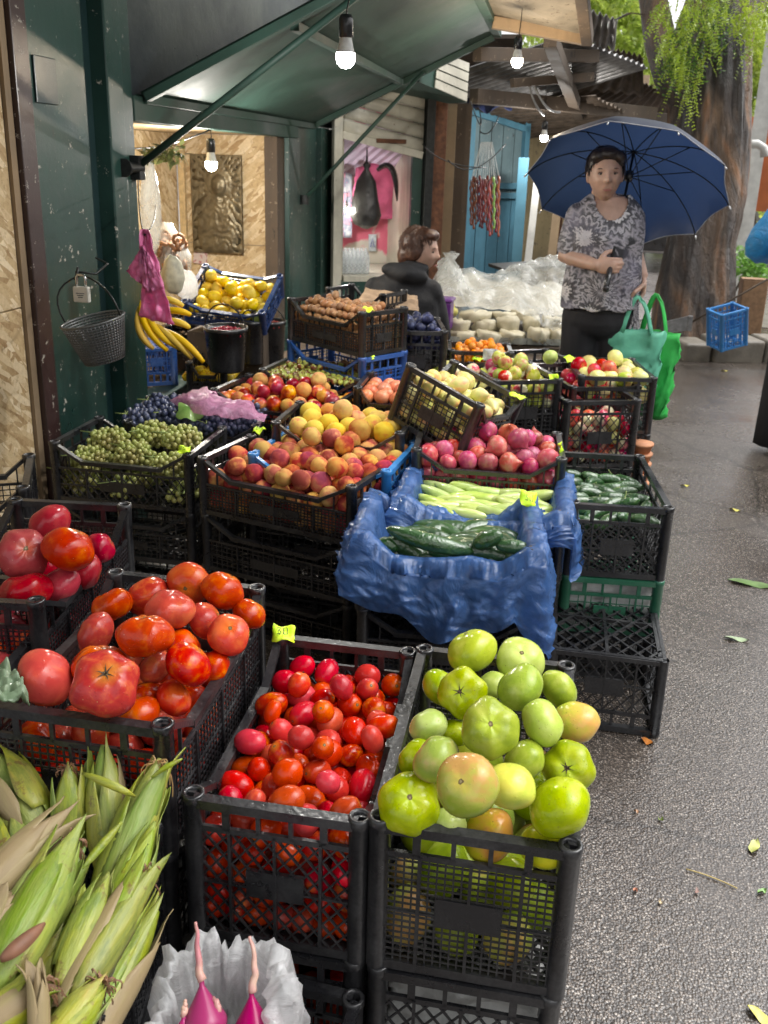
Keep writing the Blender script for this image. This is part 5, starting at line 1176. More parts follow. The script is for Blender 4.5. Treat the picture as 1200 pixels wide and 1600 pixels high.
heap_bag('plastic_bag', 'crumpled pink plastic bag lying on the dark grapes', [P(285, 622, .62), P(325, 640, .62), P(375, 650, .60), P(415, 655, .59)], [.05, .06, .05, .03], M['pinkfilm2'], 3, .05)
# peach crates ---------------------------------------------------
r, MP, WP = crate_at('black crate of ripe red and yellow peaches, centre of the display', (307, 716), (553, 764), .575, .30, .185, lat='sq', pitch=.012, longx=True)
out, _ = fill(MP, WP, .30, .185, 108, .032, 'peach', ['peach', 'peach', 'peach', 'peachy'], 'peach', 'ripe peach heaped in the central black crate', 'peach', .5, seed=12, block=(.2, .08, .3, .05), jit=.1)
price_tag((-WP/2+.03, .31, .20), (.4, 0, -.3), .032, True, parent=r, seed=5)
stack('black crate below the central peaches', r, MP, WP*.98, .34, .19, pitch=.02, longx=True); stack('lowest black crate under the central peaches', r, MP, WP*.98, .34, .19, pitch=.02, longx=True, z=0.0)
BR_, BL_ = P(655, 690, .585), P(455, 662, .585); d = BR_-BL_; a = math.atan2(d.y, d.x)*.5; rot = Matrix.Rotation(a, 3, 'Z'); WP2 = .47; base = BR_+rot @ Vector((-WP2/2, -.34, -.17)); 
r = crate('sky blue crate of peaches just behind the central peach crate', WP2, .34, .17, 'blues', base, (0, 0, a), 'sq', pitch=.02, longx=True); MP2 = Matrix.Translation(base) @ rot.to_4x4()
out, _ = fill(MP2, WP2, .34, .17, None, .032, 'peach', ['peach', 'peach', 'peachy'], 'peach', 'peach heaped in the sky blue crate', 'peach', .5, seed=13, floor=.06)
stack('black crate under the sky blue peach crate', r, MP2, WP2, .34, .19, pitch=.03, longx=True); stack('lowest black crate under the sky blue peach crate', r, MP2, WP2, .34, .19, pitch=.03, longx=True, z=0)
# yellow peaches
r, MY, WY = crate_at('black crate of pale yellow peaches behind the blue peach crate', (418, 668), (632, 672), .64, .30, .17, lat='slot', pitch=.02, longx=True, yaw=2)
out, _ = fill(MY, WY, .30, .17, None, .037, 'peach', ['yelp', 'yelp', 'peachy'], 'yellow_peach', 'pale yellow peach in the crate behind the blue one', 'peach', .5, seed=14, floor=.05)
# nectarines, jujubes
r, MN, WN = crate_at('black crate of bright red orange nectarines on the kiosk sill', (318, 596), (442, 645), .64, .34, .15, lat='sq', pitch=.02, longx=True, zR=.6) if False else crate_at('black crate of bright red orange nectarines by the kiosk sill', (322, 612), (528, 630), .65, .30, .15, lat='sq', pitch=.02, longx=True, yaw=-6)
out, _ = fill(MN, WN, .30, .15, None, .029, 'peach', ['nect', 'nect', 'peachy'], 'nectarine', 'shiny red orange nectarine in the crate by the sill', 'nectarine', .5, seed=15, floor=.03)
r, MJ, WJ = crate_at('black crate of small green jujubes behind the nectarines', (395, 583), (570, 590), .68, .34, .14, lat='sq', pitch=.02, longx=True, yaw=-6)
out, _ = fill(MJ, WJ, .34, .14, 260, .0135, 'oval', ['jujube'], 'jujube', 'small green and brown jujube in the crate behind the nectarines', 'jujube', .6, seed=16, floor=.105, jit=.1, iters=160)
# display bench carrying the back rows
mb = MB(); a, b = P(330, 640, .48), P(900, 620, .48); mb.box(((-.95), 4.15, .42), (1.75, 1.6, .04)); 
tb = thing('display_bench', 'dark wooden bench carrying the back rows of fruit crates', 'bench', (-.8, 4.3, 0))
mb = MB(); mb.box((-.1, .0, .42), (1.55, 1.7, .04)); mb.obj('bench_top', M['oldwood'], tb)
for x in (-.8, .6):
    for y in (-.78, .78): mb = MB(); mb.box((x, y, .2), (.06, .06, .4)); mb.obj('leg', M['oldwood'], tb)
# hazelnuts on a blue crate
r, MH, WH = crate_at('black crate full of hazelnuts on top of the blue crate', (448, 466), (566, 490), .93, .25, .17, lat='sq', pitch=.013, longx=True)
out, _ = fill(MH, WH, .25, .15, 240, .0135, 'small', ['nut'], 'hazelnut', 'brown hazelnut spread over the hazelnut crate', 'hazelnut', .7, seed=17, floor=.125, iters=130, jit=.28)
mb = MB(); rg = random.Random(4)
bv = [v.co.copy() for v in ms['small'][0].vertices]; bf = [tuple(p.vertices) for p in ms['small'][0].polygons]
for _ in range(900):
    side = rg.random(); u = rg.uniform(-WH/2+.03, WH/2-.03); z = rg.uniform(.02, .115); p = Vector((u, .028+rg.uniform(0, .01), z)) if side < .6 else Vector((WH/2-.03, rg.uniform(.03, .22), z))
    mb.add([p+v*.012 for v in bv], bf)
o = mb.obj('hazelnuts', G['nut'], None, True); o.matrix_world = MH; tag(o, 'mass of hazelnuts showing through the side lattice of their crate', 'hazelnuts', kind='stuff')
price_tag((WH/2-.02, .05, .178), (.2, .3, .2), .03, False, parent=r, seed=6)
rbl = stack('dark blue plastic crate under the hazelnut crate', r, MH, WH*1.02, .25, .155, mat='bluep', lat='sq', pitch=.02, longx=True)
price_tag((WH/2-.01, .06, .155), (.2, .5, .2), .03, False, parent=rbl, seed=7)
for i in range(16):
    p = MH @ Vector((rg.uniform(-.2, .2), rg.uniform(.05, .2), -.09)); put('walnut', 'ball', 'nut', p, .018, 'dull walnut in the blue crate below the hazelnuts', 'walnut', 'walnuts in the blue crate')
stack('black crate on the bench under the dark blue crate', r, MH, WH, .25, .14, mat='black', lat='sq', pitch=.025, longx=True, z=.44)
r, ME_, WE = crate_at('empty black crate behind the hazelnuts', (508, 450), (600, 461), .88, .22, .12, lat='di', pitch=.02, longx=True)
# plums
r, MPl, WPl = crate_at('tall black crate heaped with dusky blue plums', (603, 517), (700, 519), .83, .34, .22, lat='sq', pitch=.025, straight=True, longx=False)
out, _ = fill(MPl, WPl, .36, .22, None, .0235, 'oval', ['plum'], 'plum', 'dusky blue plum heaped in the tall black crate', 'plum', 1.4, seed=18, floor=.13, jit=.1, over=.06)
stack('black crate under the plum crate', r, MPl, WPl, .34, .17, lat='sq', pitch=.03, longx=False, z=.44)
# salmon fruit small crate, blue below
r, MS, WS_ = crate_at('low black crate of salmon coloured fruit beside the tilted pears', (552, 606), (640, 612), .70, .28, .12, lat='sq', pitch=.02, longx=True)
fill(MS, WS_, .28, .12, None, .03, 'ball', ['persim'], 'salmon_fruit', 'salmon coloured fruit in the low black crate', 'fruit', .5, seed=19, floor=.05, over=-.01)
stack('blue crate under the salmon coloured fruit', r, MS, WS_, .28, .12, mat='bluep', lat='sq', pitch=.03, longx=True)
# tilted pear crate
A_ = P(383/1, 0, 0) if False else None
def tilted():
    FLp, FRp, BRp = Q(634, 568, 2.95), Q(752, 636, 2.80), Q(802, 606, 3.12)
    u = (FRp-FLp).normalized(); v = (BRp-FRp); v = (v-u*v.dot(u)); L = .3; v.normalize(); w = u.cross(v).normalized()
    W_ = (FRp-FLp).length; H = .2; base = (FLp+FRp)/2-w*H; rot = Matrix((u, v, w)).transposed(); return FLp, W_, L, H, base, rot
FLp, WT, LT, HT_, baseT, rotT = tilted()
WT = max(WT, .30)
r = crate('black crate of yellow pears tipped steeply towards the lane', WT, LT, HT_, 'black', baseT, rotT.to_euler(), 'sq', pitch=.02, longx=False)
MTt = Matrix.Translation(baseT) @ rotT.to_4x4()
fill(MTt, WT, LT, HT_, None, .031, 'pear', ['pear', 'apy', 'pear'], 'pear', 'yellow pear in the tipped black crate', 'pear', .6, seed=20)
price_tag((WT/2-.02, LT-.03, HT_+.006), (0, .0, 1.2), .04, False, parent=r, seed=8)
# red onions
BRo, FRo = P(891, 664, .66), P(870, 697, .66)
r, MO, WO_ = crate_at('black crate of red onions behind the blue bag lined crates', (652, 722), (868, 702), .63, .30, .17, lat='slot', pitch=.02, longx=True, yaw=6)
fill(MO, WO_, .30, .17, None, .032, 'onion', ['onion'], 'red_onion', 'papery red onion in the low black crate', 'onion', .5, seed=21, floor=.045, jit=.15)
price_tag((WO_/2-.012, .1, .175), (1.2, 0, 1.5), .035, True, parent=r, seed=3)
stack('blue crate just under the red onions', r, MO, WO_, .3, .15, mat='blues', lat='sq', pitch=.03, longx=True); stack('lowest black crate under the red onions', r, MO, WO_, .3, .18, lat='sq', pitch=.03, longx=True, z=.08)
# small orange fruits, green apples, pears behind
r, MA, WA = crate_at('tall black crate heaped with green and pink pears and apples', (772, 596), (880, 593), .68, .34, .235, lat='sq', pitch=.02, straight=True, longx=False)
fill(MA, WA, .34, .235, None, .029, 'apple', ['apg', 'apg', 'apm'], 'green_apple', 'green and pink apple in the tall black crate', 'apple', .6, seed=22, floor=.11, over=.05)
price_tag((-.1, .33, .25), (.2, 0, .2), .03, True, parent=r, seed=1); price_tag((.11, .02, .235), (1.2, 0, .2), .035, False, parent=r, seed=11)
stack('black slotted crate under the green and pink apples', r, MA, WA, .34, .2, lat='slot', pitch=.02, longx=False, straight=True); stack('lowest black crate under the green and pink apples', r, MA, WA, .34, .2, lat='slot', pitch=.03, longx=False, straight=True, z=.03)
r, MA2, WA2 = crate_at('black crate of mixed apples left of the green apple crate', (655, 592), (775, 600), .66, .32, .2, lat='sq', pitch=.02, longx=True)
fill(MA2, WA2, .32, .2, None, .029, 'apple', ['apg', 'apm', 'apy'], 'mixed_apple', 'blushed apple in the crate behind the tipped pears', 'apple', .6, seed=23, floor=.08)
stack('black crate under the mixed apples', r, MA2, WA2, .32, .2, lat='sq', pitch=.03, longx=True)
r, MOr, WOr = crate_at('small black crate of tiny orange fruits beneath the cheese trays', (700, 548), (803, 552), .72, .22, .12, lat='slot', pitch=.02, straight=True, longx=True)
fill(MOr, WOr, .22, .12, None, .016, 'ball', ['ocherry'], 'orange_fruit', 'tiny orange fruit in the small black crate', 'fruit', .5, seed=24, floor=.065)
price_tag((.04, -.005, .11), (1.4, 0, 0), .05, False, 'white_paper', r, 2)
stack('black crate under the tiny orange fruits', r, MOr, WOr, .22, .2, lat='sq', pitch=.03, longx=True)
r, MX, WX = crate_at('empty black crate behind the green apples', (815, 570), (905, 566), .66, .3, .2, lat='sq', pitch=.025, straight=True, longx=True)
price_tag((.09, .0, .215), (.6, 0, .2), .04, False, parent=r, seed=12)
p = P(850, 556, .735); put('green_apple', 'apple', 'zuke', P(860, 558, .76), .03, 'bright lime green apple alone at the back of the apple heap', 'apple')
# right column: yellow apples, red apples, mixed
r, M1, W1 = crate_at('black crate of pale yellow apples, farthest on the lane side', (905, 588), (1028, 592), .66, .4, .24, lat='sq', pitch=.025, straight=True, longx=False)
fill(M1, W1, .4, .24, None, .036, 'apple', ['apy', 'apy', 'apg'], 'yellow_apple', 'pale yellow apple in the farthest lane side crate', 'apple', .6, seed=25, floor=.12)
stack('black crate under the pale yellow apples', r, M1, W1, .4, .2, lat='slot', pitch=.02, straight=True, longx=False); stack('lowest black crate under the pale yellow apples', r, M1, W1, .4, .2, lat='slot', pitch=.03, straight=True, longx=False, z=0.01)
r, M2q, W2 = crate_at('black crate of red apples before the pale yellow apples', (893, 606), (1004, 604), .62, .3, .2, lat='di', pitch=.02, straight=True, longx=False)
fill(M2q, W2, .3, .2, None, .034, 'apple', ['apr', 'apr', 'apm'], 'red_apple', 'red apple in the crate before the pale yellow ones', 'apple', .5, seed=26, floor=.10, over=.04)
price_tag((W2/2+.003, .05, .15), (1.5, 0, 1.57), .03, True, parent=r, seed=4)
r, M5, W5 = crate_at('black crate of cream and pink apples behind the small cucumbers', (884, 628), (1003, 626), .60, .28, .28, lat='di', pitch=.022, straight=True, longx=False)
fill(M5, W5, .28, .25, None, .029, 'apple', ['apm', 'apm', 'apy', 'apr'], 'pink_apple', 'cream and pink apple in the crate behind the small cucumbers', 'apple', .3, seed=27, over=.035)
stack('black crate under the cream and pink apples', r, M5, W5, .28, .28, lat='di', pitch=.03, straight=True, longx=False)
br = simple('terracotta', (.45, .2, .1), .7); mb = MB()
for i in range(6): mb.lathe([(.001, i*.042), (.034, i*.042), (.043, i*.042+.03), (.047, i*.042+.032), (.047, i*.042+.041), (.001, i*.042+.041)], 20)
o = mb.obj('clay_pots', br, None, True); o.location = P(1012, 700, .0)+Vector((0, .3, .1)); o.location = Vector((M5.translation.x+W5/2+.012, M5.translation.y+.12, .16)); tag(o, 'short pile of terracotta pots squeezed beside the apple crates', 'pots')
# small cucumbers, green crate, upturned empties
r, MC, WC = crate_at('black slotted crate of small cucumbers near the wet asphalt', (890, 787), (1054, 797), .56, .50, .225, lat='di', pitch=.016, straight=True, longx=False)
def gourd_mesh(name, L, r0, mat, bend=.15, seg=14, neck=.0, bumpy=0., seed=0):
    mb = MB(); n = 22; rows = []
    for i in range(n+1):
        t = i/n; rr_ = r0*max(.02, math.sin(PI*min(max(t, .0), 1))**.42)*(1-neck*t); c = Vector(((t-.5)*L, bend*L*math.sin(PI*t), 0)); row = []
        for k in range(seg):
            a = 2*PI*k/seg; b = 1+bumpy*noise.noise(Vector((t*L*70, math.cos(a)*2.2, math.sin(a)*2.2+seed))); row.append(c+Vector((0, math.cos(a), math.sin(a)))*rr_*b)
        rows.append(row)
    mb.grid(rows, True); me = mb.mesh(name, mat, True); return me
def gmat(name, stops, sp, **k):
    n = NT(name); co = n.obco(); f = n.noise(n.obco(True, (.35, 1, 1)), 45, 4, .6); c = n.ramp(f, stops)
    if sp: v = n.vor(co, sp[1]); c = n.mix(n.ramp(v, [(sp[2], 1.), (sp[2]+.1, 0.)]), c, sp[0])
    n.col(n.vary(c, .01, .18, .1)).rough(.33).coat(.5, .08); h = n.vor(co, 140, 'SMOOTH_F1') if sp else n.noise(co, 60, 3); n.bump(h, .5 if sp else .15, .003); return n.m
cukem = gmat('cucumber_rind', [(.3, (.014, .045, .014)), (.6, (.035, .095, .025)), (.85, (.14, .22, .06))], ((.07, .14, .04), 150, .1)); zukem = gmat('zucchini_rind', [(.3, (.33, .46, .08)), (.5, (.45, .56, .15)), (.75, (.6, .66, .3))], None)
c_s = [gourd_mesh('small_cucumber', .100, .021, cukem, b, 12, .1, .06, i) for i, b in enumerate((.08, .16))]
stemv = MB(); stemv.tube(bezier((0, 0, 0), (.015, 0, .004), (.022, .006, .018), 6), [.0035, .002, .0018, .0016, .0015, .002], 6); sm_ = stemv.mesh('stem', stemm, True)
rg = random.Random(31); out = settle(WC-.03, .47, .225, [.029]*30, (), .125, .8, 160, 31)
for i, (p, r_) in enumerate(out):
    o = mk('small_cucumber', c_s[i % 2]); o.matrix_world = MC @ (Matrix.Translation(p+Vector((0, .015, 0))) @ Matrix.Rotation(rg.uniform(-.7, .9)+(PI if rg.random() < .5 else 0), 4, 'Z') @ Matrix.Rotation(rg.uniform(-.4, .4), 4, 'Y'))
    tag(o, 'small dark cucumber in the slotted crate by the asphalt', 'cucumber', 'small cucumbers in the slotted crate')
    if i % 3 == 0: s_ = mk('stem', sm_, o); s_.location = (.05, .0, 0)
stack('dark green plastic crate under the small cucumbers', r, MC, WC*1.0, .5, .18, mat='greenp', lat='sq', pitch=.04, straight=True, longx=False)
o = cloth_sheet('newspaper', [MC @ Vector((-.13, .03, -.17)), MC @ Vector((.13, .03, -.17)), MC @ Vector((.13, .05, -.03)), MC @ Vector((-.13, .05, -.03))], M['white_paper'], 13, .012); tag(o, 'whitish sheet inside the dark green crate', 'newspaper')
stack('lowest black crate under the dark green one', r, MC, WC*.97, .49, .148, mat='black', lat='sq', pitch=.03, straight=True, longx=False, z=0)
r, MEm, WEm = crate_at('upturned empty black crate on the asphalt, lattice bottom up', (856, 1013), (1046, 1036), .235, .44, .232, lat='di', lat2='di', pitch=.022, straight=True, longx=False, flip=True)
# bag lined crates -------------------------------------------------
def lined(label, FL_, FR_, z, L, H, skirt, seed, yaw=None):
    r, Mx, W_ = crate_at(label, FL_, FR_, z, L, H, lat='sq', pitch=.025, longx=True, yaw=yaw)
    def dipf(side, a): return .05*max(0, min(1, (1-abs(a)-.12)/.3)) if side in (0, 2) else 0.
    bag = MB(); per = []; N_ = 230; hx, hy = W_/2, L
    tot = 2*(W_+L)
    for k in range(N_):
        s = k/N_*tot
        if s < W_: p, nn_ = Vector((-hx+s, 0, 0)), Vector((0, -1, 0)); side = 0
        elif s < W_+L: p, nn_ = Vector((hx, s-W_, 0)), Vector((1, 0, 0)); side = 1
        elif s < 2*W_+L: p, nn_ = Vector((hx-(s-W_-L), L, 0)), Vector((0, 1, 0)); side = 2
        else: p, nn_ = Vector((-hx, L-(s-2*W_-L), 0)), Vector((-1, 0, 0)); side = 3
        # rounded corners for the normal
        cx = max(-1, min(1, (p.x)/hx)); cy = (p.y-hy/2)/(hy/2); nn_ = Vector((math.copysign(abs(cx)**9, cx), math.copysign(abs(cy)**9, cy), 0)).normalized()
        per.append((p, nn_, s/tot, side))
    rows = []
    prof = [(-.085, -.13), (-.06, -.09), (-.045, -.05), (-.040, -.01), (-.034, .012), (-.012, .02), (.008, .016), (.02, -.02)]
    for j, (off, dz) in enumerate(prof):
        row = []
        for (p, nn_, u, side) in per:
            w = noise.noise(Vector((u*34, dz*9, seed)))*.009+.010*max(0, 1-abs(noise.noise(Vector((u*55, dz*14, seed+4))))*3.2)**2
            sag = .014*math.sin(u*2*PI*3+seed)*(1 if j > 2 else .3)
            row.append(p+nn_*(off+w)+Vector((0, 0, H+dz-abs(sag)+w*.5-dipf(side, p.x/hx))))
        rows.append(row)
    K = 24
    for j in range(1, K+1):
        row = []
        for (p, nn_, u, side) in per:
            ln = skirt(u, side, p.x/hx, p.y/L); t = j/K
            fold = (math.sin(u*95+seed+1.5*math.sin(u*21))*.009+noise.noise(Vector((u*30, t*2.0, seed+2)))*.022+noise.noise(Vector((u*70, t*9, seed+7)))*.006+.015*max(0, 1-abs(noise.noise(Vector((u*26+t*3, t*1.6, seed+7))))*3.2)**2+.006*max(0, 1-abs(noise.noise(Vector((u*60-t*7, t*4, seed+17))))*3.5)**2)*(t**.6)
            row.append(p+nn_*(.02+.02*math.sin(t*2.2)+fold)+Vector((0, 0, H-.02-ln*t+fold*.6-dipf(side, p.x/hx)*(1-.6*t))))
        rows.append(row)
    bag.grid(rows, True); o = bag.obj('bag_liner', M['bluefilm'], None, True); o.matrix_world = Mx; tag(o, label.replace('black crate lined with', 'crinkled').split(' holding')[0]+' draped over the rim, holding'+label.split('holding')[-1], 'plastic bag')
    return r, Mx, W_, o
r, MZ, WZ, bag = lined('black crate lined with blue plastic holding pale green zucchini', (618, 792), (882, 792), .565, .34, .2, lambda u, s, a, b: .09+.10*(s == 1)+.03*math.sin(u*19), 2, 2)
zm = [gourd_mesh('pale_zucchini', .145, .0215, zukem, b, 14, .15, 0, i) for i, b in enumerate((.03, .08))]
rg = random.Random(33); out = settle(WZ-.08, .28, .2, [.031]*26, (), .12, .6, 160, 33)
for i, (p, r_) in enumerate(out):
    o = mk('pale_zucchini', zm[i % 2]); o.matrix_world = MZ @ (Matrix.Translation(Vector((p.x*.9, p.y+.02, p.z))) @ Matrix.Rotation(rg.uniform(-.45, .45)+(PI if rg.random() < .5 else 0), 4, 'Z') @ Matrix.Rotation(rg.uniform(-.25, .25), 4, 'Y')); tag(o, 'pale green zucchini in the blue plastic behind the cucumbers', 'zucchini', 'pale zucchini in the blue plastic')
stack('black crate under the pale zucchini', r, MZ, WZ*.98, .34, .18, lat='sq', pitch=.03, longx=True); stack('lowest black crate under the pale zucchini', r, MZ, WZ*.98, .34, .18, lat='sq', pitch=.03, longx=True, z=0)
def sk(u, s, a, b):
    if s == 0: return .13+.08*math.exp(-((a-.05)/.55)**2)+.16*max(0, a-.75)/.25+.015*math.sin(u*60)
    if s == 1: return .26-.1*b+.02*math.sin(u*50)
    if s == 3: return .09+.02*math.sin(u*40)
    return .05
r, MCu, WCu, bag = lined('black crate lined with blue plastic holding dark ridged cucumbers', (556, 842), (846, 862), .565, .34, .2, sk, 6)
bt = price_tag((WCu/2-.02, .30, .225), (.9, .3, .5), .045, True, parent=bag, seed=9)
for i, (x0, y0, x1, y1, rp, z, b, lab) in enumerate([
 (606, 826, 738, 862, 16, .60, -.06, 'longest dark cucumber lying across the back of the bag'), (612, 842, 668, 885, 19, .57, .12, 'curved cucumber at the left below the longest one'),
 (592, 845, 622, 858, 13, .565, .05, 'short cucumber end at the far left of the blue bag'), (682, 858, 800, 873, 19, .585, .1, 'thick warty cucumber at the front centre of the bag'),
 (740, 852, 784, 834, 16, .60, .05, 'stubby dark cucumber pointing up at the back right'), (775, 852, 830, 858, 13, .58, .03, 'cucumber lying against the right side of the blue bag'),
 (655, 868, 712, 885, 13, .555, .1, 'pale tipped cucumber low at the front left'), (720, 882, 765, 888, 11, .55, .02, 'lighter green cucumber low at the front centre'), (670, 860, 705, 870, 11, .56, .05, 'small cucumber end between the curved and warty ones'), (790, 868, 840, 872, 14, .56, .03, 'cucumber lying low at the right under the others')]):
    a, b_ = P(x0, y0, z), P(x1, y1, z-.005); MCi = MCu.inverted(); mg = .035+rp/F*2
    for _k in range(60):
        a = a+(a-Vector((0, 0, CH))).normalized()*.004 if (MCi @ a).y < mg else a; b_ = b_+(b_-Vector((0, 0, CH))).normalized()*.004 if (MCi @ b_).y < mg else b_
    L_ = (b_-a).length*1.05; rr_ = rp/F*dep(a); me = gourd_mesh('ridged_cucumber', L_, rr_*.9, cukem, b, 18, .0, .09, i)
    o = mk('ridged_cucumber', me); dd = (b_-a).normalized(); o.matrix_world = Matrix.Translation((a+b_)/2) @ Vector(dd).to_track_quat('X', 'Z').to_matrix().to_4x4(); tag(o, lab, 'cucumber')
for i in range(14):
    o = mk('ridged_cucumber', c_s[0], None, MCu @ Vector((rg.uniform(-.16, .16), rg.uniform(.07, .27), .13)), (0, 0, rg.uniform(-1, 1)), 1.7); tag(o, 'dark cucumber lying underneath the others in the blue bag', 'cucumber', 'lower cucumbers in the blue bag')
stack('black crate below the dark ridged cucumbers', r, MCu, WCu*.97, .34, .18, lat='sq', pitch=.014, longx=True); stack('lowest black crate under the dark ridged cucumbers', r, MCu, WCu*.97, .34, .18, lat='sq', pitch=.02, longx=True, z=0)
# ================================================================ corn
def husk():
    n = NT('corn_husk'); co = n.obco(True, (1, 1, 1)); x = n.tc.outputs['UV']
    st = n.noise(n.obco(True, (.12, 1, 1)), 120, 4, .6, .1); g = n.noise(n.obco(True, (.5, 1, 1)), 7, 5, .65, .6)
    c = n.ramp(g, [(.28, (.36, .27, .07)), (.42, (.31, .32, .035)), (.55, (.19, .27, .02)), (.75, (.09, .17, .01))])
    c = n.mix(n.ramp(st, [(.38, .75), (.6, 0.)]), c, (.24, .28, .06)); c = n.mix(n.ramp(n.noise(n.obco(True, (.3, 1, 1)), 60, 4, .7), [(.5, 0.), (.66, .6)]), c, (.07, .12, .02)); c = n.mix(n.ramp(n.noise(co, 24, 5, .75), [(.58, 0.), (.66, .8)]), c, (.14, .075, .03))
    n.col(n.vary(c, .015, .15, .1)).rough(.5); n.coat(.1, .2); n.bump(st, .8, .003)
    return n.m
M['husk'] = husk()
def dryhusk():
    n = NT('dry_husk'); st = n.noise(n.obco(True, (.12, 1, 1)), 120, 4, .6, .1); g = n.noise(n.obco(True, (.5, 1, 1)), 8, 5, .65, .6)
    c = n.ramp(g, [(.3, (.15, .10, .045)), (.5, (.28, .21, .1)), (.7, (.3, .26, .11))]); c = n.mix(n.ramp(st, [(.4, .4), (.65, 0.)]), c, (.28, .2, .12)); n.col(c).rough(.6).bump(st, .5, .002); return n.m
M['dryhusk'] = dryhusk(); M['silk'] = simple('corn_silk', (.2, .1, .05), .6, nsc=60, amt=.5); M['silkl'] = simple('light_silk', (.42, .26, .1), .6)
def corn(label, a, b, r, seed, dry=0, silk=0, curl=.0, group=None):
    """a stem end, b tip; built along local x"""
    rg = random.Random(seed); a, b = Vector(a), Vector(b); L = (b-a).length
    t0 = thing('corn_cob', label, 'corn', a, Vector(b-a).to_track_quat('X', 'Z').to_euler(), group)
    m = [M['husk'], M['dryhusk']]
    def prof(t): return r*(.5+.5*math.sin(min(t/.35, 1)*PI/2))*(1 if t < .55 else max(.06, 1-((t-.55)/.47)**1.5*.94))
    mb = MB(); rows = []; ph0 = rg.random()*6
    for i in range(25):
        t = i/24; row = []
        for k in range(28):
            an = 2*PI*k/28; q = prof(t)*(1+.035*math.sin(an*5+ph0+t*2)+.02*math.sin(an*13+t*5)+.05*noise.noise(Vector((t*4, math.cos(an)*2, math.sin(an)*2+seed))))
            row.append(Vector((t*L*.97, math.cos(an)*q+curl*L*math.sin(PI*t)*.3, math.sin(an)*q)))
        rows.append(row)
    mb.grid(rows, True, 0, True); mb.obj('cob', m[dry], t0, True)
    for j in range(7):                                     # husk leaves wrapped round the ear, their tips splaying
        a0 = ph0+j*2*PI/7*1.3+rg.uniform(-.3, .3); wdt = rg.uniform(.75, 1.15); tt = rg.uniform(.8, 1.09); st = rg.uniform(-.02, .15); mb = MB(); rows = []; sp = rg.uniform(.1, .45) if rg.random() < .6 else 0.
        for i in range(19):
            t = i/18; X = st+(tt-st)*t; pr = prof(min(max(X, 0), .96))*(1.05+.012*j)+(.004+sp*.055*max(0, t-.6)**1.5*4); w = wdt*(1-t**3.0)*(.6+.4*min(1, t*5)); row = []
            for k in range(7):
                v = k/6*2-1; an = a0+v*w+t*.25; q = pr*(1+.05*(1-abs(v))+.02*math.sin(v*9)); row.append(Vector((X*L, math.cos(an)*q+curl*L*math.sin(PI*min(1, X))*.3, math.sin(an)*q)))
            rows.append(row)
        mb.grid(rows); o = mb.obj('husk_leaf', M['dryhusk'] if (dry or rg.random() < .08) else M['husk'], t0, True); so = o.modifiers.new('s', 'SOLIDIFY'); so.thickness = .0009
    if silk:
        mb = MB()
        for j in range(26):
            e = Vector((L*.93, curl*0, 0)); d = Vector((rg.uniform(-.3, .8), rg.uniform(-1, 1), rg.uniform(-1, 1)))*.02; dn = t0.rotation_euler.to_matrix().transposed() @ Vector((0, 0, -1)); q = e+d+dn*rg.uniform(.01, .06 if silk == 2 else .02)
            mb.tube(bezier(e, e+d*1.3, q, 6), .0011, 3)
        mb.obj('silk', M['silkl'] if silk == 2 else M['silk'], t0)
    return t0
# crate of corn, its right wall towards the tomato crate
r, MCo, LC = crate3('black lattice crate of corn cobs at the bottom left corner', (120, 1660), (262, 1272), .47, .40, None, .24, lat='sq', pitch=.013, longx=False, straight=True)
for lab, a, b, rr_, dry, silk, curl, za, zb in [
 ('wide olive corn cob at the top left edge of the corn crate', (62, 1300), (-14, 1172), 38, 0, 0, 0, .50, .56),
 ('pale green corn cob standing with dry frayed tip behind the tan husk', (112, 1330), (108, 1192), 27, 0, 1, 0, .47, .58),
 ('upright bright green corn cob in the middle with pointed tip', (172, 1370), (160, 1158), 30, 0, 0, 0, .45, .60),
 ('long green corn cob leaning right with hanging blond silk', (152, 1440), (252, 1178), 32, 0, 2, 0, .47, .60),
 ('green yellow corn cob lying below the one with blond silk', (140, 1520), (245, 1278), 30, 0, 0, 0, .49, .56),
 ('light green corn cob nearest the right wall of the corn crate', (95, 1590), (236, 1350), 30, 0, 1, 0, .51, .55),
 ('tan dried corn husk lying across the left of the corn crate', (-60, 1440), (112, 1262), 30, 1, 0, .1, .56, .60),
 ('large green corn cob in the left foreground with brown silk', (-20, 1560), (118, 1300), 42, 0, 1, 0, .55, .59),
 ('green corn cob in the centre foreground pointing up right', (90, 1545), (172, 1358), 26, 0, 0, 0, .52, .56),
 ('short corn cob with exposed kernels at the left edge', (-60, 1490), (34, 1388), 26, 1, 0, 0, .57, .59),
 ('yellow green corn cob at the bottom left corner', (-40, 1620), (75, 1530), 30, 0, 1, 0, .54, .56),
 ('green corn cob at the bottom pointing to the brown silk clump', (70, 1650), (165, 1530), 28, 0, 1, 0, .52, .54),
 ('olive corn cob just under the wide one at the left edge', (40, 1400), (-10, 1240), 32, 0, 0, 0, .47, .52),
 ('dull corn cob under the tan husk near the crate centre', (40, 1480), (130, 1330), 28, 0, 0, 0, .48, .52),
 ('thin dry husk spike rising at the bottom edge', (62, 1640), (58, 1508), 12, 1, 0, 0, .53, .6)]:
    a, b = P(*a, za), P(*b, zb); corn(lab, a, b, .82*rr_/F*dep((a+b)/2), len(lab)*7+int(a.x*100), dry, silk, curl)
for i in range(10):
    a = MCo @ Vector((-.16+.035*i, .04+.03*(i % 3), .14)); b = a+Vector((.02, .24, .06)); corn('green corn cob buried below the others in the corn crate', a, b, .024, 300+i, 0, 0, 0, 'buried corn cobs')
stack('black crate supporting the corn crate', r, MCo, .4, LC, .22, lat='sq', pitch=.03, longx=False, straight=True, z=0)
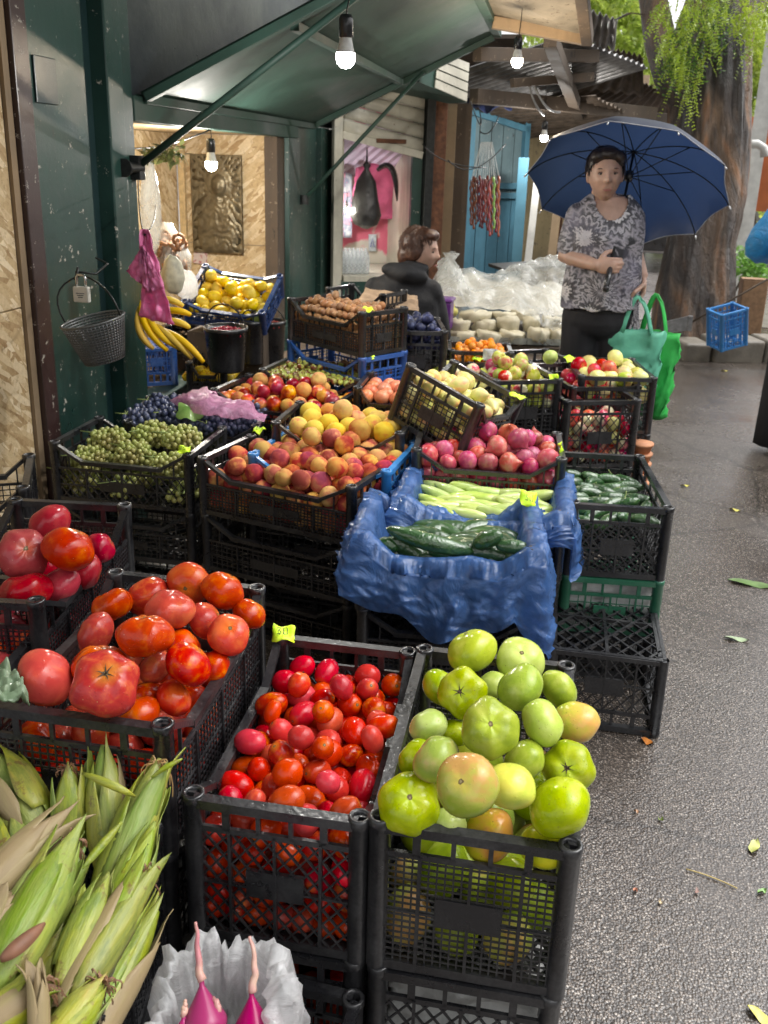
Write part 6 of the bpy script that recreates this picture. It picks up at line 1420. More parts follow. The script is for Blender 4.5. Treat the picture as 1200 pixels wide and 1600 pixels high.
def strip(name, label, a, c, b, w, mat, cat='leaf'):
    pts = bezier(a, c, b, 14); mb = MB(); rows = []
    for i, p in enumerate(pts):
        t = i/13; d = (pts[min(i+1, 13)]-pts[max(i-1, 0)]).normalized(); s = d.cross(Vector((.3, -.6, .7))).normalized()*w*math.sin(PI*min(1, t*.93+.05))**.6; rows.append([p-s, p+Vector((0, 0, .002)), p+s])
    mb.grid(rows); o = mb.obj(name, mat, None, True); o.modifiers.new('s', 'SOLIDIFY').thickness = .0008; tag(o, label, cat)
strip('husk_blade', 'narrow green husk blade crossing above the cobs', P(128, 1208, .60), P(175, 1225, .62), P(212, 1245, .58), .006, M['husk'])
strip('husk_blade', 'thin green husk blade slanting down from the middle cob', P(190, 1285, .585), P(150, 1330, .57), P(128, 1358, .56), .006, M['husk'])
strip('husk_blade', 'brown dry husk blade over the big foreground cob', P(0, 1500, .60), P(30, 1480, .615), P(70, 1442, .60), .009, simple('brown_husk', (.2, .09, .05), .6))
strip('husk_blade', 'green husk point rising beside the blond silk', P(236, 1215, .60), P(262, 1195, .62), P(285, 1186, .62), .004, M['husk'])
# cabbage leaf at the left edge
rg = random.Random(3)
o = cloth_sheet('cabbage_leaf', [P(-30, 1095, .69), P(48, 1090, .68), P(15, 1040, .69), P(-30, 1020, .70)], leafmat('cabbage', (.14, .22, .12), (.3, .38, .25), .15), 8, .012, 18, .003, 9); tag(o, 'grey green cabbage leaf at the left edge above the corn', 'leaf')
# ================================================================ radishes in a white bag
RB = P(347, 1612, .345)
pb = MB(); rows = []
seg = 120
for j, (rr_, z) in enumerate([(.02, -.11), (.09, -.10), (.115, -.05), (.118, 0), (.112, .045), (.098, .066), (.086, .066), (.078, .045), (.072, .01), (.078, -.03), (.07, -.06)]):
    row = []
    for k in range(seg):
        a = 2*PI*k/seg; w = noise.noise(Vector((math.cos(a)*2.3, math.sin(a)*2.3, z*14+rr_*9)))*.020+.014*max(0, 1-abs(noise.noise(Vector((math.cos(a)*5, math.sin(a)*5, z*12+rr_*20))))*3)**2+noise.noise(Vector((math.cos(a)*7, math.sin(a)*7, z*20)))*.007+.003*math.sin(a*13+j)
        row.append(Vector((math.cos(a)*(rr_*.87+w*.9), math.sin(a)*(rr_*.8+w), z+w*.8+.016*math.sin(a*1+.8)+.012*math.sin(3*a))))
    rows.append(row)
pb.grid(rows, True); o = pb.obj('plastic_bag', M['whitefilm'], None, True); o.location = RB; tag(o, 'open crinkled white plastic bag of radishes at the bottom edge', 'plastic bag')
def radish(label, c, tip, r, seed, mid=None):
    t = thing('radish', label, 'radish', c); c, tip = Vector(c), Vector(tip); d = (tip-c); dn = d.normalized()
    mb = MB(); n = 22; rows = []
    q = dn.to_track_quat('Z', 'Y').to_matrix()
    for i in range(n+1):
        f = i/n; th = PI*f; rad = r*(math.sin(th)**.7 if f < .5 else max(.12, (1-((f-.5)/.5)**1.35)**1.45)); z = -math.cos(th)*r*.95+(max(0, f-.5)*2)**2*r*.75
        rows.append([q @ Vector((math.cos(2*PI*k/20)*rad, math.sin(2*PI*k/20)*rad, z)) for k in range(20)])
    mb.grid(rows, True); mb.obj('bulb', G['radish'], t, True)
    s = q @ Vector((0, 0, r*1.6)); mb = MB(); e = tip-c; m_ = (s+e)/2+Vector(mid or (0, 0, 0)); pts = bezier(s, m_, e, 14); pts = [p+Vector((math.sin(i*1.3+seed), math.cos(i*1.7), 0))*.0012 for i, p in enumerate(pts)]
    mb.tube(pts, [r*.16*(1-i/14)+.0018 for i in range(14)], 7); mb.obj('root', fruit('radish_root'+str(seed), [(.3, (.6, .2, .25)), (.7, (.6, .42, .3))], sc=20, drops=False), t, True)
radish('magenta radish with the tallest root tail in the white bag', P(320, 1596, .375), P(307, 1440, .47), .030, 1, (-.003, 0, -.01))
radish('magenta radish with thin pale root at the right in the white bag', P(395, 1610, .375), P(390, 1462, .465), .028, 2, (.012, 0, 0))
radish('radish lying at the left of the bag with a sideways root', P(282, 1640, .36), P(290, 1562, .40), .024, 3)
radish('radish deep between the two tall rooted ones', P(352, 1640, .36), P(330, 1560, .395), .024, 4, (.01, 0, .02))
sc_ = crate('black crate standing under the white radish bag', .3, .4, .235, loc=(RB.x, RB.y-.2, 0), lat='sq', pitch=.03, straight=True)
M['grn'] = None
# ================================================================ items in the kiosk opening
def bucket(label, x0, x1, ytop, d, h, fillmat=None, fname=None, flab=None, handle=True, mat='black', n=150):
    c = (Q(x0, ytop, d)+Q(x1, ytop, d))/2; R_ = (Q(x0, ytop, d)-Q(x1, ytop, d)).length/2
    t = thing('bucket', label, 'bucket', (c.x, c.y, c.z-h)); mb = MB()
    mb.lathe([(.001, .003), (R_*.8, .003), (R_*.82, .01), (R_*.98, h-.02), (R_*1.04, h-.018), (R_*1.04, h), (R_*.97, h), (R_*.93, h-.03), (R_*.78, .02), (.001, .02)], 30); mb.obj('body', M[mat], t, True)
    if handle:
        mb = MB(); mb.tube([Vector((R_*1.03*math.cos(a), -.02*math.sin(a), h-.02+abs(math.sin(a))*R_*1.3)) for a in [PI*i/14 for i in range(15)]], .003, 6); mb.obj('handle', M['iron'], t, True)
    if fillmat:
        rg = random.Random(n); 
        mb = MB(); bv = [v.co.copy() for v in ms['small'][0].vertices]; bf = [tuple(p.vertices) for p in ms['small'][0].polygons]
        for i in range(n):
            a = rg.uniform(0, 6.28); q = R_*.9*math.sqrt(rg.random()); z = h-.028+.02*(1-q/R_)+rg.uniform(-.004, .004); s = rg.uniform(.007, .009); mb.add([Vector((math.cos(a)*q, math.sin(a)*q, z))+v*s for v in bv], bf)
        o = mb.obj(fname, G[fillmat], None, True); o.location = t.location; tag(o, flab, fname.replace('_', ' '), kind='stuff')
    return t
bucket('black bucket of dark red berries left in the kiosk opening', 319, 386, 510, 3.75, .19, 'redberry', 'berries', 'dark red berries filling the left black bucket')
bucket('empty black bucket standing between the two berry buckets', 376, 412, 500, 4.0, .2)
bucket('black bucket of red berries before the timber post', 402, 446, 500, 4.15, .26, 'redberry', 'berries', 'red berries filling the right black bucket', n=120)
# lemons in a tilted dark blue crate
A_, B_ = Q(283, 478, 4.0), Q(413, 497, 3.95); u = (B_-A_).normalized(); tl_ = .5; v = (Matrix.Rotation(tl_, 3, u) @ Vector((-u.y, u.x, 0)).normalized()); w = u.cross(v).normalized(); WL = (B_-A_).length; rot = Matrix((u, v, w)).transposed(); base = (A_+B_)/2-w*.1
r = crate('dark blue crate of lemons tilted inside the kiosk', WL, .30, .12, 'blued', base, rot.to_euler(), 'sq', pitch=.02, longx=True, dip=.03); ML = Matrix.Translation(base) @ rot.to_4x4()
out, res = fill(ML, WL, .3, .12, 36, .031, 'lemon', ['lemon'], 'lemon', 'yellow lemon in the tilted dark blue crate', 'lemon', .6, seed=41, floor=.03, jit=.12)
lim = min(res, key=lambda o: (o.location-Q(387, 492, 3.95)).length); lim.data = fmesh('lemon', 'zuke'); lim['label'] = 'greenish yellow lemon at the right of the lemon crate'; del lim['group']; lim.name = 'lemon'
mb = MB(); p = (A_+B_)/2; mb.box((0, 0, 0), (.36, .22, base.z-.47)); o = mb.obj('wooden_box', M['oldwood']); o.location = (p.x-.02, p.y+.16, .47+(base.z-.47)/2-.02); o.rotation_euler = (0, 0, math.atan2(u.y, u.x)); tag(o, 'dark wooden box propping up the lemon crate', 'box')
# blue crate with bananas
r, MBn, WBn = crate_at('blue crate turned over inside the kiosk carrying bananas', (212, 546), (276, 543), .655, .26, .17, mat='bluep', lat='slot', pitch=.02, straight=True, longx=True, flip=True)
def banana(label, pts, r):
    o = thing('banana', label, 'banana', pts[0]) if False else None
    c = Vector(pts[1]); pp = [Vector(p)-c for p in bezier(*pts, 16)]; mb = MB(); rr_ = [r*(.35+.65*math.sin(PI*min(max(i/15, .03), .97))**.4) for i in range(16)]; mb.tube(pp, rr_, 9); b = mb.obj('banana', G['banana'], None, True); b.location = c; tag(b, label, 'banana', None)
    m = MB(); d = (pp[0]-pp[1]).normalized(); m.tube([pp[0], pp[0]+d*.025], [r*.4, r*.3], 7); m.obj('stem', stemm, b, True); return b
ban = [((222, 470), (214, 510), (262, 548), .80, .70), ((230, 470), (228, 520), (282, 545), .80, .70), ((238, 505), (262, 520), (300, 560), .78, .68), ((245, 488), (275, 480), (298, 492), .80, .76), ((250, 500), (280, 500), (296, 512), .77, .73), ((218, 480), (206, 520), (240, 545), .78, .68), ((252, 515), (285, 525), (318, 566), .74, .66), ((236, 468), (262, 462), (286, 478), .82, .79)]
bl = ['banana hanging lowest at the left of the bunch', 'long banana curving along the front of the bunch', 'banana in the middle reaching down to the yellow plums', 'topmost short banana beside the pink bag', 'short banana just below the topmost one', 'banana at the far left beside the kiosk post', 'banana at the right end of the bunch', 'highest banana partly behind the pink bag']
for (a, m_, b, z0_, z1_), l in zip(ban, bl): banana(l, [Q(*a, 3.45), Q(*m_, 3.38), Q(*b, 3.42)], .0135)
r, Mq, Wq = crate_at('small black crate of yellow plums beside the bananas', (292, 572), (350, 565), .62, .22, .12, lat='slot', pitch=.02, longx=True, yaw=12)
fill(Mq, Wq+.08, .22, .12, 36, .02, 'ball', ['lemon'], 'yellow_plum', 'yellow plum in the small crate by the bananas', 'plum', .6, seed=43, floor=.03)
# crate of dark dried fruit behind, bags
r, Md, Wd = crate_at('black crate of dark dried fruit between bananas and lemons', (258, 510), (330, 510), .70, .3, .14, lat='sq', pitch=.02, longx=True, tilt=.3)
mb = MB(); rg = random.Random(8)
for i in range(420): mb.add([Vector((rg.uniform(-Wd/2+.02, Wd/2-.02), rg.uniform(.02, .28), .12+rg.uniform(-.01, .012)))+(rrot(rg) @ Vector((v.x*.02, v.y*.008, v.z*.008))) for v in bv], bf)
o = mb.obj('dried_fruit', simple('dried_fruit_skin', (.035, .02, .018), .5), None, True); o.matrix_world = Md; tag(o, 'heap of dark dried fruit in the crate behind the bananas', 'dried fruit', kind='stuff')
mb = MB(); mb.box((0, 0, 0), (.3, .25, Md.translation.z-.475)); o = mb.obj('wooden_box', M['oldwood']); o.location = Md @ Vector((0, .15, 0)); o.location.z = .47+(Md.translation.z-.475)/2-.01; tag(o, 'dark box holding up the dried fruit crate', 'box')
bag_body('plastic_bag', Q(232, 250, 3.75), [(.02, .015), (-.06, .03), (-.16, .045), (-.26, .045), (-.33, .035), (-.38, .012)], M['clearfilm'], 'long clear plastic bag hanging beside the kiosk post', 'plastic bag', 3)
bag_body('plastic_bag', Q(262, 365, 4.3), [(.05, .02), (-.02, .06), (-.1, .10), (-.17, .10), (-.2, .04)], M['clearfilm'], 'clear bag of bread rings on the kiosk back wall', 'plastic bag', 5)
mb = MB(); rg = random.Random(2)
for i in range(18):
    c = Vector((rg.uniform(-.08, .08), rg.uniform(-.03, .03), rg.uniform(-.1, .05))); R_ = rrot(rg); mb.tube([c+R_ @ Vector((.025*math.cos(a), .025*math.sin(a), 0)) for a in [k*PI/5 for k in range(11)]], .009, 6)
o = mb.obj('bread_rings', simple('bread', (.35, .18, .09), .6), None, True); o.location = Q(262, 385, 4.3); tag(o, 'small brown bread rings inside the clear bag', 'bread', kind='stuff')
bag_body('paper_packet', Q(270, 415, 3.9), [(.04, .02), (.02, .04), (-.02, .05), (-.06, .055), (-.10, .04), (-.12, .02)], simple('waxed_white', (.6, .58, .45), .5), 'cream coloured bag standing behind the pink bag', 'bag', 6)
bag_body('paper_packet', Q(292, 430, 3.95), [(.02, .02), (.0, .04), (-.04, .05), (-.08, .045), (-.10, .02)], M['whitefilm'], 'crumpled white plastic bag left of the lemons', 'plastic bag', 7)
# herbs hanging under the ceiling
mb = MB(); rg = random.Random(12)
for i in range(150):
    p = Q(rg.uniform(222, 288), rg.uniform(228, 252), rg.uniform(3.7, 4.0)); d = Vector((rg.uniform(-1, 1), rg.uniform(-1, 1), rg.uniform(-1, .3))).normalized()*.045; w = d.cross(Vector((rg.random(), rg.random(), 1))).normalized()*.012; mb.add([p, p+d*.5+w, p+d, p+d*.5-w], [(0, 1, 2, 3)])
mb.tube([Q(222, 232, 3.8), Q(288, 245, 3.8)], .005, 5)
tag(mb.obj('dried_herbs', leafmat('dried_bay', (.10, .13, .04), (.3, .32, .12), .2)), 'sprig of bay leaves hung under the kiosk ceiling', 'herbs')
# pink knotted bags hanging on the post
hk = Q(226, 368, 3.02)
mb = MB(); mb.tube(bezier(wcast(216, 275, .02), Q(216, 345, 3.1), hk, 10), .0025, 5); mb.tube(bezier(wcast(243, 320, -.02), Q(245, 350, 3.08), hk, 8), .0025, 5); tag(mb.obj('wire_loop', M['rope'], None, True), 'black cord from which the pink bag hangs', 'cord')
pbg = cloth_sheet('pink_bag', [hk+Vector((-.03, 0, -.28)), hk+Vector((.085, .02, -.30)), hk+Vector((.014, 0, .02)), hk+Vector((-.014, 0, .02))], M['pinkfilm'], 2, .02, 20, .002, 7); tag(pbg, 'bright pink plastic bag hanging down from the post hook', 'plastic bag')
mb = MB(); n = 12; a, b, c = hk+Vector((0, -.01, -.03)), hk+Vector((-.065, -.02, -.12)), hk+Vector((.03, -.03, -.19)); rows = [[a.lerp(b, i/n).lerp(a.lerp(c, i/n), j/n)+Vector((0, 1, 0))*.02*noise.noise(Vector((i*.5, j*.5, 1))) for j in range(n+1)] for i in range(n+1)]; mb.grid(rows)
o = mb.obj('bag_flap', M['pinkfilm'], pbg, True); o.modifiers.new('s', 'SOLIDIFY').thickness = .0015
mb = MB(); a, b, c = hk+Vector((0, -.01, -.03)), hk+Vector((.012, -.035, -.19)), hk+Vector((.075, -.02, -.17)); rows = [[a.lerp(b, i/n).lerp(a.lerp(c, i/n), j/n)+Vector((0, 1, 0))*.02*noise.noise(Vector((i*.5, j*.5, 8))) for j in range(n+1)] for i in range(n+1)]; mb.grid(rows)
o = mb.obj('bag_flap', M['pinkfilm'], pbg, True); o.modifiers.new('s', 'SOLIDIFY').thickness = .0015
# hanging perforated grey basket with padlock tag
bc = Q(145, 500, 2.72); R_ = .082
def perf():
    n = NT('perforated_tin'); co = n.tc.outputs['UV']; n.col((.12, .125, .125)).rough(.4); n.b.inputs['Metallic'].default_value = .4; return n.m
pm = perf(); t = thing('hanging_bucket', 'grey perforated metal bucket hanging from a hook on the green panel', 'bucket', bc, (.12, -.18, 0)); mb = MB()
h0, h1, r0, r1 = .0, -.125, .095, .062
def holed(mb, rows_, seg):
    # wall with square holes: strips between holes
    for i in range(rows_+1):
        f = i/rows_; z = h0+(h1-h0)*f; q = r0+(r1-r0)*f; zz = .0028
        mb.grid([[Vector((math.cos(2*PI*k/64)*q, math.sin(2*PI*k/64)*q, z+e)) for k in range(64)] for e in (-zz, zz)], True)
    for k in range(seg):
        a = 2*PI*k/seg; w = .055*.6
        mb.grid([[Vector((math.cos(a+s_*w)*(r0+(r1-r0)*f), math.sin(a+s_*w)*(r0+(r1-r0)*f), h0+(h1-h0)*f)) for s_ in (-.6, .6)] for f in [i/6 for i in range(7)]])
holed(mb, 15, 50); ob = mb.obj('body', pm, t, True); ob.modifiers.new('s', 'SOLIDIFY').thickness = .0015
mb = MB(); mb.tube([Vector((math.cos(2*PI*k/24)*r0, math.sin(2*PI*k/24)*r0, h0)) for k in range(25)], .004, 6); mb.obj('rim', pm, t, True)
mb = MB(); mb.lathe([(.001, h1), (r1, h1), (r1, h1+.008)], 30); mb.obj('base', pm, t, True)
hkp = wcast(150, 405, .06); top = t.matrix_basis.inverted() @ Q(128, 430, 2.75)
mb = MB(); pts = bezier(Vector((-r0, 0, 0)), Vector((-r0*1.4, 0, .12)), top, 8)+bezier(top, Vector((r0*1.0, 0, .1)), Vector((r0, 0, 0)), 8)[1:]; mb.tube(pts, .003, 6); mb.obj('handle', M['iron'], t, True)
mb = MB(); a = Q(128, 432, 2.75); mb.tube([Q(118, 425, 2.72), Q(150, 428, 2.76), Q(168, 412, 2.82), Q(150, 403, 2.9)], .0035, 6); mb.tube([Q(122, 418, 2.72), Q(118, 438, 2.72)], .005, 6); tag(mb.obj('wire_hook', M['iron'], None, True), 'bent iron hook sticking out of the green panel', 'hook')
t = thing('padlock', 'silver padlock with a white label hanging from the iron hook', 'padlock', Q(128, 460, 2.71)); s = .034
mb = MB(); mb.box((0, 0, 0), (s*1.5, .018, s*1.4)); bevel(mb.obj('lock_body', simple('lock_label', (.55, .53, .47), .5, nsc=20, amt=.15), t), .004)
mb = MB(); mb.tube([Vector((-.015, 0, .02)), Vector((-.015, 0, .05)), Vector((-.010, 0, .058)), Vector((.010, 0, .058)), Vector((.015, 0, .05)), Vector((.015, 0, .02))], .004, 8); mb.obj('shackle', simple('chrome', (.6, .6, .6), .2, .9, bmp=0), t, True)
for i in range(3): mb = MB(); mb.box((.0, -.0096, .004-i*.006), (.028-.006*i, .0008, .002)); mb.obj('printed_line', M['ink'], t)

# ================================================================ cheese stall
CS = Q(800, 520, 5.3)
cs = thing('stall_table', 'market table of white cheeses under clear plastic sheeting', 'table', (Q(800, 500, 5.3).x, Q(800, 500, 5.3).y, 0))
zt_ = Q(790, 535, 5.2).z; a, b = Q(700, 535, 5.2), Q(893, 535, 5.2); wd = (b-a).length
mb = MB(); mb.box(((a+b)/2-cs.location).to_tuple()[:2]+(zt_-.02,), (wd+.3, .7, .04), 0); 
mid = (a+b)/2; cs.location = (mid.x-.1, mid.y+.35, 0)
mb = MB(); mb.box((0, 0, zt_-.03), (wd+.05, .75, .04)); mb.obj('table_top', M['oldwood'], cs)
for x in (-wd/2, wd/2):
    for y in (-.3, .3): mb = MB(); mb.box((x, y, (zt_-.05)/2), (.05, .05, zt_-.05)); mb.obj('leg', M['oldwood'], cs)
chz = simple('fresh_cheese', (.52, .47, .34), .5, nsc=9, amt=.12, bmp=.4, dist=.01)
for i, (x0, x1, y, lab) in enumerate([(694, 822, 533, 'clear plastic tray under the left cheeses'), (824, 888, 533, 'clear plastic tray under the right cheeses')]):
    a, b = Q(x0, y, 5.15), Q(x1, y, 5.15); mb = MB(); w = (b-a).length; mb.box((0, .1, .004), (w, .22, .006)); mb.box((0, -.012, .02), (w, .004, .035)); mb.box((0, .212, .02), (w, .004, .035)); mb.box((-w/2, .1, .02), (.004, .22, .035)); mb.box((w/2, .1, .02), (.004, .22, .035))
    o = mb.obj('plastic_tray', M['clearfilm']); o.location = ((a+b)/2).xy.to_3d()+Vector((0, 0, zt_)); o.rotation_euler = (0, 0, math.atan2((b-a).y, (b-a).x)); tag(o, lab, 'tray')
ci = 0
def cheese(x, y, rp, hp, d, lab, sq=False):
    mb = MB(); r_ = rp/F*d; h = hp/F*d; mb.lathe([(.001, 0), (r_*.93, 0), (r_, h*.2), (r_, h*.8), (r_*.92, h), (.001, h)], 20, (0, 0, 0)); 
    mb.v = [tuple(Vector(v)*1+Vector((noise.noise(Vector(v)*30+Vector((x, 0, 0)))*.02,)*3)) for v in mb.v]; o = mb.obj('cheese_wheel', chz, None, True); o.location = Q(x, y, d); o.rotation_euler = (.12*math.sin(x), .14*math.cos(x*1.7), x); o.scale = (1+.2*math.sin(x*.9), 1-.15*math.cos(x), 1+.15*math.sin(x*2)); tag(o, lab, 'cheese')
for x, y, rp, hp, d, lab in [(722, 532, 21, 16, 5.2, 'white cheese round at the bottom left of the trays'), (762, 534, 20, 17, 5.2, 'white cheese round second from the left at the bottom'), (800, 533, 19, 17, 5.2, 'white cheese round third from the left at the bottom'), (840, 532, 17, 17, 5.2, 'white cheese round at the left of the right hand tray'), (872, 532, 16, 18, 5.2, 'white cheese round at the far right of the trays'),
  (716, 516, 19, 17, 5.25, 'white cheese round stacked on the bottom left one'), (757, 516, 18, 15, 5.3, 'white cheese round stacked second from the left'), (795, 515, 19, 18, 5.28, 'white cheese round stacked above the third'), (830, 514, 16, 16, 5.3, 'white cheese round stacked over the right tray'), (862, 515, 18, 17, 5.3, 'white cheese round stacked at the right end'),
  (742, 500, 22, 12, 5.4, 'flat cheese on the upper layer at the left'), (785, 498, 24, 12, 5.45, 'flat cheese on the upper layer in the middle'), (820, 499, 18, 13, 5.45, 'flat cheese on the upper layer at the right')]: cheese(x, y, rp, hp, d, lab)
for i, (x, y, r_) in enumerate([(682, 478, 9), (695, 483, 9), (688, 490, 9), (703, 478, 8), (676, 488, 8), (708, 487, 8)]):
    put('bread_bun', 'ball', 'apy', Q(x, y, 5.35), r_/F*5.35, 'small beige bun piled at the left of the cheeses', 'bun', 'beige buns piled left of the cheeses')
mb = MB(); mb.box((0, 0, 0), (.14, .12, .16)); mb.box((0, 0, .09), (.16, .14, .02)); o = mb.obj('purple_container', simple('purple_plastic', (.12, .03, .2), .35)); o.location = Q(690, 492, 5.15)+Vector((-.01, 0, 0)); bevel(o, .01); tag(o, 'purple plastic container with lid beside the plums', 'container')
# clear plastic sheeting heaped over the rear of the stall
mb = MB(); n, m = 70, 40; rows = []
ys0 = [(600, 520), (682, 500)]
for j in range(m+1):
    v = j/m; row = []
    for i in range(n+1):
        u = i/n; x = 683+u*212; ridge = 412+14*math.sin(u*5)+(-18*math.exp(-((u-.08)/.06)**2)); low = 468+u*44+12*math.sin(u*9)-30*math.exp(-((u-.12)/.1)**2); y = low+(ridge-low)*v; d = 5.02+v*.68
        p = Q(x, y, d); w = noise.noise(Vector((u*6, v*4, 1)))*.05+abs(noise.noise(Vector((u*14+v*7, v*6, 3))))*.035+.006*math.sin(38*(u+.5*v)+6*noise.noise(Vector((u*3, v*3, 2)))); p += Vector((w*.4, -w, w*.9)); row.append(p)
    rows.append(row)
for j in range(6): rows.append([p+Vector((0, .07*(j+1), -.09*(j+1)**1.3)) for p in rows[m]])
mb.grid(rows); tag(mb.obj('plastic_sheet', M['clearfilm'], None, True), 'crumpled clear plastic sheet covering the rear of the cheese stall', 'plastic sheet')
bag_body('gathered_sheet', Q(705, 395, 5.3), [(.0, .05), (-.04, .022), (-.09, .06), (-.16, .10), (-.24, .14)], M['clearfilm'], 'gathered knot of clear plastic sheet beside the seated person', 'plastic sheet', 9)
under = simple('covered_goods', (.42, .40, .34), .6, nsc=5, amt=.4, bmp=.6, dist=.05)
mb = MB(); rows = []
for j in range(11):
    v = j/10; rows.append([Q(690+i/20*200, 475+20*(i/20)-v*(48-6*math.sin(i)), 5.5+v*.3)+Vector((0, 0, .02*noise.noise(Vector((i*.6, v*3, 0))))) for i in range(21)])
mb.grid(rows); tag(mb.obj('covered_goods', under, None, True), 'pale goods dimly visible under the clear plastic sheet', 'goods', kind='stuff')
mb = MB(); a, b = Q(775, 418, 5.9), Q(880, 412, 6.0); mb.bar(a, b, .3, .02); o = mb.obj('shelf_board', M['iron']); tag(o, 'dark shelf board behind the plastic covered stall', 'shelf')
# cardboard box flap by seated person
o = cloth_sheet('cardboard', [Q(556, 474, 4.3), Q(655, 486, 4.3), Q(652, 462, 4.45), Q(572, 450, 4.45)], simple('brown_cardboard', (.36, .25, .16), .8), 5, .008); tag(o, 'bent brown cardboard sheet standing behind the plums', 'cardboard')
# ================================================================ people
def ell(mb, c, r, rot=None, seg=20, rings=12):
    c = Vector(c); rows = []
    for i in range(rings+1):
        th = PI*min(max(i/rings, .02), .98)
        row = []
        for k in range(seg):
            ph = 2*PI*k/seg; v = Vector((math.sin(th)*math.cos(ph)*r[0], math.sin(th)*math.sin(ph)*r[1], math.cos(th)*r[2])); row.append(c+(rot @ v if rot else v))
        rows.append(row)
    mb.grid(rows, True, 0, True)
def loft(mb, secs, seg=24, mi=0):
    """secs: (center, rx, ry) horizontal ellipses"""
    mb.grid([[Vector(c)+Vector((math.cos(2*PI*k/seg)*rx, math.sin(2*PI*k/seg)*ry, 0)) for k in range(seg)] for c, rx, ry in secs], True, mi, True)
def limb(mb, pts, rs, seg=14):
    P_ = []; R_ = []
    for i in range(len(pts)-1):
        for k in range(4):
            t = k/4; P_.append(Vector(pts[i]).lerp(Vector(pts[i+1]), t)); R_.append(rs[i]*(1-t)+rs[i+1]*t)
    P_.append(Vector(pts[-1])); R_.append(rs[-1]); mb.tube(P_, R_, seg); ell(mb, pts[0], (rs[0],)*3, None, 12, 8); ell(mb, pts[-1], (rs[-1]*.98,)*3, None, 12, 8)
def head(mb, c, s=1., R_=None):
    """head facing -y; s=1 gives .225 m from chin to crown"""
    c = Vector(c); R_ = R_ or Matrix.Identity(3); rows = []; n, m = 48, 40
    g = lambda x, z, x0, z0, sx, sz: math.exp(-((x-x0)/sx)**2-((z-z0)/sz)**2)
    for i in range(m+1):
        th = PI*min(max(i/m, .01), .99); row = []
        for k in range(n):
            ph = 2*PI*k/n; v = Vector((math.sin(th)*math.sin(ph), -math.sin(th)*math.cos(ph), math.cos(th)))
            x, y, z = v.x*.073, v.y*.092, v.z*.113
            if z < 0: f = 1-.28*(-z/.113)**1.5; x *= f; y *= (1-.12*(-z/.113)**2)
            if y > 0 and z < -.02: y *= 1-.35*min(1, (-z-.02)/.06)
            fr = max(0, -v.y)**.8; d = 0
            if fr > 0:
                d += .024*g(x, z, 0, -.022, .010, .011)+.014*g(x, z, 0, -.004, .0075, .020)          # nose
                d += .008*g(x, z, 0, -.062, .024, .012)                                              # lips mass
                d -= .003*g(x, z, 0, -.060, .020, .0028)
                d += .010*g(x, z, 0, -.094, .020, .014)                                             # chin
                for sx in (-1, 1):
                    d -= .014*g(x, z, sx*.030, .008, .015, .010); d += .006*g(x, z, sx*.028, .027, .018, .007)   # sockets, brows
                    d += .007*g(x, z, sx*.040, -.025, .018, .018); d += .004*g(x, z, sx*.030, .006, .010, .0055); d += .006*g(x, z, sx*.009, -.028, .005, .006)
                    d -= .006*g(x, z, sx*.030, -.048, .006, .02)+.003*g(x, z, sx*.03, -.006, .014, .004)
            y -= d*fr
            row.append(c+R_ @ (Vector((x, y, z))*s))
        rows.append(row)
    mb.grid(rows, True, 0, True)
    for sx in (-1, 1): ell(mb, c+R_ @ (Vector((sx*.074, .012, -.005))*s), (.009*s, .018*s, .030*s), R_ @ Matrix.Rotation(.15, 3, 'X') @ Matrix.Rotation(sx*.3, 3, 'Z'), 12, 8)
def skinmat(name='skin', c=(.5, .315, .24)):
    n = NT(name); co = n.tc.outputs['Object']; f = n.noise(co, 14, 5, .6); n.col(n.ramp(f, [(.3, tuple(x*.82 for x in c)), (.7, tuple(min(1, x*1.12) for x in c))])).rough(.5).sss(.12, (.3, .1, .05), .02); n.bump(n.noise(co, 90, 4), .2, .002); return n.m
SK = skinmat(); hairm = simple('dark_hair', (.018, .011, .010), .45, nsc=70, amt=.5, bmp=.7); hairb = simple('brown_hair', (.07, .03, .018), .45, nsc=70, amt=.5, bmp=.7)
def face_bits(par, c, s, R_=None, lipc=(.33, .12, .10)):
    R_ = R_ or Matrix.Identity(3); c = Vector(c)
    T = lambda x, y, z: c+R_ @ (Vector((x, y, z))*s)
    for sx in (-1, 1):
        mb = MB(); ell(mb, T(sx*.0295, -.0715, .006), ((.0138)*s, .0075*s, .0058*s), R_, 14, 8); e = mb.obj('eye', simple('eye_white', (.26, .22, .2), .25, bmp=0), par, True)
        mb = MB(); ell(mb, T(sx*.0295, -.0785, .006), (.0058*s, .002*s, .0058*s), R_, 10, 6); mb.obj('iris', simple('iris', (.03, .02, .015), .15, bmp=0), e, True)
        mb = MB(); mb.tube([T(sx*.0295+q*.0135, -.0765-.002*(1-q*q), .0125-.004*q*q) for q in (-1, -.5, 0, .5, 1)], .0028*s, 6); mb.obj('eyelid', simple('lash', (.14, .07, .05), .6), e, True)
        mb = MB(); mb.tube([T(sx*(.030+q*.017), -.0845+.004*abs(q)+(.008 if q > .6 else 0), .0245+.0022*q+.003*(1-q*q)-(.002 if q > .6 else 0)) for q in (-1, -.5, 0, .5, 1)], [(.0016)*s, .0032*s, .0034*s, .003*s, .0014*s], 6, flat=.6); mb.obj('eyebrow', hairm, par, True)
    mb = MB(); mb.tube([T(q*.022, -.0985+.010*q*q, -.0595-.002*q*q) for q in (-1, -.6, -.25, 0, .25, .6, 1)], [.0006*s, .002*s, .0026*s, .0024*s, .0026*s, .002*s, .0006*s], 8, flat=.8); mb.tube([T(q*.019, -.0975+.010*q*q, -.0655+.001*q*q) for q in (-1, -.6, 0, .6, 1)], [.0006*s, .002*s, .003*s, .002*s, .0006*s], 8); mb.obj('lips', simple('lip_skin', lipc, .45), par, True)
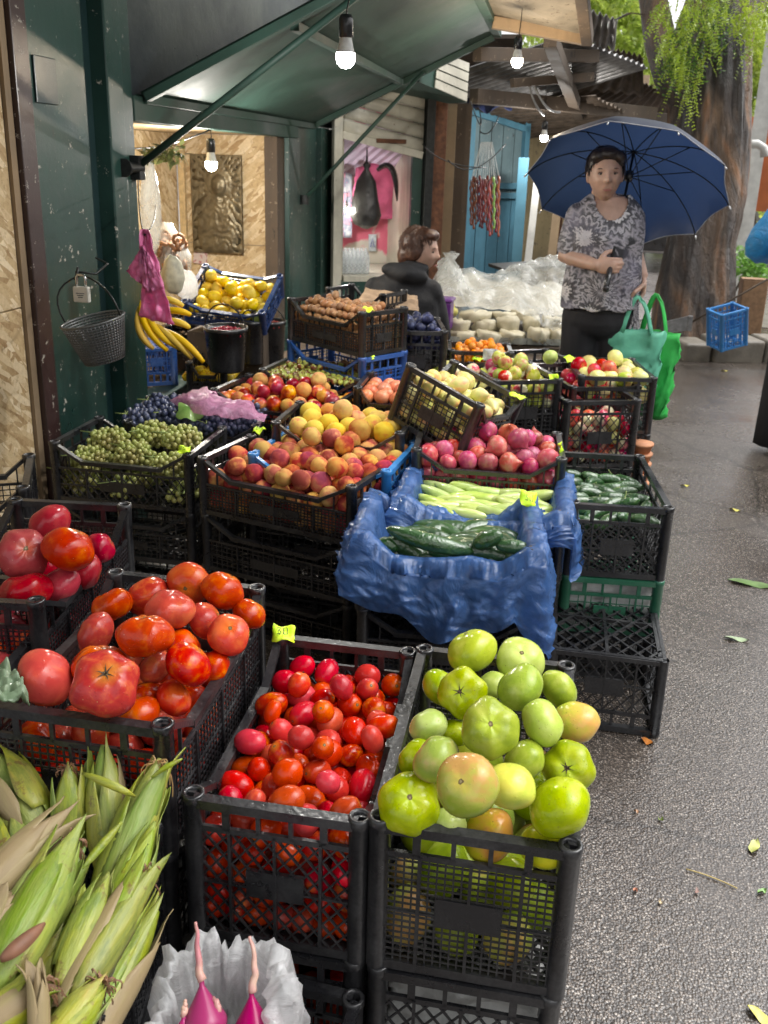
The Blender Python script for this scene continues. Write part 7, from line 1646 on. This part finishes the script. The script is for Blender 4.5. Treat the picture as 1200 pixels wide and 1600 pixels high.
def hand(mb, wrist, d, n_, s=1., curl=1.2, side=1, spread=.05):
    """hand along d, palm normal n_; side +1 thumb on the +side"""
    w = Vector(wrist); d = Vector(d).normalized(); n_ = Vector(n_); n_ = (n_-d*n_.dot(d)).normalized(); x = d.cross(n_)*side; R_ = Matrix((x, d, n_)).transposed()
    ell(mb, w+d*.045*s, (.040*s, .050*s, .016*s), R_, 16, 10); ell(mb, w+d*.01*s, (.027*s, .03*s, .019*s), R_, 12, 8)
    for i, (off, L, rr_) in enumerate(((.028, .072, .0092), (.010, .080, .0096), (-.009, .075, .0092), (-.027, .060, .0082))):
        p = w+d*(.082-.004*abs(i-1))*s+x*off*s; pts = [p-d*.03*s, p]; dd = d+x*spread*(1.5-i)
        for j, fr in enumerate((.42, .32, .26)):
            a = curl*(.45+.4*j) ; a = min(a, 2.9); v = (dd.normalized()*math.cos(a)+n_*math.sin(a)); pts.append(pts[-1]+v*L*fr*s)
        mb.tube(pts, [rr_*s, rr_*s*1.03, rr_*s*.97, rr_*s*.88, rr_*s*.72], 9); ell(mb, pts[-1], (rr_*s*.72,)*3, None, 8, 6)
    p = w+d*.025*s+x*.032*s; t = [p, p+(d*.5+x*.7+n_*.35*curl)*.035*s, p+(d*1.0+x*.75+n_*1.0*curl)*.050*s*1.0]; t.append(t[-1]+(d*.7-x*.45*curl+n_*.35).normalized()*.028*s); mb.tube(t, [.013*s, .0115*s, .0105*s, .008*s], 9); ell(mb, t[-1], (.008*s,)*3, None, 8, 6)

# ---- standing woman under the umbrella
Wf = P(945, 738, 0); Wf.z = 0
wm = thing('person', 'person in black and white flower print blouse holding a dark blue umbrella and green bags', 'person', Wf, (0, 0, .14))
def wl(px, py): # local coordinates of the point on her frontal plane behind a pixel
    d = ray(px, py); n_ = Vector((0, 1, 0)); t = (Wf.y-0)/d.y; p = Vector((0, 0, CH))+d*t; q = Matrix.Rotation(-.14, 3, 'Z') @ (p-Wf); return q
sh_z = wl(944, 318).z; hd = wl(943, 268); chin = wl(941, 310).z
HS = 1.02; hc = Vector((hd.x-.0, -.05, chin+.104*HS)); RH = Matrix.Rotation(-.05, 3, 'Y')
shl = wl(893, 322); shr = wl(990, 322); elb = wl(885, 398); hndL = wl(948, 408); elR = wl(1000, 400); hR = wl(1008, 460)
hipz = wl(940, 470).z; bx = wl(943, 400).x
mb = MB()
loft(mb, [((bx, 0, hipz-.10), .15, .11), ((bx, 0, hipz), .165, .125), ((bx, 0, hipz+.12), .155, .12), ((bx, -.01, hipz+.25), .15, .12), ((bx, -.01, sh_z-.12), .155, .115), ((bx, 0, sh_z-.04), .15, .095), ((bx, 0, sh_z+.005), .115, .075), ((bx, 0, sh_z+.035), .07, .06)])
limb(mb, [(bx, .01, sh_z-.02), (hc.x, -.015, chin+.03)], [.058, .052]); head(mb, hc, HS, RH)
elbL = Vector((elb.x-.005, -.02, elb.z)); handL = Vector((hndL.x-.02, -.22, hndL.z)); 
limb(mb, [(shl.x+.035, 0, sh_z-.06), elbL, handL+Vector((-.055, .03, .0))], [.052, .044, .026])
dirh = (handL-elbL).normalized(); hand(mb, handL+Vector((-.06, .03, 0)), (1, -.35, .05), (.2, 1, -.1), 1.0, 1.55, 1, .0)
elbR = Vector((elR.x-.02, .03, elR.z)); wrR = Vector((hR.x-.025, -.02, hR.z+.09))
limb(mb, [(shr.x-.035, 0, sh_z-.06), elbR, wrR], [.05, .042, .027]); hand(mb, wrR, (.08, -.1, -1), (-1, -.2, 0), 1.0, 1.25, -1, .0)
# legs
lx = (bx-.075, bx+.08)
for x in lx: limb(mb, [(x, 0, hipz-.06), (x, .0, .42), (x, .03, .09)], [.085, .058, .038]); ell(mb, (x, -.05, .04), (.04, .11, .035))
me = bake_remesh(mb, 'body', SK, .0048, 2); mk('body', me, wm)
face_bits(wm, hc, HS, RH)
# hair: short dark cap
mb = MB(); ell(mb, hc+Vector((0, .018, .028)), (.082*HS, .092*HS, .098*HS)); ell(mb, hc+Vector((0, .06, -.01)), (.07, .05, .07)); ell(mb, hc+Vector((0, -.035, .088)), (.06, .055, .034))
for sx in (-1, 1): ell(mb, hc+Vector((sx*.062, .0, .045)), (.022, .05, .05)); ell(mb, hc+Vector((sx*.05, -.05, .078)), (.03, .035, .028)); ell(mb, hc+Vector((sx*.066, .035, .005)), (.018, .04, .05))
def hcut(co):
    q = co-hc; return q.y < -.03 and q.z < .05-.2*abs(q.x) and abs(q.x) < .072
me = bake_remesh(mb, 'hair', hairm, .006, 4, hcut); 
for v in me.vertices: v.co += Vector((noise.noise(v.co*60), noise.noise(v.co*60+Vector((5, 0, 0))), noise.noise(v.co*45+Vector((9, 0, 0)))))*.0025
mk('hair', me, wm)
# blouse
def flower():
    n = NT('flower_print'); co = n.tc.outputs['Object']; v = n.n.new('ShaderNodeTexVoronoi'); v.inputs['Scale'].default_value = 5.6; v.inputs['Randomness'].default_value = .75; mp = n.n.new('ShaderNodeMapping'); mp.inputs['Scale'].default_value = (1, .25, 1); n.link(co, mp.inputs[0]); n.link(mp.outputs[0], v.inputs['Vector'])
    dist = v.outputs['Distance']; sub = n.n.new('ShaderNodeVectorMath'); sub.operation = 'SUBTRACT'
    sc_ = n.n.new('ShaderNodeVectorMath'); sc_.operation = 'SCALE'; sc_.inputs['Scale'].default_value = 1; n.link(mp.outputs[0], sc_.inputs[0]); n.link(sc_.outputs[0], sub.inputs[0]); n.link(v.outputs['Position'], sub.inputs[1])
    xyz = n.sep(sub.outputs[0]); ang = n.math('ARCTAN2', xyz[2], xyz[0]); pet = n.math('MULTIPLY', n.math('SINE', n.math('ADD', n.math('MULTIPLY', ang, 19.), n.math('MULTIPLY', n.noise(co, 16, 3), 8.))), .10); fn = n.noise(co, 22, 5, .7); dd = n.math('ADD', n.math('ADD', dist, n.math('MULTIPLY', pet, dist)), n.math('MULTIPLY', n.math('SUBTRACT', fn, .5), .62))
    c = n.ramp(dd, [(.05, (.012, .012, .014)), (.14, (.015, .015, .018)), (.17, (.6, .58, .6)), (.27, (.66, .64, .66)), (.32, (.04, .04, .045)), (.42, (.10, .095, .11)), (.5, (.5, .48, .52)), (.57, (.03, .03, .034)), (.7, (.38, .36, .4)), (.85, (.03, .03, .035))])
    c = n.mix(n.ramp(n.noise(co, 5, 3), [(.55, 0.), (.68, .5)]), c, (.2, .19, .27)); n.col(c).rough(.6); n.bump(n.noise(co, 9, 4, .5, 1.), .5, .03); return n.m
bl = MB(); e_ = .014
loft(bl, [((bx+.0, -.005, hipz-.035), .185, .15), ((bx, -.005, hipz+.06), .182, .148), ((bx, -.01, hipz+.2), .172, .145), ((bx, -.015, hipz+.30), .172, .142), ((bx, -.015, sh_z-.12), .172, .132), ((bx, -.003, sh_z-.04), .168, .108), ((bx, .004, sh_z+.01), .132, .088), ((bx, .01, sh_z+.05), .085, .075)], 32)
slL = Vector((shl.x+.035, 0, sh_z-.06)); limb(bl, [slL, slL.lerp(elbL, .82)+Vector((0, 0, 0))], [.064, .062]); slR = Vector((shr.x-.035, 0, sh_z-.06)); limb(bl, [slR, slR.lerp(elbR, .82)], [.062, .058])
def bcut(co):
    q = Vector((co.x-bx, co.y, co.z-(sh_z+.045))); return (q.z > -.0) or (co.y < .01 and (q.x/.075)**2+(q.z/.11)**2 < 1) or co.z < hipz-.03+.008*math.sin(co.x*50)
me = bake_remesh(bl, 'blouse', flower(), .007, 4, bcut)
for v in me.vertices:
    f = min(1, max(0, (sh_z-v.co.z)/.25)); v.co += Vector((noise.noise(Vector((v.co.x*14, v.co.y*9, v.co.z*5)))*.014*f, noise.noise(Vector((v.co.x*16+3, v.co.y*9, v.co.z*6)))*.022*f, 0))
us = MB(); us.grid([[Vector((bx+x_*.07, -.105+.06*abs(x_)**2-.02*(1-v_), sh_z-.10+.07*v_*(1-.55*(1-x_*x_)))) for x_ in [i/8-1 for i in range(17)]] for v_ in [j/6 for j in range(7)]]); us.obj('undershirt', simple('white_undershirt', (.62, .6, .62), .7, bmp=.2), wm, True).modifiers.new('s', 'SOLIDIFY').thickness = .002
mk('blouse', me, wm).modifiers.new('s', 'SOLIDIFY').thickness = .002
mb = MB(); 
for k in range(3): mb.tube(bezier((bx+.15+.01*k, -.06, hipz+.02), (bx+.17, -.09, hipz-.05), (bx+.13+.03*k, -.08, hipz-.15-.03*k), 8), .006, 6, flat=.3)
mb.obj('blouse_tie', D.materials['flower_print'], wm, True)
tr_ = MB()
loft(tr_, [((bx, 0, hipz-.10), .168, .128), ((bx, 0, hipz+.0), .168, .13)])
for x in lx: limb(tr_, [(x, 0, hipz-.07), (x, .0, .42), (x, .03, .06)], [.098, .08, .062])
ell(tr_, (bx, 0, hipz-.1), (.165, .125, .09))
me = bake_remesh(tr_, 'trousers', simple('black_trousers', (.012, .012, .015), .75, nsc=12, amt=.4, bmp=.3, dist=.01), .009, 4); mk('trousers', me, wm)
for x in lx: mb = MB(); ell(mb, (x, -.06, .045), (.047, .125, .045)); mb.obj('shoe', M['black'], wm, True)
# umbrella
MWm = Matrix.Translation(Wf) @ Matrix.Rotation(.14, 4, 'Z'); hw = MWm @ (handL+Vector((.0, -.012, 0)))
hub = Q(985, 264, dep(hw)+.17); grip = hw+Vector((.0, 0, -.03)); ax = (hub-grip).normalized()
um = thing('umbrella', 'dark blue umbrella tilted back behind the head of the standing person', 'umbrella', grip, ax.to_track_quat('Z', 'Y').to_euler(), None)
RU = um.rotation_euler.to_matrix(); Lh = (hub-grip).length
UR = .465; apex = Lh+.10
nv = thing('x', None, None); D.objects.remove(nv)
def uprof(t): return Vector((UR*math.sin(t*1.25)/math.sin(1.25), 0, apex-.21*(1-math.cos(t*1.25))/(1-math.cos(1.25))))
mb = MB(); rows = []; NR = 10
for i in range(15):
    t = i/14; p = uprof(t); row = []
    for k in range(NR*6):
        a = 2*PI*k/(NR*6)+.2; f = abs((k % 6)-0)/6; sc_ = 1-.075*math.sin(PI*(k % 6)/6)*t**1.3; row.append(Vector((math.cos(a)*p.x*sc_, math.sin(a)*p.x*sc_, p.z+.012*math.sin(PI*(k % 6)/6)*t)))
    rows.append(row)
def umat():
    n = NT('umbrella_cloth'); co = n.tc.outputs['Object']; n.col(n.ramp(n.noise(co, 6, 4), [(.3, (.009, .016, .042)), (.7, (.014, .026, .066))])).rough(.45); n.bump(n.noise(co, 18, 3), .12, .01)
    tl = n.n.new('ShaderNodeBsdfTranslucent'); tl.inputs[0].default_value = (.02, .04, .10, 1); m = n.n.new('ShaderNodeMixShader'); m.inputs[0].default_value = .4; n.link(n.b.outputs[0], m.inputs[1]); n.link(tl.outputs[0], m.inputs[2]); n.link(m.outputs[0], n.out.inputs['Surface']); return n.m
mb.grid(rows, True); cn = mb.obj('canopy', umat(), um, True)
mb = MB(); mb.tube([rows[-1][k % (NR*6)]+Vector((0, 0, .001)) for k in range(NR*6+1)], .0022, 5); mb.obj('hem', simple('reflective_hem', (.35, .35, .38), .4), um, True)
for k in range(NR):
    a = 2*PI*k/NR+.2; c_, s_ = math.cos(a), math.sin(a); mb = MB(); pts = [Vector((c_*uprof(i/12).x, s_*uprof(i/12).x, uprof(i/12).z-.006)) for i in range(13)]; mb.tube(pts, .0028, 5); rb = mb.obj('rib', M['iron'], um, True)
    m_ = pts[6]; mb = MB(); mb.tube([Vector((c_*.015, s_*.015, apex-.14)), m_], .0024, 5); mb.obj('stretcher', M['iron'], rb, True)
    mb = MB(); mb.tube([pts[-1], pts[-1]+(pts[-1]-pts[-2]).normalized()*.02], [.003, .004], 6); mb.obj('rib_tip', simple('tip_metal', (.6, .6, .6), .3, .5), rb, True)
mb = MB(); mb.tube([Vector((0, 0, -.02)), Vector((0, 0, apex+.05))], .006, 8); mb.obj('shaft', M['iron'], um, True)
mb = MB(); mb.tube([Vector((0, 0, -.09)), Vector((0, 0, .04))], .013, 10); mb.tube([Vector((0, 0, -.085)), Vector((0, 0, -.07))], .0145, 10); mb.obj('handle', M['black'], um, True)
mb = MB(); mb.tube([Vector((0, 0, apex-.16)), Vector((0, 0, apex-.12))], .02, 10); mb.obj('runner', M['black'], um, True)
# green bags
def tote(label, c, w, h, dpt, mat, rot, seed, hl=.16):
    t = thing('shopping_bag', label, 'bag', c, (0, 0, rot)); mb = MB(); rows = []
    for j in range(15):
        v = j/14; ww = w*(1+.08*math.sin(v*3)-.12*(1-v)); dd = dpt*(1-.75*v**1.5)*min(1, .3+v*4) ; row = []
        for k in range(40):
            a = 2*PI*k/40; x = ww/2*math.copysign(abs(math.cos(a))**.5, math.cos(a)); y = dd/2*math.copysign(abs(math.sin(a))**.6, math.sin(a)); q = noise.noise(Vector((x*14+seed, y*14, v*5)))*.022+.016*max(0, 1-abs(noise.noise(Vector((x*16+seed+v*3, y*16, v*4))))*3)**2+noise.noise(Vector((x*35+seed, y*35, v*12)))*.008; row.append(Vector((x+q, y+q*1.2, -h*(1-v)+q*.5)))
        rows.append(row)
    rows.insert(0, [Vector((0, 0, -h*1.0))]*40); mb.grid(rows, True); mb.obj('bag_body', mat, t, True).modifiers.new('s', 'SOLIDIFY').thickness = .002
    for sg in (-1, 1):
        mb = MB(); pts = bezier((-w*.28, sg*.012, -.02), (-w*.12, sg*.01, hl*1.5), (w*.02, 0, hl), 8)+bezier((w*.02, 0, hl), (w*.14, sg*.01, hl*.9), (w*.28, sg*.012, -.02), 8)[1:]; mb.tube(pts, .011, 8, flat=.25); mb.obj('handle', mat, t, True)
hwR = MWm @ (wrR+Vector((.01, -.02, -.10)))
tote('pale teal shopping bag hanging from the hand of the standing person', hwR+Vector((-.012, -.05, -.15)), .25, .34, .10, simple('teal_cloth', (.12, .45, .3), .6, nsc=8, bmp=.4, dist=.01), .1, 1, .14)
tote('bright green shopping bag hanging behind the teal bag', hwR+Vector((.075, .05, -.17)), .22, .42, .12, simple('green_cloth', (.03, .42, .07), .6, nsc=8, bmp=.4, dist=.01), -.25, 5, .16)

def strands(par, c, R_, mat, n, s, seed, face=True, ln=.045, low=-.06):
    rg = random.Random(seed); mb = MB()
    for _ in range(n):
        v = Vector((rg.gauss(0, 1), rg.gauss(0, 1), rg.gauss(0, 1))).normalized()
        q = Vector((v.x*.080, v.y*.090+.02, v.z*.097+.026))
        if q.z < low or (q.y < -.03 and q.z < .055): continue
        t = Vector((v.x*.5, -.5 if (q.y < .02 and q.z > .04) else .25, -.9)); t = (t-v*t.dot(v)).normalized(); L = ln*rg.uniform(.6, 1.3); w = Vector((rg.uniform(-1, 1), rg.uniform(-1, 1), rg.uniform(-1, 1)))*.003
        mb.tube([c+R_ @ (p*s) for p in (q, q+t*L*.5+v*.006+w, q+t*L+v*rg.uniform(-.002, .008)+w*1.6)], [.0013, .0012, .0004], 4, caps=False)
    mb.obj('hair_strands', mat, par)
strands(wm, hc, RH, hairm, 2400, HS*.985, 3, ln=.026, low=.008)
# ---- seated vendor seen from behind, head in profile to the right
S0 = Q(640, 470, 4.75); S0.z = 0
sp_ = thing('person', 'seated person in black hooded jacket turned away, brown hair tied low', 'person', S0, (0, 0, .1))
def sl(px, py): d = ray(px, py); t = S0.y/d.y; return Matrix.Rotation(-.1, 3, 'Z') @ (Vector((0, 0, CH))+d*t-S0)
hc2 = sl(657, 392); hc2 = Vector((hc2.x, 0, hc2.z)); shz = sl(630, 425).z; xl, xr = sl(572, 450).x, sl(690, 460).x; cx = (xl+xr)/2; hw_ = (xr-xl)/2
R2 = Matrix.Rotation(.1, 3, 'Y') @ Matrix.Rotation(1.42, 3, 'Z')
mb = MB(); head(mb, hc2, .98, R2); limb(mb, [(cx+.03, .0, shz-.04), hc2+Vector((-.01, .02, -.07))], [.055, .05])
loft(mb, [((cx, 0, shz-.5), .15, .11), ((cx, 0, shz-.2), .14, .1), ((cx, 0, shz-.05), .12, .08), ((cx, 0, shz), .06, .05)])
for sx in (-1, 1): limb(mb, [(cx+sx*.1, .05, shz-.48), (cx+sx*.14, .42, shz-.46), (cx+sx*.14, .44, .06)], [.08, .06, .04]); ell(mb, (cx+sx*.14, .5, .04), (.04, .11, .04)); 
limb(mb, [(cx+.15, .0, shz-.08), (cx+.19, .06, shz-.32), (cx+.12, .28, shz-.38)], [.045, .04, .028]); hand(mb, (cx+.12, .28, shz-.38), (-.2, 1, 0), (0, 0, -1), 1, .6, 1)
limb(mb, [(cx-.15, .0, shz-.08), (cx-.19, .06, shz-.32), (cx-.1, .28, shz-.38)], [.045, .04, .028]); hand(mb, (cx-.1, .28, shz-.38), (.2, 1, 0), (0, 0, -1), 1, .6, -1)
me = bake_remesh(mb, 'body', SK, .0075, 3); mk('body', me, sp_); face_bits(sp_, hc2, .98, R2)
mb = MB(); Th = lambda x, y, z: hc2+R2 @ Vector((x, y, z))
ell(mb, Th(0, .028, .032), (.084, .088, .092), R2); ell(mb, Th(0, .07, -.03), (.07, .05, .07), R2); ell(mb, Th(0, -.04, .085), (.06, .05, .032), R2)
for sx in (-1, 1): ell(mb, Th(sx*.066, .02, .0), (.02, .045, .055), R2)
iR = R2.transposed()
def hcut2(co): q = iR @ (co-hc2); return q.y < -.028 and q.z < .062 and abs(q.x) < .075
me = bake_remesh(mb, 'hair', hairb, .007, 4, hcut2)
for v in me.vertices: v.co += Vector((noise.noise(v.co*55), noise.noise(v.co*55+Vector((5, 0, 0))), noise.noise(v.co*40+Vector((9, 0, 0)))))*.003
mk('hair', me, sp_)
mb = MB(); loft(mb, [((cx, 0, shz-.52), hw_*1.08, .17), ((cx, 0, shz-.3), hw_*1.05, .165), ((cx, 0, shz-.16), hw_*.98, .15), ((cx+.0, 0, shz-.05), hw_*.75, .115), ((cx+.02, 0, shz+.01), hw_*.45, .085), ((cx+.03, 0, shz+.035), hw_*.3, .06)], 32)
for sx in (-1, 1): limb(mb, [(cx+sx*hw_*.72, 0, shz-.10), (cx+sx*hw_*.95, .07, shz-.34), (cx+sx*.12, .25, shz-.38)], [.07, .064, .045])
ell(mb, (cx+.02, -.075, shz-.0), (.115, .07, .055), Matrix.Rotation(.2, 3, 'Y')); ell(mb, (cx+.05, -.03, shz+.035), (.085, .075, .035)); ell(mb, (cx-.05, -.06, shz+.02), (.06, .06, .035))
me = bake_remesh(mb, 'hooded_jacket', simple('black_jacket', (.011, .011, .013), .8, nsc=10, amt=.3, bmp=.4, dist=.02), .009, 4)
for v in me.vertices: v.co += Vector((noise.noise(v.co*9), noise.noise(v.co*11+Vector((5, 0, 0))), 0))*.018
mk('hooded_jacket', me, sp_)
mb = MB()
for sx in (-1, 1): limb(mb, [(cx+sx*.1, .05, shz-.48), (cx+sx*.14, .42, shz-.46), (cx+sx*.14, .44, .08)], [.095, .075, .06])
mk('trousers', bake_remesh(mb, 'trousers', D.materials['black_trousers'], .01, 3), sp_)
strands(sp_, hc2, R2, hairb, 2600, .985, 5, ln=.03, low=-.06)
so_ = thing('stool', 'plain wooden stool under the seated person', 'stool', MWm.translation*0+Vector((S0.x, S0.y, 0))); zt2 = shz-.58
mb = MB(); mb.box((cx, .06, zt2), (.32, .32, .03)); mb.obj('seat', M['oldwood'], so_)
for x in (-.13, .13):
    for y in (-.07, .19): mb = MB(); mb.box((cx+x, y, zt2/2-.01), (.03, .03, zt2-.02)); mb.obj('leg', M['oldwood'], so_)

# ---- third person cut off by the right edge
T0 = P(1232, 706, 0); T0.z = 0
tp_ = thing('person', 'person in wide black trousers cut off by the right edge of the photo', 'person', T0, (0, 0, .3))
mb = MB(); loft(mb, [((0, 0, .80), .14, .11), ((0, 0, 1.0), .15, .11), ((0, 0, 1.2), .15, .11), ((0, 0, 1.32), .14, .09), ((0, 0, 1.38), .06, .06)]); limb(mb, [(0, .0, 1.36), (0, -.01, 1.44)], [.055, .05]); head(mb, (0, -.02, 1.53), 1.)
for sx in (-1, 1): limb(mb, [(sx*.08, 0, .82), (sx*.09, 0, .45), (sx*.09, .02, .08)], [.085, .06, .04]); ell(mb, (sx*.09, -.05, .04), (.04, .11, .038))
for sx in (-1, 1): limb(mb, [(sx*.16, 0, 1.3), (sx*.2, .03, 1.05), (sx*.2, -.14, .98)], [.05, .042, .028]); hand(mb, (sx*.2, -.14, .98), (0, -1, -.1), (0, 0, -1), 1, 1.3, -sx)
mk('body', bake_remesh(mb, 'body', SK, .009, 3), tp_); face_bits(tp_, (0, -.02, 1.53), 1.)
mb = MB(); ell(mb, (0, .005, 1.565), (.085, .095, .09)); me = bake_remesh(mb, 'hair', hairm, .009, 2, lambda co: co.y < -.055 and co.z < 1.6); mk('hair', me, tp_)
mb = MB(); loft(mb, [((0, 0, .84), .18, .14), ((0, 0, 1.0), .175, .135), ((0, 0, 1.2), .175, .13), ((0, 0, 1.33), .16, .10), ((0, 0, 1.40), .075, .07)])
for sx in (-1, 1): limb(mb, [(sx*.16, 0, 1.3), (sx*.2, .03, 1.05), (sx*.2, -.10, .99)], [.064, .055, .042])
mk('coat', bake_remesh(mb, 'coat', simple('dark_blue_coat', (.015, .03, .07), .7), .01, 3), tp_)
mb = MB()
for sx in (-1, 1): mb.grid([[Vector((sx*.085+math.cos(2*PI*k/24)*rx*(1+.05*math.sin(k*2.4)), math.sin(2*PI*k/24)*rx*.9, z)) for k in range(24)] for z, rx in ((.86, .10), (.6, .105), (.3, .11), (.045, .115))], True, 0, True)
mb.obj('wide_trousers', D.materials['black_trousers'], tp_, True)
for sx in (-1, 1): mb = MB(); ell(mb, (sx*.09, -.07, .035), (.05, .13, .04)); mb.obj('shoe', M['black'], tp_, True)
p = Q(1200, 345, dep(T0)-.05); bag_body('plastic_bag', p, [(.06, .01), (.02, .03), (-.04, .075), (-.12, .10), (-.19, .09), (-.23, .03)], film('cyan_bag', (.03, .32, .65), .95, .3, .3), 'bright blue plastic bag held up at the right edge', 'plastic bag', 4)
